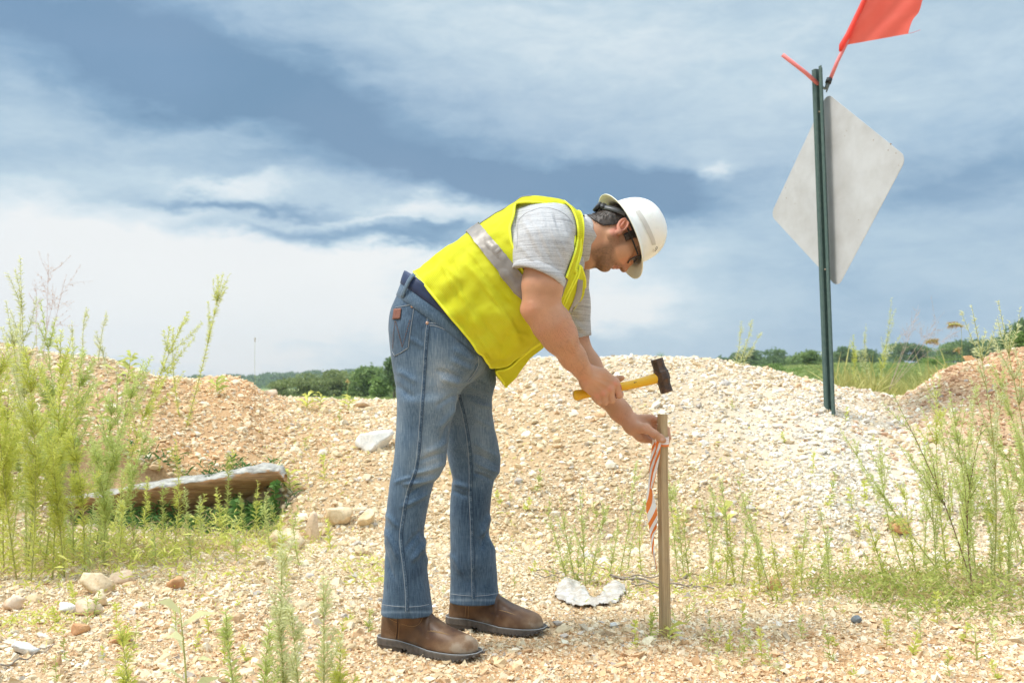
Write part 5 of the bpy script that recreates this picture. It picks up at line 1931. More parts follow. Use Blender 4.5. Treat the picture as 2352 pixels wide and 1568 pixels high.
angs = np.linspace(178, 48, 110)
up = np.array([t_on_line(a, (1105, 519), (1203, 633)) for a in angs])
lo = np.array([t_on_line(a, (1073, 535), (1198, 688)) for a in angs])
full_a = np.concatenate([angs[::-1], -angs[1:]])
full_a = np.concatenate([angs[::-1], -np.abs(angs)])
up2, lo2 = np.concatenate([up[::-1], up]), np.concatenate([lo[::-1], lo])
from_grid = {}
def drape(t, th, lift):
    """point on the draped vest (with its folds) for (t, th)"""
    p = vest_point(np.array([t]), np.array([th]))[0]
    h = VBV_full.find_nearest(Vector(p))
    n = h[1]
    if n.dot(Vector(p) - Vector(vest_point(np.array([t]), np.array([th]), -.1)[0])) < 0:
        n = -n
    return h[0] + n * lift
VBV_full = bvh_of(VV, VQ)
BVt, BFt = [], []
for i, (a, t1, t0) in enumerate(zip(full_a, up2, lo2)):
    for j in range(11):
        BVt.append(tuple(drape(t0 + (t1 - t0) * j / 10, a, .0085)))
for i in range(len(full_a) - 1):
    for j in range(10):
        BFt.append((i * 11 + j, i * 11 + j + 1, (i + 1) * 11 + j + 1, (i + 1) * 11 + j))
band = mesh_obj('reflective_band', BVt, BFt, refl, vest)
def strip_th(name, seq, half, n=40):
    """band following a list of (t, th); half width in degrees"""
    sq = catmull([(t, a, 0) for t, a in seq], n)
    Vb, Fb = [], []
    for (t, a, _) in sq:
        for j in range(4):
            Vb.append(tuple(drape(t, a + half * (j / 1.5 - 1), .0030)))
    for i in range(n - 1):
        for j in range(3):
            Fb.append((i * 4 + j, i * 4 + j + 1, (i + 1) * 4 + j + 1, (i + 1) * 4 + j))
    return mesh_obj(name, Vb, Fb, refl, vest)
for s in (1, -1):
    strip_th('reflective_strip', [(3.9, 166 * s), (5.2, 163 * s), (6.6, 160 * s), (7.4, 158 * s)], 5.5)
# strips on the two front panels, read off the picture
Vs, Fs = strip(VBV, [(1317, 582), (1304, 614), (1291, 646), (1283, 668)], [(1321, 590), (1311, 622), (1299, 655), (1290, 682)], .003, 30, 3)
mesh_obj('reflective_strip', [tuple(v) for v in Vs], Fs, refl, vest)
Vs, Fs = strip(VBV, [(1326, 640), (1321, 672), (1309, 705), (1296, 728)], [(1337, 644), (1334, 678), (1322, 708), (1306, 734)], .003, 30, 3)
mesh_obj('reflective_strip', [tuple(v) for v in Vs], Fs, refl, vest)

# ================================================================ shirt
sv = Vox((-.40, 2.74, .72), (.34, 3.46, 1.38), .0032)
Tax = np.array([.86, 0, .51]) / np.linalg.norm([.86, .51])
Wax = np.array([.51, 0, -.86]) / np.linalg.norm([.86, .51])
O0 = A(1000, 640)
def tw(pts):
    P = np.array([A(x, y, YM) for x, y in pts]) - O0
    return P @ Tax, P @ Wax
bt, bw = tw(ST_B)
sf = [(1075, 775), (1105, 790), (1140, 790), (1180, 790), (1215, 775), (1250, 752), (1285, 722), (1308, 700), (1329, 668), (1335, 636), (1334, 590)]
ft, fw = tw(sf)
o1, o2 = np.argsort(bt), np.argsort(ft)
def torso(X, Y, Z):
    t = (X - O0[0]) * Tax[0] + (Z - O0[2]) * Tax[2]
    w = (X - O0[0]) * Wax[0] + (Z - O0[2]) * Wax[2]
    wb = np.interp(t, bt[o1], bw[o1]) + .010
    wf = np.interp(t, ft[o2], fw[o2]) - .004
    hy = np.interp(t, bt[o1], np.array(ST_HY)[o1]) - .016
    c, a = (wb + wf) / 2, np.maximum((wf - wb) / 2, .02)
    n = 2.25
    d = ((np.abs((w - c) / a) ** n + np.abs((Y - YM) / hy) ** n) ** (1 / n) - 1) * np.minimum(a, hy)
    return np.maximum(np.maximum(d, bt.min() + .06 - t), t - bt.max() + .002)
sv.put((-9,) * 3, (9,) * 3, torso, 0)
sv.chain([A(1296, 562, YM), A(1334, 556, YM)], [.070, .070], .03)
# sleeves
sv.chain([A(1250, 540, 2.975), A(1247, 575, 2.925), A(1235, 645, 2.889)], [.092, .087, .0765], .02)
sv.chain([A(1270, 560, 3.22), A(1296, 620, 3.26), A(1308, 700, 3.29), A(1319, 780, 3.295)], [.092, .080, .066, .0585], .02)
# open sleeve ends
nd = np.array(at(1222, 676, 2.88)) - np.array(at(1246, 620, 2.90))
nd /= np.linalg.norm(nd)
axN = A(1235, 645, 2.889) - A(1247, 575, 2.925)
axN /= np.linalg.norm(axN)
def cuts(c, d, rad):
    def fn(X, Y, Z):
        h = (X - c[0]) * d[0] + (Y - c[1]) * d[1] + (Z - c[2]) * d[2]
        r = np.sqrt(np.maximum((X - c[0]) ** 2 + (Y - c[1]) ** 2 + (Z - c[2]) ** 2 - h * h, 0))
        return np.maximum(-h, r - rad)
    return fn
for c, d, ax_, rad, rin in ((A(1235, 641, 2.889), nd, axN, .12, .0655), (A(1322, 777, 3.295), None, None, .12, .052)):
    if d is None:
        d = np.array(at(1324, 800, 3.295)) - np.array(at(1309, 715, 3.29))
        d /= np.linalg.norm(d)
    sv.put(c - .14, c + .14, cuts(c, d, rad), 0, 'sub')
    # hollow
    d = ax_ if ax_ is not None else d
    e = c - d * .030
    sv.put(c - .14, c + .14, lambda X, Y, Z, e=e, d=d, rin=rin: np.maximum(np.sqrt(np.maximum((X - e[0]) ** 2 + (Y - e[1]) ** 2 + (Z - e[2]) ** 2 - ((X - e[0]) * d[0] + (Y - e[1]) * d[1] + (Z - e[2]) * d[2]) ** 2, 0)) - rin,
                                                                 -((X - e[0]) * d[0] + (Y - e[1]) * d[1] + (Z - e[2]) * d[2])), 0, 'sub')
SVm, SQ = sv.mesh()
del sv
SVm = relax(SVm, SQ, 2)
SN = vnormals(SVm, SQ)
nearS = SVm[:, 1] < 3.1
SVm = folds(SVm, SN, [(1196, 500, 1252, 610, 8, .004), (1214, 486, 1272, 620, 7, .005), (1236, 480, 1290, 612, 7, .005), (1226, 500, 1280, 622, 5, -.004), (1258, 486, 1300, 585, 6, .005), (1248, 492, 1296, 600, 4, -.004),
                      (1282, 492, 1306, 560, 5, .004), (1272, 486, 1302, 575, 4, -.004), (1298, 500, 1312, 545, 4, .003), (1190, 560, 1230, 610, 6, .003), (1205, 520, 1245, 600, 5, -.003), (1290, 620, 1274, 655, 5, .003),
                      (1183, 478, 1190, 560, 3, -.003)], nearS)
SVm = folds(SVm, SN, [(1345, 760, 1310, 735, 5, .004), (1342, 745, 1306, 720, 4, -.003), (1338, 722, 1304, 705, 5, .004), (1349, 775, 1316, 755, 4, -.003)], ~nearS)
SVm = SVm + SN * (.0012 * fbm(SVm, 22, 3, 91))[:, None]
shirt_m, nt, bs = material('grey_heather_knit')
geo = nt.n('ShaderNodeNewGeometry').outputs['Position']
# fine broken stripes running round the sleeve
smap = nt.n('ShaderNodeMapping', ins={'Vector': geo, 'Rotation': (0, R(-16), 0), 'Scale': (9, 9, 480)}).outputs[0]
s1 = nt.noise(smap, 1.0, 3, 0.65)
s2 = nt.noise(geo, 300, 2, 0.5)
fac = nt.math('ADD', nt.math('MULTIPLY', nt.math('SUBTRACT', s1, 0.5), 2.2), nt.math('MULTIPLY', s2, 0.9))
nt.link(nt.ramp(fac, [(0.05, (0.29, 0.285, 0.295)), (0.45, (0.47, 0.465, 0.475)), (0.8, (0.57, 0.565, 0.575))]), bs.inputs['Base Color'])
bs.inputs['Roughness'].default_value = 0.9
bs.inputs['Specular IOR Level'].default_value = 0.15
bs.inputs['Sheen Weight'].default_value = 0.1
bp = nt.n('ShaderNodeBump', ins={'Strength': 0.2, 'Distance': 0.001, 'Height': fac})
nt.link(bp.outputs[0], bs.inputs['Normal'])
shirt = mesh_obj('shirt', SVm, SQ, shirt_m, man)
SHB = bvh_of(SVm, SQ)
grey_thread = plain('grey_stitching', (0.26, 0.25, 0.25), 0.8)
for ln in ([(1192, 505), (1205, 492), (1222, 484), (1245, 477), (1268, 479), (1290, 488), (1306, 500), (1316, 516)], [(1190, 502), (1189, 540), (1187, 572)], [(1186, 612), (1208, 613), (1238, 622), (1262, 638), (1279, 655)]):
    stitch(SHB, smooth2(ln, 60), .0006, MB(), .0004).build('sleeve_seam', grey_thread, shirt)
# collar: a stand-up band round the neck, opening at the throat with two points
def collar_ring(c, lx, rad_l, rad_y, n=64, a0=0, a1=360):
    out = []
    for k in range(n):
        a = R(a0 + (a1 - a0) * k / (n - 1))
        out.append(np.array(c) + np.array(lx) * math.cos(a) * rad_l + np.array([0, -1, 0]) * math.sin(a) * rad_y)
    return out
tp, bt_ = A(1356, 499), A(1343, 612)
lx = (bt_ - tp) / np.linalg.norm(bt_ - tp)
cc = (tp + bt_) / 2
rl = np.linalg.norm(bt_ - tp) / 2
naxis = np.array([lx[2] * -1, 0, lx[0]])
naxis = naxis / np.linalg.norm(naxis)
if naxis[0] < 0:
    naxis = -naxis
lay = [(-.020, 1.05, .082), (-.012, 1.04, .081), (-.004, 1.02, .079), (.005, .99, .0765), (.008, .97, .075)]
CV, CF = [], []
nn_ = 72
for (off, k, ry) in lay:
    for p in collar_ring(cc + naxis * off, lx, rl * k, ry, nn_, 14, 346):
        CV.append(p)
CV = np.array(CV)
CV += (.0014 * fbm(CV, 40, 2, 5))[:, None] * np.array([.6, .5, .6])
for i in range(len(lay) - 1):
    for k in range(nn_ - 1):
        CF.append((i * nn_ + k, i * nn_ + k + 1, (i + 1) * nn_ + k + 1, (i + 1) * nn_ + k))
col_o = mesh_obj('collar', CV, CF, shirt_m, shirt)
solid(col_o, .004, 0)
# the two collar points hanging at the throat
for (poly, y0, y1) in (([(1322, 575), (1342, 578), (1344, 606), (1340, 634), (1327, 622), (1321, 604)], 3.045, 3.035),
                       ([(1331, 618), (1345, 604), (1347, 628), (1344, 656), (1335, 640), (1326, 636)], 3.115, 3.100)):
    n = len(poly)
    bmv = [np.array(A(x, y, y0 + (y1 - y0) * i / n)) for i, (x, y) in enumerate(poly)]
    c = sum(bmv) / n + np.array([.004, -.008, 0])
    Vp = [c] + bmv
    Fp = [(0, 1 + i, 1 + (i + 1) % n) for i in range(n)]
    o = mesh_obj('collar_point', Vp, Fp, shirt_m, shirt)
    solid(o, .003, 0)
    sbd = o.modifiers.new('soft', 'SUBSURF')
    sbd.levels = sbd.render_levels = 1
# dark undershirt band inside the collar
und = plain('navy_undershirt', (0.012, 0.016, 0.035), 0.8)
UV_, UF_ = [], []
for (off, k, ry) in ((-.02, .99, .075), (.006, .955, .0725), (.010, .93, .0705)):
    UV_ += collar_ring(cc + naxis * off, lx, rl * k + .001, ry, nn_, 0, 360)
for i in range(2):
    for k in range(nn_ - 1):
        UF_.append((i * nn_ + k, i * nn_ + k + 1, (i + 1) * nn_ + k + 1, (i + 1) * nn_ + k))
mesh_obj('undershirt', UV_, UF_, und, man)
# shirt tail peeping out between belt and vest
tv_, tf2 = [], []
for (off, lift) in ((.020, -.008), (.031, -.006), (.036, -.030)):
    for p in ring_at(WBV, waistc + wn * min(off, .036), wd, (0, -1, 0), 60, lift):
        tv_.append(tuple(Vector(p) + Vector(wn) * max(0, off - .036)))
for i in range(2):
    for k in range(60):
        tf2.append((i * 60 + k, i * 60 + (k + 1) % 60, (i + 1) * 60 + (k + 1) % 60, (i + 1) * 60 + k))
mesh_obj('shirt_tail', tv_, tf2, shirt_m, shirt)

# the front panel's strap over the collar bone, and the turned cuff of the sleeve
Vs, Fs = strip(SHB, [(1290, 466), (1306, 480), (1317, 502), (1321, 528), (1319, 556), (1311, 586), (1300, 616), (1293, 636)], [(1312, 468), (1328, 484), (1337, 508), (1338, 534), (1334, 565), (1329, 593), (1318, 627), (1309, 652)], .0075, 46, 4)
Vs = np.array([tuple(v) for v in Vs])
Qs = np.array(Fs)
Vs = relax(Vs, Qs, 8, .5)
stp = mesh_obj('shoulder_strap', Vs, Qs, vest_m, vest, uv=np.stack([Vs[:, 2] * 1.2, Vs[:, 0]], 1))
solid(stp, .002, 0)
for j in (0, 4):
    MB().tube([Vs[i * 5 + j] for i in range(46)], .0034, 6).build('edge_binding', trim, stp)
cr = []
c0_ = Vector(A(1235, 641, 2.889) - nd * .006)
e1_ = Vector(np.cross(nd, [0, 1, 0])).normalized()
e2_ = Vector(nd).cross(e1_).normalized()
for k in range(60):
    a = 2 * math.pi * k / 60
    d = e1_ * math.cos(a) + e2_ * math.sin(a)
    h = SHB.ray_cast(c0_ + d * .115, -d)
    rr = (h[0] - c0_).length if h[0] is not None else .077
    cr.append(min(max(rr, .066), .082))
cr = np.array(cr)
for _ in range(3):
    cr = (np.roll(cr, 1) + np.roll(cr, -1) + cr) / 3
rows_ = []
for (off, gr) in ((-.020, -.001), (-.018, .0022), (.000, .0026), (.0075, .0022), (.0085, -.0015), (.000, -.0035)):
    rows_.append([tuple(c0_ + Vector(nd) * off + (e1_ * math.cos(2 * math.pi * k / 60) + e2_ * math.sin(2 * math.pi * k / 60)) * (cr[k] + gr)) for k in range(60)])
CVf = [p for r in rows_ for p in r]
CFf = [(i * 60 + k, i * 60 + (k + 1) % 60, (i + 1) * 60 + (k + 1) % 60, (i + 1) * 60 + k) for i in range(len(rows_) - 1) for k in range(60)]
mesh_obj('cuff', CVf, CFf, shirt_m, shirt)
# ================================================================ hard hat
hat_m, nt, bs = material('white_hat_plastic')
geo = nt.n('ShaderNodeNewGeometry').outputs['Position']
sc1 = nt.noise(geo, 45, 5, 0.7)
nt.link(nt.mix(nt.ramp(sc1, [(0.55, 0), (0.85, .5)]), (0.86, 0.85, 0.81), (0.62, 0.58, 0.50)), bs.inputs['Base Color'])
bs.inputs['Roughness'].default_value = 0.32
bs.inputs['Subsurface Weight'].default_value = 0.05
und_m = plain('cream_hat_underside', (0.82, 0.78, 0.62), 0.5)
HO = HL(.0175, .004, 0)
def hat_pt(phi, rf, rs, u, fo=0.0):
    return HO + hf * (math.cos(phi) * rf + fo) + hs * (math.sin(phi) * rs) + hu * u
prof = []         # (scale of plan radius, height) outside of the shell, from crown to brim edge
for k in range(15):
    a = k / 14 * math.pi / 2
    prof.append((math.sin(a) ** .80, .126 * math.cos(a) ** .78 + .000))
NPH = 96
HV2, HF2 = [], []
for j, (s, u) in enumerate(prof):
    for k in range(NPH):
        ph = 2 * math.pi * k / NPH
        c = math.cos(ph)
        rf, rs = .104 * s, .093 * s
        ridge = .0050 * math.exp(-((math.sin(ph) * s) / .16) ** 2) * (1 if s < .97 else .3) + .0022 * math.exp(-((abs(math.sin(ph)) * s - .42) / .09) ** 2) * (s < .9)
        p = hat_pt(ph, rf, rs, .012 + u * .985 + ridge * (1 - .3 * s))
        HV2.append(p)
# brim: flares outward and a little down, longer in front
brim = [(.004, .000), (.012, -.006), (.024, -.011), (.034, -.0155), (.0375, -.0175), (.0375, -.0200), (.034, -.0190), (.024, -.0140), (.010, -.0085), (.001, -.004), (-.003, .020)]
for (o, du) in brim:
    for k in range(NPH):
        ph = 2 * math.pi * k / NPH
        c = math.cos(ph)
        ext = o * (1.0 + .06 * max(c, 0) ** 3 - .05 * max(-c, 0) - .32 * abs(math.sin(ph)) ** 2)
        HV2.append(hat_pt(ph, .104 + ext, .093 + ext, .010 + du * (1 + .25 * abs(c) ** 3)))
rows = len(prof) + len(brim)
for j in range(rows - 1):
    for k in range(NPH):
        HF2.append((j * NPH + k, j * NPH + (k + 1) % NPH, (j + 1) * NPH + (k + 1) % NPH, (j + 1) * NPH + k))
hat = mesh_obj('hard_hat', HV2, HF2, hat_m, man)
hat.data.materials.append(und_m)
b0 = (len(prof) + 4) * NPH
for i, pgn in enumerate(hat.data.polygons):
    if pgn.index >= b0:
        pgn.material_index = 1
HATB = bvh_of(np.array(HV2), HF2)
band_m = plain('pale_grey_tape', (0.60, 0.575, 0.53), 0.5, noise=.06, nscale=50)
Vs, Fs = strip(HATB, [(1458.5, 485), (1472, 507), (1484, 531), (1493, 550), (1497, 563)], [(1469, 483), (1483, 505), (1495, 529), (1503.5, 550), (1506, 562)], .0012, 24, 4)
mesh_obj('hat_tape', [tuple(v) for v in Vs], Fs, band_m, hat)
ink = plain('black_marker', (0.05, 0.05, 0.06), 0.6)
mb = MB()
ring = [(1507.8 + 1.6 * math.cos(a) + .9 * math.sin(a), 569.5 - 3.0 * math.sin(a) + .6 * math.cos(a)) for a in np.linspace(0, 2 * math.pi, 14)]
stitch(HATB, ring, .0007, mb, .0006, 2)
stitch(HATB, [(1507.3, 572.6), (1505.4, 575.2), (1503.8, 577.4)], .0008, mb, .0006, 2)
mb.build('hat_marking', ink, hat)
mb = MB()
ring = [(1500.6 + 1.6 * math.cos(a), 575.5 - 2.6 * math.sin(a)) for a in np.linspace(0, 2 * math.pi, 14)]
stitch(HATB, ring, .0005, mb, .0006, 2)
mb.build('hat_marking', plain('faded_marker', (0.55, 0.50, 0.46), 0.7), hat)
# suspension band inside, strap and ratchet behind
blk = plain('black_hat_strap', (0.018, 0.018, 0.022), 0.45, noise=.3, nscale=80, bump=.2)
SB, SFc = [], []
for (du, gr) in ((-.010, .0), (-.010, .0035), (.022, .0035), (.022, .0)):
    for k in range(72):
        ph = 2 * math.pi * k / 72
        SB.append(HL(.013, 0, 0) + hf * math.cos(ph) * (.086 + gr) + hs * math.sin(ph) * (.0785 + gr) + hu * (.017 + du + .012 * math.cos(ph)))
for j in range(3):
    for k in range(72):
        SFc.append((j * 72 + k, j * 72 + (k + 1) % 72, (j + 1) * 72 + (k + 1) % 72, (j + 1) * 72 + k))
mesh_obj('headband', SB, SFc, blk, hat)
def flat_strap(pts, wdir, w, t, name, mat, parent):
    pts = catmull(pts, 24)
    Vb, Fb = [], []
    for p in pts:
        Vb += [p - wdir * w, p + wdir * w]
    for i in range(len(pts) - 1):
        Fb.append((2 * i, 2 * i + 1, 2 * i + 3, 2 * i + 2))
    return solid(mesh_obj(name, Vb, Fb, mat, parent), t, 0)
dgrey = plain('dark_grey_strap', (0.075, 0.08, 0.09), 0.4)
for s in (1, -1):
    flat_strap([HL(-.030, .008, .0745 * s), HL(-.055, -.012, .064 * s), HL(-.076, -.028, .040 * s), HL(-.086, -.036, .012 * s)], hu * .8 - hf * .6, .0075, .003, 'rear_strap', dgrey, hat)
mb = MB()
kc = HL(-.087, -.036, .004)
ka = -hf * .85 - hu * .45
ka /= np.linalg.norm(ka)
mb.tube([kc, kc + ka * .004, kc + ka * .012, kc + ka * .013], [.016, .0185, .0185, .015], 18)
mb.tube([HL(-.080, -.032, .020), HL(-.086, -.030, .032)], [.010, .011], 10)
mb.build('ratchet_knob', blk, hat)

# ================================================================ glasses
gl = empty('glasses', tuple(HL(.10, .01, 0)))
gl.parent = man
gl.matrix_parent_inverse = man.matrix_basis.inverted()
frame_m = plain('black_glasses_frame', (0.014, 0.013, 0.015), 0.3)
lens_m, nt, bs = material('clear_lens')
bs.inputs['Base Color'].default_value = (0.75, 0.72, 0.70, 1)
bs.inputs['Roughness'].default_value = 0.03
bs.inputs['Transmission Weight'].default_value = 1.0
bs.inputs['IOR'].default_value = 1.02
bs.inputs['Specular IOR Level'].default_value = 1.0
for s in (1, -1):
    mb = MB()
    mb.tube(catmull([HL(.008, -.006, .0775 * s), HL(.030, -.006, .0750 * s), HL(.070, -.0055, .070 * s), HL(.0985, -.0045, .062 * s)], 14), [.0028] * 14, 8)
    mb.build('temple', frame_m, gl)
    ring = []
    for k in range(25):
        a = 2 * math.pi * k / 24
        ca, sa = math.cos(a), math.sin(a)
        sx = (abs(ca) ** .7) * (1 if ca > 0 else -1) * .0255
        uy = (abs(sa) ** .7) * (1 if sa > 0 else -1) * .0180
        ring.append(HL(.1075 - .16 * abs(sx + .0355 - .02) * 1.0 + .05 * (uy), -.0115 + uy, (.0345 + sx) * s))
    mb = MB()
    mb.tube(ring, .0021, 7, cap=False)
    mb.build('lens_rim', frame_m, gl)
    c = sum(ring[:-1]) / 24
    mesh_obj('lens', [c] + ring[:-1], [(0, 1 + k, 1 + (k + 1) % 24) for k in range(24)], lens_m, gl)
mb = MB()
mb.tube(catmull([HL(.108, -.003, .012), HL(.1115, -.001, 0), HL(.108, -.003, -.012)], 8), .0022, 7)
mb.build('nose_bridge', frame_m, gl)
# ================================================================ hammer
ham_root = empty('hammer', tuple(ham(1400)))
tag(ham_root, 'short sledge hammer with yellow handle and rusty steel head held in the fist', 'hammer')
hd = (HAM1 - HAM0) / np.linalg.norm(HAM1 - HAM0)
hup = np.array([0, 0, 1.0]) - hd * hd[2]
hup /= np.linalg.norm(hup)
hsd = np.cross(hd, hup)
HLen = np.linalg.norm(HAM1 - HAM0) + .012
prof = [(0, .0130, .0120), (.004, .0168, .0148), (.03, .0172, .0150), (.10, .0155, .0138), (.30, .0140, .0128), (.50, .0132, .0122), (.66, .0135, .0122), (.80, .0146, .0126), (.92, .0162, .0130), (.985, .0165, .0128), (1, .0150, .0118)]
def handle_part(name, t0, t1, mat, parent, grow=0.0, n=40):
    Vb, Fb = [], []
    for i in range(n):
        t = t0 + (t1 - t0) * i / (n - 1)
        a = np.interp(t, [p[0] for p in prof], [p[1] for p in prof]) + grow
        b = np.interp(t, [p[0] for p in prof], [p[2] for p in prof]) + grow
        c = HAM0 + hd * (t * HLen) + hup * (.004 * math.sin(math.pi * min(max((t - .35) / .65, 0), 1)) * -1)
        for k in range(24):
            ph = 2 * math.pi * k / 24
            Vb.append(c + hup * math.cos(ph) * a + hsd * math.sin(ph) * b)
    for i in range(n - 1):
        for k in range(24):
            Fb.append((i * 24 + k, i * 24 + (k + 1) % 24, (i + 1) * 24 + (k + 1) % 24, (i + 1) * 24 + k))
    Fb.append(tuple(range(23, -1, -1)))
    Fb.append(tuple((n - 1) * 24 + k for k in range(24)))
    return mesh_obj(name, Vb, Fb, mat, parent)
yel, nt, bs = material('yellow_handle')
geo = nt.n('ShaderNodeNewGeometry').outputs['Position']
n1 = nt.noise(geo, 60, 5, 0.7)
nt.link(nt.mix(nt.ramp(n1, [(0.60, 0), (0.72, .8)]), (0.80, 0.44, 0.012), (0.62, 0.40, 0.10)), bs.inputs['Base Color'])
bs.inputs['Roughness'].default_value = 0.38
hnd = handle_part('handle', 0, 1, yel, ham_root)
handle_part('red_mark', .475, .535, plain('worn_pink_paint', (0.62, 0.10, 0.10), 0.6, noise=.3, nscale=150), hnd, .0004, 10)
dots = MB()
for i in range(14):
    for k in range(7):
        t = .035 + .0135 * i
        ph = math.pi * (.18 + .105 * k + (.05 if i % 2 else 0))
        a, b = np.interp(t, [p[0] for p in prof], [p[1] for p in prof]), np.interp(t, [p[0] for p in prof], [p[2] for p in prof])
        for sgn in (1, -1):
            c = HAM0 + hd * (t * HLen) + hup * math.cos(ph) * a + sgn * hsd * math.sin(ph) * b
            n_ = hup * math.cos(ph) + sgn * hsd * math.sin(ph)
            dots.tube([c - n_ * .0006, c + n_ * .0004], [.0008, .0006], 5)
dots.build('grip_dots', plain('grip_dot', (0.42, 0.24, 0.03), 0.7), hnd)
spk = MB()
for (t, r) in ((.700, .0018), (.712, .0014), (.722, .0011)):
    p = Vector(HAM0 + hd * (t * HLen) - np.array([0, .0125, -.001]))
    spk.tube([p, p + Vector((0, -.0010, 0))], [r, r * .8], 7)
spk.build('chip', plain('dark_chip', (0.10, 0.06, 0.03), 0.9), hnd)
steel, nt, bs = material('rusty_steel')
geo = nt.n('ShaderNodeNewGeometry').outputs['Position']
n1 = nt.noise(geo, 55, 5, 0.7)
nt.link(nt.ramp(n1, [(0.25, (0.035, 0.027, 0.024)), (0.5, (0.085, 0.058, 0.046)), (0.68, (0.16, 0.085, 0.05)), (0.82, (0.25, 0.22, 0.20))]), bs.inputs['Base Color'])
bs.inputs['Roughness'].default_value = 0.5
bs.inputs['Metallic'].default_value = 0.55
bp = nt.n('ShaderNodeBump', ins={'Strength': 0.35, 'Distance': 0.001, 'Height': nt.noise(geo, 160, 4, 0.7)})
nt.link(bp.outputs[0], bs.inputs['Normal'])
# head: eight-sided block, narrow at both faces, swelling at the eye
hc = A(1520, 863, 3.14)
ha = A(1531, 903, 3.14) - A(1507, 825, 3.14)
ha /= np.linalg.norm(ha)
hb = hd - ha * (hd @ ha)
hb /= np.linalg.norm(hb)
hcx = np.cross(ha, hb)
Vb, Fb = [], []
secs = [(-.0555, .0165, .62), (-.0535, .0182, .60), (-.028, .0178, .60), (-.0175, .0198, .60), (-.0120, .0232, .50), (.0120, .0232, .50), (.0175, .0198, .60), (.028, .0178, .60), (.0525, .0182, .60), (.0545, .0165, .62)]
for (o, r, ch) in secs:
    for k in range(8):
        pts8 = [(1, -ch + .12), (1, ch - .12), (ch - .12, 1), (-ch + .12, 1), (-1, ch - .12), (-1, -ch + .12), (-ch + .12, -1), (ch - .12, -1)]
        x, y = pts8[k]
        Vb.append(hc + ha * o + hb * x * r + hcx * y * r)
for i in range(len(secs) - 1):
    for k in range(8):
        Fb.append((i * 8 + k, i * 8 + (k + 1) % 8, (i + 1) * 8 + (k + 1) % 8, (i + 1) * 8 + k))
Fb.append(tuple(range(7, -1, -1)))
Fb.append(tuple((len(secs) - 1) * 8 + k for k in range(8)))
ho = mesh_obj('hammer_head', Vb, Fb, steel, ham_root, smooth=False)
bv_ = ho.modifiers.new('bevel', 'BEVEL')
bv_.width = .0016
bv_.segments = 2

# ================================================================ wooden stake
SY = 3.175
s0, s1 = A(1526.5, 1462, SY), A(1522, 951, SY)
sax = (s1 - s0) / np.linalg.norm(s1 - s0)
swood, nt, bs = material('weathered_stake_wood')
tcg = nt.n('ShaderNodeTexCoord').outputs['Object']
gm_ = nt.n('ShaderNodeMapping', ins={'Vector': tcg, 'Scale': (170, 170, 5)}).outputs[0]
g1 = nt.noise(gm_, 1, 4, 0.65, 0.3)
g2 = nt.noise(tcg, 14, 4, 0.6)
c = nt.ramp(g1, [(0.25, (0.24, 0.15, 0.075)), (0.5, (0.46, 0.325, 0.175)), (0.75, (0.60, 0.46, 0.28))])
c = nt.mix(nt.ramp(g2, [(0.5, 0), (0.8, .55)]), c, (0.30, 0.23, 0.16))
nt.link(c, bs.inputs['Base Color'])
bs.inputs['Roughness'].default_value = 0.85
bp = nt.n('ShaderNodeBump', ins={'Strength': 0.6, 'Distance': 0.002, 'Height': g1})
nt.link(bp.outputs[0], bs.inputs['Normal'])
w, dp = .0135, .0195
yaw = R(24)
e1 = np.array([math.cos(yaw), math.sin(yaw), 0])
e2 = np.cross(sax, e1)
e2 /= np.linalg.norm(e2)
Vb, Fb = [], []
nseg = 44
sec8 = [(-1, -.86), (-.86, -1), (.86, -1), (1, -.86), (1, .86), (.86, 1), (-.86, 1), (-1, .86)]
for i in range(nseg):
    t = i / (nseg - 1)
    c_ = s0 + (s1 - s0) * t
    b_ = .0016 * math.sin(t * 5 + 1) * e1
    k_ = 1.10 - .14 * t
    for (a, b) in sec8:
        Vb.append(c_ + b_ + e1 * a * w * k_ + e2 * b * dp * .6 * k_)
Vb = np.array(Vb)
Vb += (.0008 * vnoise(Vb * np.array([1, 1, .5]), 70, 4))[:, None] * np.array([1, 1, 0])
for i in range(nseg - 1):
    for k in range(8):
        Fb.append((i * 8 + k, i * 8 + (k + 1) % 8, (i + 1) * 8 + (k + 1) % 8, (i + 1) * 8 + k))
Fb.append(tuple(range(7, -1, -1)))
Fb.append(tuple((nseg - 1) * 8 + k for k in range(8)))
stake = mesh_obj('survey_stake', Vb, Fb, swood, smooth=False)
tag(stake, 'upright square wooden stake driven into the ground below the hammer', 'stake')

# ================================================================ striped flagging tape
tape_m, nt, bs = material('striped_flagging_tape')
uvn = nt.n('ShaderNodeUVMap').outputs[0]
sx_ = nt.n('ShaderNodeSeparateXYZ', ins={0: uvn})
ph_ = nt.math('FRACT', nt.math('MULTIPLY_ADD', sx_.outputs[0], 0.9, nt.math('ADD', nt.math('MULTIPLY', sx_.outputs[1], 6.0), nt.math('MULTIPLY', nt.math('SINE', nt.math('MULTIPLY', sx_.outputs[1], 9.0)), 0.45))))
colr = nt.mix(nt.math('GREATER_THAN', ph_, 0.52), (0.86, 0.83, 0.80), (0.82, 0.22, 0.040))
nt.link(colr, bs.inputs['Base Color'])
bs.inputs['Roughness'].default_value = 0.4
trn = nt.n('ShaderNodeBsdfTranslucent', ins={0: colr})
mx = nt.n('ShaderNodeMixShader', ins={0: 0.25, 1: bs.outputs[0], 2: trn.outputs[0]})
nt.link(mx.outputs[0], tape_m.node_tree.nodes['Material Output'].inputs[0])
tape = empty('flagging_tape', tuple(A(1506, 1014, 3.145)))
tag(tape, 'orange and white striped plastic tape hanging twisted from the thumb beside the stake', 'tape')
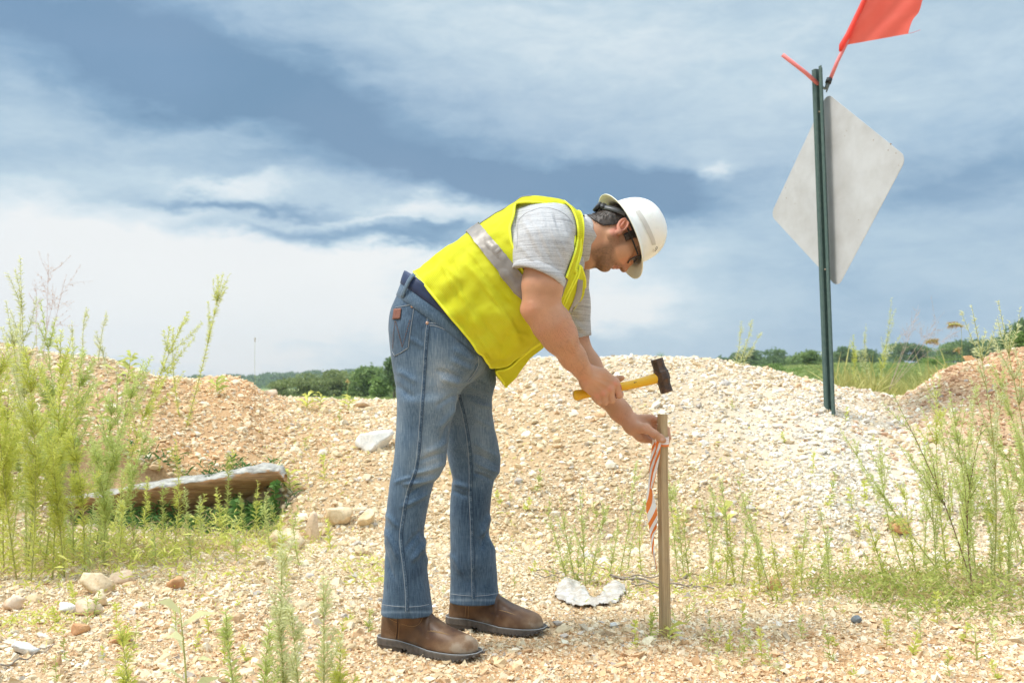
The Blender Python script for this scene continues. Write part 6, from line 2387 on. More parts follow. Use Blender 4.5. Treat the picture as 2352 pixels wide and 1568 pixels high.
def ribbon(name, rows, v0, v1, mat, parent, n=90, m=4):
    """rows: (left px, right px, py, Y, twist depth) ; a strip through them"""
    rw = np.array(rows, float)
    d = np.r_[0, np.cumsum(np.hypot(np.diff((rw[:, 0] + rw[:, 1]) / 2), np.diff(rw[:, 2])))]
    ts = np.linspace(0, d[-1], n)
    q = np.stack([sinterp(ts, d, rw[:, k]) for k in range(5)], 1)
    Vb, UVb, Fb = [], [], []
    for i, (l, r, py, Y, tw_) in enumerate(q):
        for j in range(m + 1):
            t = j / m
            Vb.append(A(l + (r - l) * t, py + 3 * math.sin(t * 3.14 + i * .13), Y + tw_ * (t - .5) + .004 * math.sin(t * 3.14 + i * .1)))
            UVb.append((t, v0 + (v1 - v0) * i / n))
    k = m + 1
    for i in range(n - 1):
        for j in range(m):
            Fb.append((i * k + j, i * k + j + 1, (i + 1) * k + j + 1, (i + 1) * k + j))
    return mesh_obj(name, Vb, Fb, mat, parent, uv=np.array(UVb))
ribbon('tape_tail', [(1499, 1511, 1008, 3.150, .010), (1497, 1508, 1026, 3.152, .012), (1494, 1506, 1050, 3.150, -.010), (1491, 1500, 1080, 3.150, -.012), (1489, 1497, 1112, 3.15, .012), (1485, 1503, 1140, 3.15, .02), (1484, 1508, 1165, 3.15, .01),
                     (1488, 1510, 1190, 3.15, -.012), (1492, 1508, 1216, 3.15, -.014), (1494, 1502.5, 1234, 3.15, .012), (1496, 1503, 1258, 3.15, .010), (1501, 1506, 1285, 3.15, -.006), (1507, 1510, 1306, 3.15, .004)], 0, 1, tape_m, tape)
ribbon('tape_tail', [(1505, 1518, 1010, 3.142, .010), (1506, 1518, 1024, 3.143, .008), (1504, 1516, 1046, 3.143, -.010), (1501, 1511, 1070, 3.144, -.010), (1498, 1505, 1096, 3.146, .008), (1494, 1499, 1120, 3.148, .006)], 0.03, .32, tape_m, tape, 50)
band_w = plain('white_tape_with_red_print', (0.86, 0.80, 0.78), 0.4)
def wrap(name, y0, y1, mat, off, parent):
    Vb, Fb = [], []
    for i in range(13):
        a = 2 * math.pi * i / 12
        for py in (y0, y1):
            c_ = s0 + (s1 - s0) * (1462 - py) / (1462 - 951)
            ca, sa = math.cos(a), math.sin(a)
            r1, r2 = (w * 1.02 + off) * 1.12, (dp * .6 + off) * 1.15
            n_ = 5
            rr = (abs(ca) ** n_ + abs(sa) ** n_) ** (-1 / n_)
            Vb.append(c_ + e1 * ca * rr * r1 + e2 * sa * rr * r2 + np.array([0, 0, .004 * math.sin(a)]))
    for i in range(12):
        Fb.append((2 * i, 2 * i + 2, 2 * i + 3, 2 * i + 1))
    return mesh_obj(name, Vb, Fb, mat, parent, smooth=False)
wr = wrap('tape_wrap', 1001, 1020, band_w, .0018, tape)
wrap('orange_edge', 1018, 1023, plain('orange_tape', (0.82, 0.22, 0.04), 0.4), .0022, wr)
mbp = MB()
for (y0, xs) in ((1005, (1526, 1533)), (1009, (1527, 1533)), (1013, (1527, 1534))):
    p = [A(x, y0 + .3 * i, SY) for i, x in enumerate(xs)]
    p = [q + np.array([0, -.0195, 0]) for q in p]
    mbp.tube(p, .0005, 4)
mbp.build('red_print', plain('red_print', (0.62, 0.10, 0.09), 0.5), wr)

# ================================================================ sign on its post, seen from behind
Csg = np.array([2.024, 6.239, 2.029])
yw, pt, rl_ = -1.189, .04, .104
a0 = np.array([math.cos(yw), math.sin(yw), 0])
n0 = np.array([-math.sin(yw), math.cos(yw), 0])
b2 = np.array([0, 0, 1.]) * math.cos(pt) + n0 * math.sin(pt)
a3 = a0 * math.cos(rl_) + b2 * math.sin(rl_)
b3 = -a0 * math.sin(rl_) + b2 * math.cos(rl_)
n3 = np.cross(a3, b3)
if n3 @ n0 < 0:
    n3 = -n3
base_p = at(1915, 948, 6.15)
gz = tz(base_p.x, base_p.y)
sign = empty('road_sign', (base_p.x, base_p.y, gz))
tag(sign, 'diamond road sign showing its bare metal back, on a green channel post', 'sign')
alu, nt, bs = material('dull_aluminium')
geo = nt.n('ShaderNodeNewGeometry').outputs['Position']
n1 = nt.noise(geo, 4, 5, 0.65)
smap = nt.n('ShaderNodeMapping', ins={'Vector': geo, 'Rotation': (0, R(35), 0), 'Scale': (3, 3, 60)}).outputs[0]
n2 = nt.noise(smap, 1.5, 4, 0.7)
n3_ = nt.noise(geo, 26, 4, 0.7)
cc_ = nt.mix(nt.ramp(n1, [(0.35, 0), (0.65, 1)]), (0.56, 0.56, 0.565), (0.46, 0.45, 0.44))
cc_ = nt.mix(nt.ramp(n2, [(0.55, 0), (0.8, .4)]), cc_, (0.60, 0.59, 0.58))
cc_ = nt.mix(nt.ramp(n3_, [(0.70, 0), (0.80, .7)]), cc_, (0.36, 0.29, 0.23))
nt.link(cc_, bs.inputs['Base Color'])
bs.inputs['Roughness'].default_value = 0.6
bs.inputs['Metallic'].default_value = 0.25
half, rc = .45, .055
pl = []
for (sx, sy) in ((1, 1), (-1, 1), (-1, -1), (1, -1)):
    cx, cy = sx * (half - rc), sy * (half - rc)
    a_0 = math.atan2(sy, sx) - math.pi / 4
    for k in range(9):
        a = a_0 + math.pi / 2 * k / 8
        pl.append((cx + rc * math.cos(a), cy + rc * math.sin(a)))
u45, v45 = (a3 + b3) / math.sqrt(2), (b3 - a3) / math.sqrt(2)
Vb = [Csg + u45 * x + v45 * y + n3 * d for d in (-.0015, .0015) for (x, y) in pl]
m_ = len(pl)
Fb = [tuple(range(m_ - 1, -1, -1)), tuple(m_ + k for k in range(m_))] + [(k, (k + 1) % m_, m_ + (k + 1) % m_, m_ + k) for k in range(m_)]
pan = mesh_obj('sign_panel', Vb, Fb, alu, sign, smooth=False)
rust = plain('rust_spot', (0.26, 0.15, 0.08), 0.9)
for (px, py, r) in [(2006, 322, .004), (2046, 331, .006), (2040, 345, .004), (1940, 312, .003), (2058, 352, .004), (2064, 380, .003), (1972, 505, .003), (1822, 371, .003), (1804, 432, .003), (1806, 455, .004), (1944, 300, .003), (1826, 468, .003)]:
    r_0 = np.array(cam_ray(px, py))
    e_ = np.array([0, 0, CAM_H])
    tq = ((Csg - n3 * .0015 - e_) @ n3) / (r_0 @ n3)
    p = e_ + r_0 * tq
    MB().tube([p, p - n3 * .0006], [r, r * .7], 7).build('rust_spot', rust, pan)
# channel post
top_p = np.array(at(1886, 158, 6.335))
bot_p = np.array([base_p.x, base_p.y, gz - .25]) 
bp0 = np.array(at(1915.5, 948, 6.15))
pd = (top_p - bp0) / np.linalg.norm(top_p - bp0)
bot_p = bp0 - pd * .35
gp, nt, bs = material('green_post_paint')
geo = nt.n('ShaderNodeNewGeometry').outputs['Position']
n1 = nt.noise(geo, 30, 5, 0.7)
zz = nt.n('ShaderNodeSeparateXYZ', ins={0: geo}).outputs[2]
nt.link(nt.mix(nt.ramp(n1, [(0.35, 0), (0.7, 1)]), (0.050, 0.090, 0.080), (0.082, 0.128, 0.112)), bs.inputs['Base Color'])
bs.inputs['Roughness'].default_value = 0.6
pa = a0 - pd * (a0 @ pd)
pa /= np.linalg.norm(pa)
pn_ = np.cross(pa, pd)
if pn_ @ n0 < 0:
    pn_ = -pn_
# U section: web against the panel, two legs towards the viewer with flanges turned outwards
secp = [(-.046, -.036), (-.022, -.036), (-.017, -.030), (-.014, -.004), (.014, -.004), (.017, -.030), (.022, -.036), (.046, -.036)]
th_ = .0042
outer = secp
inner = [(x * (1 if abs(x) > .03 else 1) + (0), y) for x, y in secp]
def offset(sec, d):
    out = []
    for i, (x, y) in enumerate(sec):
        x0, y0 = sec[max(i - 1, 0)]
        x1, y1 = sec[min(i + 1, len(sec) - 1)]
        L = math.hypot(x1 - x0, y1 - y0)
        out.append((x - (y1 - y0) / L * d, y + (x1 - x0) / L * d))
    return out
loop = offset(secp, th_ / 2) + offset(secp, -th_ / 2)[::-1]
Vb, Fb = [], []
m_ = len(loop)
cpost = [bot_p, bp0, (bp0 + top_p) / 2, top_p]
for c in cpost:
    for (x, y) in loop:
        Vb.append(c + pa * x + pn_ * y)
for i in range(len(cpost) - 1):
    for k in range(m_):
        Fb.append((i * m_ + k, i * m_ + (k + 1) % m_, (i + 1) * m_ + (k + 1) % m_, (i + 1) * m_ + k))
h_ = m_ // 2
for k in range(h_ - 1):
    Fb.append(((len(cpost) - 1) * m_ + k, (len(cpost) - 1) * m_ + k + 1, (len(cpost) - 1) * m_ + m_ - 2 - k, (len(cpost) - 1) * m_ + m_ - 1 - k))
post = mesh_obj('post', Vb, Fb, gp, sign, smooth=False)
zinc = plain('zinc_bolt', (0.42, 0.33, 0.25), 0.5, 0.5)
for py in (262, 628):
    t = (948 - py) / (948 - 158)
    c = bp0 + (top_p - bp0) * t
    mb = MB()
    mb.tube([c + pn_ * .003, c - pn_ * .030], [.0045, .0045], 8)
    mb.tube([c - pn_ * .005, c - pn_ * .014], [.0085, .0085], 6)
    mb.build('bolt', zinc, post)
# two warning flag staffs on a spring bracket at the head of the sign
red_staff = plain('faded_red_staff', (0.74, 0.20, 0.19), 0.45, noise=.1, nscale=20)
flag_m, nt, bs = material('orange_red_flag_cloth')
geo = nt.n('ShaderNodeNewGeometry').outputs['Position']
wv = nt.noise(geo, 12, 3, 0.6)
fcx = nt.mix(wv, (0.96, 0.135, 0.095), (0.98, 0.18, 0.13))
nt.link(fcx, bs.inputs['Base Color'])
bs.inputs['Roughness'].default_value = 0.5
trn = nt.n('ShaderNodeBsdfTranslucent', ins={0: fcx})
mx = nt.n('ShaderNodeMixShader', ins={0: 0.6, 1: bs.outputs[0], 2: trn.outputs[0]})
nt.link(mx.outputs[0], flag_m.node_tree.nodes['Material Output'].inputs[0])
FY = 6.33
brk = MB()
brk.tube([A(1897, 205, FY), A(1899, 196, FY), A(1904, 186, FY)], [.008, .011, .010], 8)
brk.tube([A(1898, 212, FY), A(1901, 203, FY), A(1906, 190, FY)], [.004, .006, .005], 8)
brk.tube([A(1897, 205, FY), A(1888, 200, FY), A(1877, 192, FY)], [.008, .008, .008], 8)
brk.build('flag_bracket', plain('dull_steel', (0.16, 0.19, 0.19), 0.5, .4), sign)
fs = MB()
fs.tube([A(1904, 189, FY), A(1924, 140, FY), A(1948, 92, FY), A(1978, 20, FY), A(1992, -14, FY), A(2010, -58, FY)], .0120, 8)
f1 = fs.build('flag_staff', red_staff, sign)
cl = MB()
cl.tube([A(1901.5, 192, FY), A(1905.5, 180.5, FY)], [.019, .019], 12)
cl.build('collar_clip', plain('black_rubber', (0.012, 0.012, 0.014), 0.5), f1)
fs = MB()
fs.tube([A(1880, 194, FY), A(1850, 167, FY), A(1797, 126, FY)], .0135, 8)
fs.build('flag_staff', red_staff, sign)
# flag cloth: a grid between staff edge and fly edge
edge = [(2003, -42), (1988, -6), (1972, 30), (1952, 72), (1934, 104), (1931, 106)]
fly = [(2128, -40), (2117, 8), (2110, 29), (2098, 44), (2091, 60), (2086, 78)]
E_, L_ = catmull([(a, b, 0) for a, b in edge], 30), catmull([(a, b, 0) for a, b in fly], 30)
Vb, Fb = [], []
for i in range(30):
    for j in range(31):
        t = j / 30
        px = E_[i][0] * (1 - t) + L_[i][0] * t
        py = E_[i][1] * (1 - t) + L_[i][1] * t
        if i == 29:
            py -= 0
        Vb.append(A(px, py, FY - .005 + .035 * math.sin(t * 3.0 + i * .06) * t + .010 * math.sin(t * 11 + i * .18)))
for i in range(29):
    for j in range(30):
        Fb.append((i * 31 + j, i * 31 + j + 1, (i + 1) * 31 + j + 1, (i + 1) * 31 + j))
fc_ = mesh_obj('flag_cloth', Vb, Fb, flag_m, f1)
slv = MB()
slv.tube([A(1931, 118, FY), A(1934, 105, FY), A(1948, 80, FY), A(1974, 25, FY), A(1990, -10, FY), A(2004, -44, FY)], [.012, .020, .018, .0165, .016, .016], 10)
slv.build('flag_sleeve', flag_m, fc_)
mb = MB()
mb.tube([A(2086, 78, FY), A(2098, 75, FY), A(2114, 69, FY)], .0012, 4)
mb.build('loose_thread', flag_m, fc_)
# ================================================================ weeds and grasses
GREENS = {
    'pale': leafy('pale_weed_leaf', (0.48, 0.56, 0.16), (0.79, 0.85, 0.40), 0.62),
    'yellow': leafy('yellow_weed_leaf', (0.53, 0.57, 0.10), (0.83, 0.85, 0.28), 0.62),
    'green': leafy('green_weed_leaf', (0.36, 0.44, 0.10), (0.62, 0.67, 0.22), 0.55),
    'lush': leafy('low_cover_leaf', (0.26, 0.34, 0.07), (0.66, 0.67, 0.22), 0.5),
    'meadow': leafy('meadow_grass_blade', (0.34, 0.36, 0.10), (0.62, 0.58, 0.24), 0.4),
    'field': leafy('field_plant_leaf', (0.17, 0.25, 0.07), (0.42, 0.47, 0.17), 0.4),
    'dark': leafy('shade_dark_leaf', (0.045, 0.13, 0.030), (0.14, 0.27, 0.060), 0.35),  # leaf colour darkened to put shade into the hollow below the slab
    'silver': leafy('silvery_weed_leaf', (0.60, 0.63, 0.32), (0.85, 0.86, 0.56), 0.6),
    'straw': leafy('dry_straw', (0.42, 0.30, 0.14), (0.66, 0.53, 0.28), 0.3),
    'pink': leafy('pink_seed_grass', (0.42, 0.27, 0.20), (0.66, 0.50, 0.40), 0.4),
}
STEM = plain('weed_stem', (0.42, 0.42, 0.14), 0.8, noise=.25, nscale=30)
STEM_P = plain('pink_grass_stem', (0.62, 0.46, 0.40), 0.8)
STEM_R = plain('woody_weed_stem', (0.20, 0.115, 0.070), 0.85, noise=.3, nscale=30)


def blades(P, D, L, W, r, droop=.25):
    """narrow leaves: base points, directions, lengths, widths -> two quads each, bent"""
    n = len(P)
    D = D / np.linalg.norm(D, axis=1)[:, None]
    S = np.cross(D, r.normal(size=(n, 3)))
    S /= np.linalg.norm(S, axis=1)[:, None]
    dn = np.array([0, 0, -1.0]) * (L * droop)[:, None]
    m = P + D * (L * .5)[:, None]
    t = P + D * L[:, None] + dn
    w = (W / 2)[:, None]
    V = np.stack([P - S * w * .4, P + S * w * .4, m + S * w, m - S * w, t], 1).reshape(-1, 3)
    k = np.arange(n)[:, None] * 5
    F = [tuple(x) for x in (k + np.array([[0, 1, 2, 3]])).tolist()] + [tuple(x) for x in (k + np.array([[3, 2, 4]])).tolist()]
    return V, F


class Plant:
    def __init__(self, seed):
        self.r = np.random.default_rng(seed)
        self.P, self.D, self.L, self.W, self.T = [], [], [], [], []
        self.stem = MB()

    def leaves_along(self, pts, per_m, L0, L1, W, up=.8, spread=1.0, t0=0.05, tone=.5):
        pts = np.asarray(pts)
        seg = np.linalg.norm(np.diff(pts, axis=0), axis=1)
        tot = seg.sum()
        n = max(3, int(per_m * tot * (1 - t0)))
        cs = np.r_[0, np.cumsum(seg)] / tot
        t = np.sort(self.r.uniform(t0, 1, n))
        i = np.clip(np.searchsorted(cs, t) - 1, 0, len(seg) - 1)
        f = ((t - cs[i]) / np.maximum(cs[i + 1] - cs[i], 1e-9))[:, None]
        p = pts[i] * (1 - f) + pts[i + 1] * f
        d = (pts[i + 1] - pts[i]) / np.maximum(seg[i], 1e-9)[:, None]
        a = self.r.uniform(0, 2 * np.pi, n)
        o = np.cross(d, np.stack([np.cos(a), np.sin(a), 0 * a + .3], 1))
        o /= np.maximum(np.linalg.norm(o, axis=1), 1e-9)[:, None]
        self.P.append(p)
        self.D.append(d * up + o * spread + self.r.normal(0, .18, (n, 3)))
        self.L.append((L0 + (L1 - L0) * t) * self.r.uniform(.7, 1.25, n))
        self.W.append(np.full(n, W) * self.r.uniform(.7, 1.3, n))
        self.T.append(np.clip(tone + .35 * (t - .5) + self.r.normal(0, .16, n), 0, 1))

    def finish(self, name, loc, leaf_mat, stem_mat, label, group, cat='weed', parts=True, droop=.2):
        root = empty(name, tuple(loc))
        tag(root, label, cat, group)
        P, D, L, W, T = map(np.concatenate, (self.P, self.D, self.L, self.W, self.T))
        V, F = blades(P, D, L, W, self.r, droop)
        mesh_obj('leaves', V, F, leaf_mat, root, False, np.repeat(T, 5)[:, None].repeat(3, 1))
        if self.stem.v:
            self.stem.build('stem', stem_mat, root)
        return root


def curve_to(a, b, bow, r, n=12):
    a, b = np.array(a), np.array(b)
    L = np.linalg.norm(b - a)
    side = np.array([r.normal(), r.normal() * .6, 0])
    t = np.linspace(0, 1, n)[:, None]
    return a + (b - a) * t + np.array([0, 0, 1.0]) * L * bow * (t * (1 - t)) + side * L * .03 * np.sin(t * 3.1)


def feather_weed(bx, by, tx, ty, label, seed, kind='pale', branches=8, thick=1.0, leaf=.03, dens=260, lean=0.0, group='feathery weeds', Y=None, blen=.22, stem_mat=None, bstart=.35):
    """tall feathery weed: base and tip read off the picture, a leafy stem with upswept side shoots"""
    r = np.random.default_rng(seed)
    g = ground_at(bx, by) if Y is None else Vector((at(bx, by, Y).x, Y, tz(at(bx, by, Y).x, Y)))
    b = at(tx, ty, g.y + lean)
    pl = Plant(seed)
    main = curve_to(np.array(g) - [0, 0, .02], b, .0, r)
    H = np.linalg.norm(np.array(b) - np.array(g))
    pl.stem.tube(main, np.linspace(.0030 * thick, .0008, len(main)), 5)
    pl.leaves_along(main, dens * 1.5, leaf * 1.25, leaf * .5, .0034, .85, 1.0, .04)
    for k in range(branches):
        t = r.uniform(bstart, .93)
        i = int(t * (len(main) - 1))
        p = main[i]
        d = main[min(i + 1, len(main) - 1)] - main[i]
        d /= np.linalg.norm(d)
        a = r.uniform(0, 2 * math.pi)
        o = np.array([math.cos(a), math.sin(a) * .7, .1])
        L = H * blen * 1.15 * (1.15 - .8 * t) * r.uniform(.6, 1.4)
        br = curve_to(p, p + (d * .93 + o * r.uniform(.25, .6)) * L, -.10, r, 7)
        pl.stem.tube(br, np.linspace(.0012 * thick, .0005, 7), 4)
        pl.leaves_along(br, dens * 1.7, leaf * .95, leaf * .45, .0030, .85, .95, .05)
    return pl.finish('weed', g, GREENS[kind], stem_mat or STEM, label, group)

# ---- left clump, in front of the left pile
LEFT = [
    (60, 1300, 46, 590, 'tallest pale feathery weed at the left edge, reaching into the sky', 'silver', 12, 1.3, .036, 0),
    (20, 1290, 12, 690, 'pale weed at the very left edge beside the tallest one', 'silver', 12, 1.2, .036, 0),
    (100, 1310, 92, 690, 'pale feathery weed right of the tallest one', 'pale', 12, 1.2, .036, .1),
    (40, 1330, -10, 760, 'bushy yellow weed cut by the left edge', 'yellow', 16, 1.2, .045, -.2),
    (70, 1340, 60, 800, 'bushy yellow weed low at the left edge', 'yellow', 16, 1.2, .048, -.1),
    (120, 1330, 140, 760, 'broad yellow green weed left of the long slab', 'yellow', 14, 1.2, .045, 0),
    (150, 1290, 100, 850, 'dense pale green weed leaning left over the gravel', 'pale', 14, 1.2, .045, 0),
    (180, 1280, 60, 920, 'pale green plume leaning far left', 'pale', 12, 1.1, .045, .1),
    (170, 1300, 190, 800, 'upright pale green plume in the middle of the left clump', 'pale', 14, 1.1, .045, 0),
    (230, 1280, 265, 880, 'green plume crossing the left end of the slab', 'pale', 14, 1.1, .044, 0),
    (215, 1290, 330, 830, 'plume leaning right across the orange gravel', 'pale', 12, 1.1, .042, 0),
    (250, 1250, 432, 716, 'long arching weed leaning right with its tip against the sky', 'yellow', 8, 1.2, .034, .1),
    (260, 1270, 350, 960, 'short leaning plume over the left end of the slab', 'pale', 10, 1.0, .042, 0),
    (150, 1325, 118, 1010, 'thick yellow plume low in the left clump, left of the tall leafy plant', 'yellow', 12, 1.1, .050, -.1),
    (235, 1300, 210, 1010, 'thick pale plume low in the left clump, beside the slab end', 'pale', 12, 1.1, .050, -.1),
    (60, 1310, 90, 1000, 'thick green plume low at the left edge', 'pale', 12, 1.1, .050, -.1),
    (-30, 1330, 20, 880, 'leaning plume at the left edge, partly outside the picture', 'yellow', 14, 1.1, .046, -.1),
    (10, 1310, 40, 940, 'thick yellow plume rising at the left edge', 'yellow', 14, 1.1, .048, -.1),
    (195, 1320, 160, 960, 'low thick plume at the front of the left clump', 'yellow', 12, 1.1, .046, -.1),
    (110, 1290, 30, 960, 'drooping plume at the left edge below the yellow weeds', 'pale', 10, 1.1, .046, 0),
]
for i, (bx, by, tx, ty, lab, k, nb, th, lf, ln) in enumerate(LEFT):
    feather_weed(bx, by, tx, ty, lab, 200 + i, k, nb + 6, th, lf, 360, ln, 'tall weeds of the left clump')
# on the left pile, against the sky
for i, (bx, by, tx, ty, lab, nb) in enumerate([
        (425, 985, 512, 628, 'tall lone weed with a branched tip, highest on the left pile', 10), (415, 960, 398, 752, 'slim weed just left of the tall lone weed', 4),
        (195, 835, 200, 705, 'small weed on the crest, left of three in a row', 4), (225, 832, 245, 715, 'small weed on the crest leaning right', 3),
        (170, 830, 165, 738, 'short weed on the crest behind the left clump', 3), (250, 860, 220, 760, 'short bushy weed just below the left crest', 5)]):
    feather_weed(bx, by, tx, ty, lab, 240 + i, 'yellow' if i < 2 else 'silver', nb, 1.1, .032 if i else .036, 300, 0, 'weeds on the crest of the left pile', blen=.26, bstart=.45)
# before the slab
SL = [(285, 1265, 282, 1075), (330, 1255, 340, 1095), (375, 1262, 372, 1110), (425, 1248, 425, 1120), (452, 1250, 470, 1135), (468, 1265, 458, 1140), (510, 1245, 522, 1040), (520, 1255, 498, 1120), (590, 1240, 592, 1105), (600, 1238, 612, 1130),
      (640, 1230, 622, 1150), (310, 1280, 300, 1160), (545, 1290, 540, 1190), (355, 1300, 350, 1200), (395, 1290, 402, 1010), (440, 1290, 430, 1180), (565, 1235, 552, 1130), (240, 1300, 250, 1130), (265, 1310, 280, 1150), (205, 1330, 214, 1160)]
NTH_ = ['first', 'second', 'third', 'fourth', 'fifth', 'sixth', 'seventh', 'eighth', 'ninth', 'tenth', 'eleventh', 'twelfth', 'thirteenth', 'fourteenth', 'fifteenth', 'sixteenth', 'seventeenth', 'eighteenth', 'nineteenth', 'twentieth']
for i, (bx, by, tx, ty) in enumerate(sorted(SL)):
    feather_weed(bx, by, tx, ty, f'{NTH_[i]} leafy weed from the left in the row before the long slab', 260 + i, ['pale', 'green', 'yellow'][i % 3], 2, .9, .040, 330, 0,
                 'green weeds before the slab', blen=.2)
# right of the slab, low stems down to the front
FR_ = [(660, 1330, 640, 1200, 'yellow'), (690, 1300, 672, 1180, 'pale'), (640, 1290, 650, 1170, 'yellow'), (625, 1275, 610, 1150, 'pale')]
for i, (bx, by, tx, ty, k) in enumerate(FR_):
    feather_weed(bx, by, tx, ty, ['yellowish weed beside the half hidden cream rock', 'pale weed right of the half hidden cream rock', 'small yellowish weed over the half hidden cream rock', 'thin pale weed between slab and half hidden rock'][i], 290 + i, k, 3, .9, .034, 300)
# near the camera, soft and pale
NEARW = [(655, 1640, 648, 1225, 2.42, 'broad pale weed near the camera, tallest of the foreground stems', 'silver', 12), (742, 1660, 742, 1320, 2.36, 'slim pale weed near the camera below the near trouser leg', 'silver', 4),
         (700, 1660, 668, 1390, 2.32, 'short pale weed near the camera between two taller ones', 'silver', 5), (560, 1680, 518, 1395, 2.30, 'leaning pale weed near the bottom edge left of the tallest foreground stem', 'pale', 4),
         (790, 1650, 788, 1425, 2.38, 'thin yellow weed near the bottom edge by the near boot', 'yellow', 2), (290, 1680, 272, 1430, 2.30, 'yellow weed at the bottom edge under the left rocks', 'yellow', 6),
         (612, 1690, 620, 1430, 2.30, 'pale weed at the bottom edge left of the tallest foreground stem', 'pale', 3)]
for i, (bx, by, tx, ty, Y, lab, k, nb) in enumerate(NEARW):
    feather_weed(bx, by, tx, ty, lab, 300 + i, k, nb + 4, .9, .036, 420, 0, 'weeds close to the camera', Y=Y, blen=.24, bstart=.15)
# right side
RIGHTW = [
    (2245, 1372, 2050, 905, 'tall thin weed leaning left over the white gravel', 'pale', 9, .1), (2180, 1330, 1930, 985, 'long low weed arching left across the white gravel', 'pale', 8, .1),
    (2250, 1375, 2180, 890, 'tallest upright feathery weed on the right', 'pale', 14, 0), (2200, 1290, 2240, 880, 'feathery weed right of the tallest upright one', 'pale', 12, .1),
    (2240, 1380, 2262, 960, 'dark stemmed weed in the middle of the right group', 'pale', 10, 0), (2180, 1340, 2150, 900, 'yellow green weed left of the tallest upright one', 'yellow', 10, 0),
    (2280, 1360, 2230, 700, 'long weed leaning left with its tip against the sky on the right', 'silver', 10, -.3), (2400, 1300, 2292, 690, 'thick plume against the sky at the right edge', 'silver', 14, -.5),
    (2390, 1340, 2330, 940, 'plume leaning left at the right edge above the low green cover', 'pale', 12, -.2), (2380, 1380, 2310, 1150, 'short plume at the right edge', 'pale', 8, -.1),
    (2400, 1250, 2270, 980, 'long plume reaching in from the right edge', 'green', 12, -.3), (2120, 1300, 2130, 1070, 'small upright weed before the white gravel', 'pale', 6, 0),
    (2210, 1330, 2215, 1130, 'low bushy weed at the foot of the tall right weeds', 'yellow', 8, 0), (2080, 1320, 2020, 1010, 'thin weed leaning left between stake and tall right weeds', 'pale', 5, 0)]
for i, (bx, by, tx, ty, lab, k, nb, ln) in enumerate(RIGHTW):
    feather_weed(bx, by, tx, ty, lab, 320 + i, k, nb, 1.1, .030, 250, ln, 'tall weeds on the right', stem_mat=STEM_R if i in (4, 0) else None, blen=.26)
MORE_R = [(2110, 1345, 2075, 1120, 'bushy yellow weed rising from the low cover, left of the tall right weeds', 'yellow', 9), (2150, 1350, 2120, 1010, 'pale plume between the yellow bush and the tall right weeds', 'pale', 12),
    (2215, 1345, 2205, 1000, 'broad pale plume in the heart of the right group', 'pale', 16), (2270, 1350, 2280, 1040, 'green plume right of the dark stemmed weed', 'green', 12), (2320, 1360, 2352, 1080, 'plume leaning right at the right edge', 'pale', 12),
    (2300, 1330, 2250, 1120, 'short bushy plume low at the right', 'yellow', 10), (2340, 1290, 2300, 1010, 'pale plume just inside the right edge', 'pale', 12), (2370, 1180, 2280, 830, 'pale plume over the rusty right pile', 'pale', 12),
    (2190, 1180, 2140, 860, 'thin pale weed on the toe of the rusty right pile', 'pale', 9), (2040, 1360, 1990, 1190, 'short yellow weed at the left end of the low cover', 'yellow', 7)]
for i, (bx, by, tx, ty, lab, k, nb) in enumerate(MORE_R):
    feather_weed(bx, by, tx, ty, lab, 420 + i, k, nb, 1.0, .030, 260, 0, 'tall weeds on the right', blen=.30, bstart=.2)
# round the stake and on the toe of the central pile
MIDW = [(1325, 1340, 1285, 1140, 'wispy weed rising from the crumpled white sheet, left one', 'pale', 9), (1345, 1345, 1330, 1120, 'wispy weed rising from the crumpled white sheet, tallest', 'pale', 10),
        (1350, 1345, 1400, 1150, 'wispy weed rising from the crumpled white sheet, leaning right', 'pale', 9), (1420, 1320, 1460, 1060, 'thin weed seen just left of the striped tape', 'pale', 6), (1440, 1310, 1495, 1130, 'thin weed behind the striped tape', 'pale', 5),
        (1475, 1320, 1470, 1180, 'small yellow weed left of the stake foot', 'yellow', 4), (1560, 1330, 1536, 1080, 'leaning weed touching the stake on its right side', 'pale', 6), (1585, 1330, 1570, 1180, 'bushy green weed right of the stake', 'green', 6),
        (1665, 1345, 1650, 1090, 'upright weed with one broad yellow leaf right of the stake', 'pale', 5), (1640, 1340, 1612, 1150, 'thin weed between stake and broad leaved weed', 'pale', 4), (1700, 1340, 1712, 1130, 'pale weed right of the broad leaved weed', 'pale', 5),
        (1780, 1380, 1690, 1090, 'long weed leaning left from the small orange block', 'pale', 7), (1800, 1370, 1765, 1200, 'yellow weed beside the small orange block', 'yellow', 5), (1840, 1350, 1852, 1190, 'feathery weed right of the small orange block', 'pale', 6),
        (1870, 1350, 1900, 1260, 'short green weed left of the low green cover', 'green', 4), (1610, 1350, 1690, 1250, 'low weed leaning right near the dry sticks', 'green', 4),
        (1572, 1325, 1550, 1120, 'pale plume close behind the stake, right of it', 'pale', 9), (1625, 1335, 1640, 1130, 'pale plume left of the broad lime leaf', 'pale', 9), (1690, 1345, 1675, 1180, 'yellow plume below the broad lime leaf', 'yellow', 8),
        (1745, 1360, 1735, 1190, 'yellow plume left of the small orange block', 'yellow', 8), (1815, 1385, 1830, 1240, 'bushy yellow weed at the foot of the small orange block', 'yellow', 8), (1905, 1355, 1880, 1160, 'pale plume between the orange block and the low cover', 'pale', 9),
        (1305, 1335, 1262, 1190, 'pale wispy weed leaning left over the crumpled sheet', 'pale', 8), (1395, 1325, 1420, 1190, 'wispy weed right of the crumpled sheet', 'pale', 8)]
for i, (bx, by, tx, ty, lab, k, nb) in enumerate(MIDW):
    feather_weed(bx, by, tx, ty, lab, 350 + i, k, nb, .8, .026, 210, 0, 'wispy weeds around the stake', blen=.30, bstart=.2)
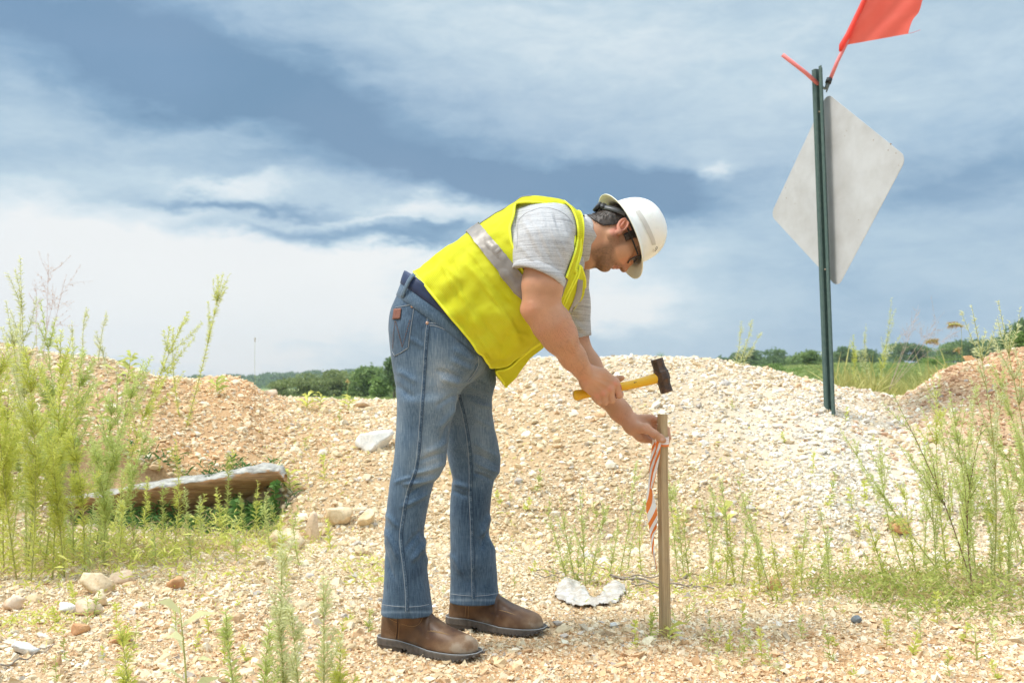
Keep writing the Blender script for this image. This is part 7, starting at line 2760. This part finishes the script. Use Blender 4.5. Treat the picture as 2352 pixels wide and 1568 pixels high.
# crest weeds right of the man
for i, (bx, by, tx, ty, lab, k, nb, Y) in enumerate([
        (1688, 838, 1702, 738, 'left stem of the three pale weeds on the central crest', 'silver', 2, None), (1695, 838, 1728, 735, 'middle stem of the three pale weeds on the central crest', 'silver', 3, None),
        (1700, 840, 1748, 762, 'right stem of the three pale weeds on the central crest', 'silver', 2, None), (1894, 880, 1892, 772, 'pale weed half hidden by the sign post', 'silver', 2, 8.0),
        (1965, 905, 1960, 770, 'dense yellow weed just right of the sign post', 'yellow', 8, 8.2), (2015, 900, 2048, 684, 'tall pale weed against the sky right of the sign post', 'silver', 7, 8.4),
        (2005, 900, 1990, 745, 'bent pale weed between the sign post and the tall pale weed', 'silver', 6, 8.3), (2030, 895, 2035, 790, 'short yellow weed in the valley right of the sign', 'yellow', 4, 8.3)]):
    feather_weed(bx, by, tx, ty, lab, 380 + i, k, nb, 1.2, .040, 260, 0, 'weeds on the crest and in the valley', Y=Y, blen=.22)

# ---- broad leaved plants
def broad_plant(bx, by, tx, ty, label, seed, n=8, leaf=.06, wid=.018, kind='green', group='broad leaved plants', Y=None, spread=1.0, top_only=False):
    r = np.random.default_rng(seed)
    g = ground_at(bx, by) if Y is None else at(bx, by, Y)
    b = at(tx, ty, g.y)
    pl = Plant(seed)
    main = curve_to(np.array(g), b, 0, r, 8)
    pl.stem.tube(main, np.linspace(.0035, .0012, 8), 5)
    for k in range(n):
        t = (k + .6) / n
        if top_only:
            t = .55 + .45 * t
        i = min(int(t * 7), 6)
        p = main[i] + (main[i + 1] - main[i]) * (t * 7 - i)
        a = k * 2.4 + r.uniform(-.4, .4)
        d = np.array([math.cos(a) * spread, math.sin(a) * spread, .75 - .2 * t])
        pl.P.append(p[None])
        pl.D.append(d[None])
        pl.L.append(np.array([leaf * r.uniform(.75, 1.2)]))
        pl.W.append(np.array([wid * r.uniform(.8, 1.2)]))
        pl.T.append(np.array([r.uniform(.3, .9)]))
    return pl.finish('leafy_plant', g, GREENS[kind], STEM, label, group, 'plant', droop=.3)
broad_plant(500, 908, 497, 872, 'bright green spiky plant on the orange crest of the left pile', 401, 12, .11, .026, 'green')
broad_plant(272, 1080, 268, 830, 'tall leafy plant with drooping toothed leaves in the left clump', 402, 14, .13, .024, 'green')
broad_plant(290, 880, 300, 812, 'leafy branch with drooping leaves against the sky on the left crest', 403, 16, .11, .026, 'green')
broad_plant(240, 1000, 218, 880, 'dark leafy plant behind the left plumes', 404, 9, .10, .024, 'green')
broad_plant(430, 1720, 412, 1392, 'pale blurred broad leaved plant at the bottom edge on the left', 405, 10, .085, .020, 'silver', Y=2.25)
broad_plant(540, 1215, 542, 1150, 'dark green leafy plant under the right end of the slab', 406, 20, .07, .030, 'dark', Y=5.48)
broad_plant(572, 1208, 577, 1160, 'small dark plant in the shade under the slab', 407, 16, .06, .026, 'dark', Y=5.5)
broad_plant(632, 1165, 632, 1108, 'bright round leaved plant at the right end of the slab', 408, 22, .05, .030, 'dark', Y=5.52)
broad_plant(2068, 1226, 2050, 1190, 'leafy green plant behind the rusty red rock', 409, 18, .07, .018, 'green')
broad_plant(705, 940, 708, 905, 'yellow green plant on the low crest left of the jeans', 410, 12, .11, .024, 'yellow')
broad_plant(800, 945, 806, 912, 'spiky yellow plant on the low crest nearest the jeans', 411, 10, .10, .020, 'yellow')
broad_plant(735, 940, 740, 905, 'thin yellow plant on the low crest between two others', 412, 8, .08, .018, 'yellow')
broad_plant(1668, 1250, 1662, 1165, 'single broad lime leaf standing among thin weeds right of the stake', 413, 3, .10, .040, 'yellow', top_only=True, spread=.5)
broad_plant(1536, 1470, 1540, 1440, 'small rosette of narrow leaves at the foot of the stake', 414, 9, .06, .012, 'yellow', spread=1.3)
broad_plant(668, 1130, 660, 1075, 'weedy plant at the right end of the slab', 415, 18, .09, .016, 'yellow')
broad_plant(2244, 1520, 2238, 1440, 'wilted purple green plant in the lower right corner', 416, 10, .035, .007, 'green')

# ---- grasses: long stems with a seed head
def grass_head(bx, by, tx, ty, label, seed, head=.05, kind='straw', bend=0.0, Y=None, hw=.004):
    r = np.random.default_rng(seed)
    g = ground_at(bx, by) if Y is None else at(bx, by, Y)
    b = np.array(at(tx, ty, g.y))
    pl = Plant(seed)
    main = curve_to(np.array(g), b, .02, r, 12)
    pl.stem.tube(main, np.linspace(.0022, .0010, 12), 4)
    d = main[-1] - main[-2]
    d /= np.linalg.norm(d)
    hd_ = np.array([main[-1] + d * head * t + np.array([-bend * t * t * head, 0, -abs(bend) * .6 * t * t * head]) for t in np.linspace(0, 1, 8)])
    pl.leaves_along(hd_, 3200, hw * 3, hw * 3, .0022, .5, 1.0, 0, .6)
    pl.stem.tube(hd_, hw * .6, 5)
    return pl.finish('seed_grass', g, GREENS[kind], STEM, label, 'grasses with a seed head', 'grass stem')
grass_head(604, 900, 586, 785, 'single thin straw stem against the sky above the left pile', 501, .04, 'straw', 0, hw=.0025)
grass_head(2210, 845, 2208, 752, 'foxtail grass with curled head above the right pile', 502, .07, 'straw', 1.2, hw=.010)
grass_head(2132, 880, 2128, 790, 'foxtail grass with curled head in front of the treeline', 503, .07, 'straw', -1.2, hw=.010)
grass_head(2240, 850, 2198, 806, 'short foxtail on the crest of the right pile', 504, .06, 'straw', -1.0, hw=.009)
grass_head(788, 940, 800, 880, 'dry stem with small drooping heads on the low crest', 505, .03, 'straw', .5, hw=.006)

def haze_grass(bx, by, tips, label, seed, Y):
    """airy pinkish grass panicle"""
    r = np.random.default_rng(seed)
    g = at(bx, by, Y)
    pl = Plant(seed)
    for (tx, ty) in tips:
        main = curve_to(np.array(g), np.array(at(tx, ty, Y)), .12, r, 14)
        pl.stem.tube(main, np.linspace(.0020, .0006, 14), 4)
        for k in range(16):
            i = int(r.uniform(.55, .98) * 13)
            p = main[i]
            q = p + (main[min(i + 1, 13)] - main[i]) * 1.2 + r.normal(0, .055, 3)
            pl.stem.tube([p, (p + q) / 2 + r.normal(0, .006, 3), q], [.0008, .0006, .0004], 3, cap=False)
            pl.leaves_along(np.array([p, q]), 130, .012, .010, .0026, .7, .8, .2, .6)
    return pl.finish('hazy_grass', g, GREENS['pink'], STEM_P, label, 'airy pink grasses', 'grass')
haze_grass(2040, 900, [(2170, 715), (2110, 700), (2200, 760), (2150, 750), (2090, 745)], 'airy pink grass fanning right against the sky beyond the sign', 511, 8.3)
haze_grass(90, 900, [(150, 640), (110, 610), (130, 660), (85, 645)], 'airy pink grass against the sky behind the left weeds', 512, 6.0)

# ---- low cover of small leaves (nobody could count it)
def cover(name, spots, label, kind, seed, lmin=.018, lmax=.04, wid=.007, hmax=.07, mat=None):
    r = np.random.default_rng(seed)
    P, D, L, W, T = [], [], [], [], []
    for spot in spots:
        cx, cy, sx, sy, n = spot[:5]
        g = ground_at(cx, cy) if len(spot) == 5 else at(cx, cy, spot[5])
        sxm, sym = sx / FP * g.y, sy / (885 - cy + 1e-6) * -g.y
        a = r.normal(size=(n, 2)).clip(-2.2, 2.2)
        clump = fbm(np.stack([a[:, 0] * 3, a[:, 1] * 3, 0 * a[:, 0]], 1), 1.0, 2, seed)
        ok = r.uniform(size=n) < .55 + .6 * clump
        a = a[ok]
        x, y = g.x + a[:, 0] * sxm, g.y + a[:, 1] * abs(sym)
        dens_h = np.exp(-(a ** 2).sum(1) / 2.5)
        h = r.uniform(0, 1, len(x)) ** .8 * hmax * (.35 + .65 * dens_h) * np.clip(.7 + .9 * fbm(np.stack([x * 9, y * 9, 0 * x], 1), 1, 2, seed + 1), .1, 1.8)
        P.append(np.stack([x, y, terrain(x, y) + h], 1))
        b = r.uniform(0, 2 * np.pi, len(x))
        D.append(np.stack([np.cos(b), np.sin(b), r.uniform(.1, 1.3, len(x))], 1))
        L.append(r.uniform(lmin, lmax, len(x)))
        W.append(np.full(len(x), wid) * r.uniform(.6, 1.3, len(x)))
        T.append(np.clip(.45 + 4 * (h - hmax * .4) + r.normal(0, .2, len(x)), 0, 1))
    V, F = blades(np.concatenate(P), np.concatenate(D), np.concatenate(L), np.concatenate(W), r, .15)
    o = mesh_obj(name, V, F, GREENS[kind], None, False, np.repeat(np.concatenate(T), 5)[:, None].repeat(3, 1))
    tag(o, label, 'ground cover', kind='stuff')
cover('ground_cover', [(2060, 1375, 85, 22, 2100), (2170, 1385, 70, 26, 1500), (2000, 1360, 70, 20, 900), (2270, 1345, 70, 40, 1300), (2330, 1400, 40, 35, 700), (1880, 1330, 90, 26, 800), (2140, 1330, 120, 20, 1000)],
      'low green leafy cover in front of the tall right weeds', 'lush', 601, .014, .032, .0065, .13)
cover('ground_cover', [(280, 1285, 150, 20, 2000), (470, 1255, 120, 18, 1300), (110, 1290, 120, 22, 1200), (620, 1250, 70, 20, 350), (300, 1340, 200, 20, 500)],
      'tangled green undergrowth at the foot of the left weeds', 'yellow', 602, .02, .055, .007, .15)
cover('ground_cover', [(420, 1222, 110, 8, 1800, 5.50), (550, 1215, 50, 8, 1500, 5.52), (330, 1228, 60, 8, 900, 5.46), (600, 1200, 22, 8, 700, 5.55)], 'grass below the slab with the shade put into its dark leaf colour', 'dark', 606, .03, .08, .009, .14)
cover('ground_cover', [(60, 1440, 70, 20, 350), (870, 1330, 40, 10, 260), (840, 1300, 40, 10, 200), (1600, 1360, 120, 20, 500), (1350, 1320, 60, 12, 300), (700, 1110, 70, 40, 600), (680, 1020, 60, 40, 350), (1180, 1230, 60, 40, 180), (1730, 1200, 150, 30, 320), (60, 1060, 70, 80, 900)],
      'sparse low green shoots between the stones', 'yellow', 603, .02, .04, .006, .05)
cover('dry_grass', [(300, 1285, 170, 24, 1500), (480, 1250, 130, 22, 1100), (120, 1290, 120, 24, 900), (2150, 1370, 160, 26, 1300), (1900, 1345, 160, 20, 600), (690, 1150, 50, 40, 300)],
      'dry brown stalks and litter tangled under the weeds', 'straw', 607, .03, .09, .004, .10)
# tall yellow grass in the valley behind the sign
r = np.random.default_rng(604)
n = 5200
px = r.uniform(1905, 2180, n)
Yg = r.uniform(7.3, 11.5, n)
x = (px - 1176) / FP * Yg
z = terrain(x, Yg)
okk = (885 - (z - CAM_H) / Yg * FP < 980)
x, Yg, z = x[okk], Yg[okk], z[okk]
nn_g = len(x)
D = np.stack([r.normal(0, .42, nn_g), r.normal(0, .42, nn_g), np.ones(nn_g)], 1)
dens = np.clip(.5 + .7 * fbm(np.stack([x, Yg, 0 * x], 1), 2.0, 3, 6), .12, 1.1)
V, F = blades(np.stack([x, Yg, z - .02], 1), D, r.uniform(.06, .36, nn_g) * dens * (1 + .6 * (r.uniform(size=nn_g) < .05)), np.full(nn_g, .010), r, .12)
o = mesh_obj('tall_grass', V, F, GREENS['meadow'], None, False, np.repeat(np.clip(r.normal(.45, .2, nn_g), 0, 1), 5)[:, None].repeat(3, 1))
tag(o, 'tall yellow green grass filling the valley behind the sign post', 'grass', kind='stuff')
# rough green growth of the field
n = 42000
Yg = 9 * (90 / 9) ** r.uniform(0, 1, n)
px = np.where(r.uniform(size=n) < .75, r.uniform(1640, 2420, n), r.uniform(560, 960, n))
x = (px - 1176) / FP * Yg
ycf = np.interp(px, CREST[:, 0], CREST[:, 2])
okk = Yg > ycf + 1.2
x, Yg = x[okk], Yg[okk]
z = terrain(x, Yg)
D = np.stack([r.normal(0, .8, len(x)), r.normal(0, .8, len(x)), np.ones(len(x))], 1)
V, F = blades(np.stack([x, Yg, z], 1), D, (.05 + .0035 * Yg) * r.uniform(.5, 1.4, len(x)), .007 * Yg * r.uniform(.3, 1, len(x)), r, .3)
o = mesh_obj('field_growth', V, F, GREENS['field'], None, False, np.repeat(np.clip(.5 + .5 * fbm(np.stack([x, Yg, 0 * x], 1), .25, 3, 8) + r.normal(0, .15, len(x)), 0, 1), 5)[:, None].repeat(3, 1))
tag(o, 'rough bright green growth covering the field behind the piles', 'field', kind='stuff')

# ---- small sprouts on the open stony ground, one object each
r = np.random.default_rng(77)
protos = []
for k in range(6):
    pl = Plant(700 + k)
    hgt = .05 + .015 * k
    main = curve_to((0, 0, -.005), (r.normal(0, .012), r.normal(0, .012), hgt), 0, r, 6)
    pl.stem.tube(main, np.linspace(.0014, .0006, 6), 4)
    pl.leaves_along(main, 260 + 60 * (k % 3), .034, .018, .0045 if k % 2 else .007, .7, 1.0, .02, .5)
    V, F = blades(*map(np.concatenate, (pl.P, pl.D, pl.L, pl.W)), pl.r, .15)
    b = len(V)
    T = np.repeat(np.concatenate(pl.T), 5)
    Vs, Fs = np.array([tuple(v) for v in pl.stem.v]), [tuple(i + b for i in f) for f in pl.stem.f]
    o = mesh_obj('sprout', np.concatenate([V, Vs]), F + Fs, GREENS[['yellow', 'green', 'yellow', 'pale', 'yellow', 'green'][k]], None, False, np.concatenate([T, np.full(len(Vs), .3)])[:, None].repeat(3, 1))
    protos.append(o)
SPOTS = []
tries = 0
while len(SPOTS) < 170 and tries < 4000:
    tries += 1
    px, py = r.uniform(-20, 2370), r.uniform(1130, 1568) if r.uniform() < .8 else r.uniform(940, 1200)
    if 860 < px < 1260 and 1370 < py < 1530:
        continue
    if 1500 < px < 1545 and py > 1000:
        continue
    w_ = .45 + .35 * (py > 1330) + .3 * (px > 1500) - .25 * (1650 < px < 2200 and py < 1150)
    if r.uniform() > w_:
        continue
    SPOTS.append((px, py))
names_ = {'left': 'small green sprout in the stony foreground left of the man', 'right': 'small green sprout on the stony ground right of the stake',
          'mid': 'small green sprout on the stony ground between the boots and the stake', 'pile': 'small green sprout growing on the gravel piles'}
for i, (px, py) in enumerate(SPOTS):
    src = protos[i % 6]
    o = src if i < 6 else src.copy()
    if i >= 6:
        COL.objects.link(o)
    g = ground_at(px, py)
    o.location = g
    o.rotation_euler = (0, 0, r.uniform(0, 6.28))
    s = r.uniform(.4, 1.0) * (1.25 if g.y > 4.5 else 1)
    o.scale = (s, s, s * r.uniform(.8, 1.2))
    reg = 'pile' if g.y > 4.95 else ('left' if px < 870 else ('mid' if px < 1520 else 'right'))
    tag(o, names_[reg], 'sprout', 'sprouts ' + {'pile': 'on the piles', 'left': 'left of the man', 'mid': 'between boots and stake', 'right': 'right of the stake'}[reg])

# ================================================================ litter: crumpled sheet, dry sticks
sheet, nt, bs = material('dirty_white_sheet')
geo = nt.n('ShaderNodeNewGeometry').outputs['Position']
n1 = nt.noise(geo, 30, 4, 0.65)
nt.link(nt.mix(nt.ramp(n1, [(0.38, 0), (0.66, 1)]), (0.62, 0.59, 0.55), (0.42, 0.35, 0.28)), bs.inputs['Base Color'])
bs.inputs['Roughness'].default_value = 0.8
bp = nt.n('ShaderNodeBump', ins={'Strength': 0.8, 'Distance': 0.01, 'Height': nt.noise(geo, 60, 5, 0.7)})
nt.link(bp.outputs[0], bs.inputs['Normal'])
outl = [(1272, 1372), (1282, 1352), (1300, 1338), (1322, 1338), (1340, 1352), (1352, 1374), (1372, 1378), (1384, 1366), (1386, 1352), (1398, 1342), (1412, 1346), (1436, 1350), (1440, 1364), (1426, 1374), (1420, 1386), (1395, 1394), (1365, 1397), (1335, 1400), (1310, 1392), (1288, 1388)]
def in_poly(x, y):
    return inside(outl, np.array([[x, y]]))[0]
NX, NY = 86, 34
gv = {}
V, F = [], []
for i in range(NX):
    for j in range(NY):
        px, py = 1266 + 178 * i / (NX - 1), 1332 + 72 * j / (NY - 1)
        g = ground_at(px, py)
        V.append(np.array(g))
V = np.array(V)
P2 = V * np.array([1, 1, 0])
ridge = 1 - np.abs(fbm(P2, 17, 4, 15))
pv = proj(V)
bump = .006 + .018 * np.clip(ridge - .35, 0, 1) ** 1.2 + .022 * np.exp(-((pv[:, 0] - 1300) / 16) ** 2 - ((pv[:, 1] - 1350) / 12) ** 2) + .020 * np.exp(-((pv[:, 0] - 1415) / 14) ** 2 - ((pv[:, 1] - 1355) / 10) ** 2) + .016 * np.exp(-((pv[:, 0] - 1335) / 12) ** 2 - ((pv[:, 1] - 1366) / 10) ** 2)
ins = inside(outl, pv + 2.2 * np.stack([fbm(P2, 40, 2, 4), fbm(P2, 40, 2, 5)], 1))
V[:, 2] += bump
for i in range(NX - 1):
    for j in range(NY - 1):
        q = [i * NY + j, (i + 1) * NY + j, (i + 1) * NY + j + 1, i * NY + j + 1]
        if ins[q].sum() >= 3:
            F.append(q)
us = np.unique(np.array(F))
mp_ = np.full(len(V), -1)
mp_[us] = np.arange(len(us))
sh_ = mesh_obj('crumpled_sheet', V[us], mp_[np.array(F)], sheet)
solid(sh_, .002, 0)
tag(sh_, 'crumpled dirty white sheet lying on the gravel left of the stake', 'litter')
stickm = plain('dry_stick_bark', (0.27, 0.225, 0.185), 0.9, noise=.35, nscale=50, bump=.4, bscale=200)
for i, (pts, rad, lab) in enumerate([
        ([(1232, 1316), (1290, 1320), (1352, 1325), (1420, 1331)], .0032, 'thin dry stick behind the crumpled sheet'),
        ([(1230, 1328), (1310, 1332), (1340, 1340)], .0026, 'short thin dry twig left of the crumpled sheet'),
        ([(1400, 1328), (1470, 1338), (1530, 1348), (1600, 1352), (1640, 1360)], .0055, 'thicker grey stick passing behind the stake'),
        ([(1450, 1346), (1520, 1352), (1600, 1354)], .0035, 'straight grey stick lying just under the thicker one'),
        ([(1430, 1330), (1500, 1330), (1555, 1336), (1600, 1352)], .0035, 'curved grey twig above the thicker stick'),
        ([(500, 1215), (560, 1195), (620, 1172), (690, 1140)], .0040, 'dry stick leaning from under the slab to its right end'),
        ([(470, 1225), (540, 1228), (600, 1222)], .0035, 'dry stick lying flat below the slab'),
        ([(640, 1180), (700, 1120), (712, 1090)], .0026, 'thin dry twig at the right end of the slab'),
        ([(0, 1540), (60, 1520), (130, 1490)], .0030, 'thin dry twig in the lower left corner'),
        ([(2300, 1330), (2352, 1290), (2390, 1270)], .0035, 'dry twig at the right edge among the weeds')]):
    P3 = []
    for k, (px, py) in enumerate(smooth2(pts, 16)):
        g = ground_at(px, py)
        P3.append(np.array(g) + np.array([0, 0, .012 + .006 * math.sin(k * 1.3 + i)]))
    mb = MB()
    mb.tube(P3, np.linspace(rad, rad * .45, 16), 6)
    o = mb.build('stick', stickm)
    tag(o, lab, 'stick', 'dry sticks on the ground')
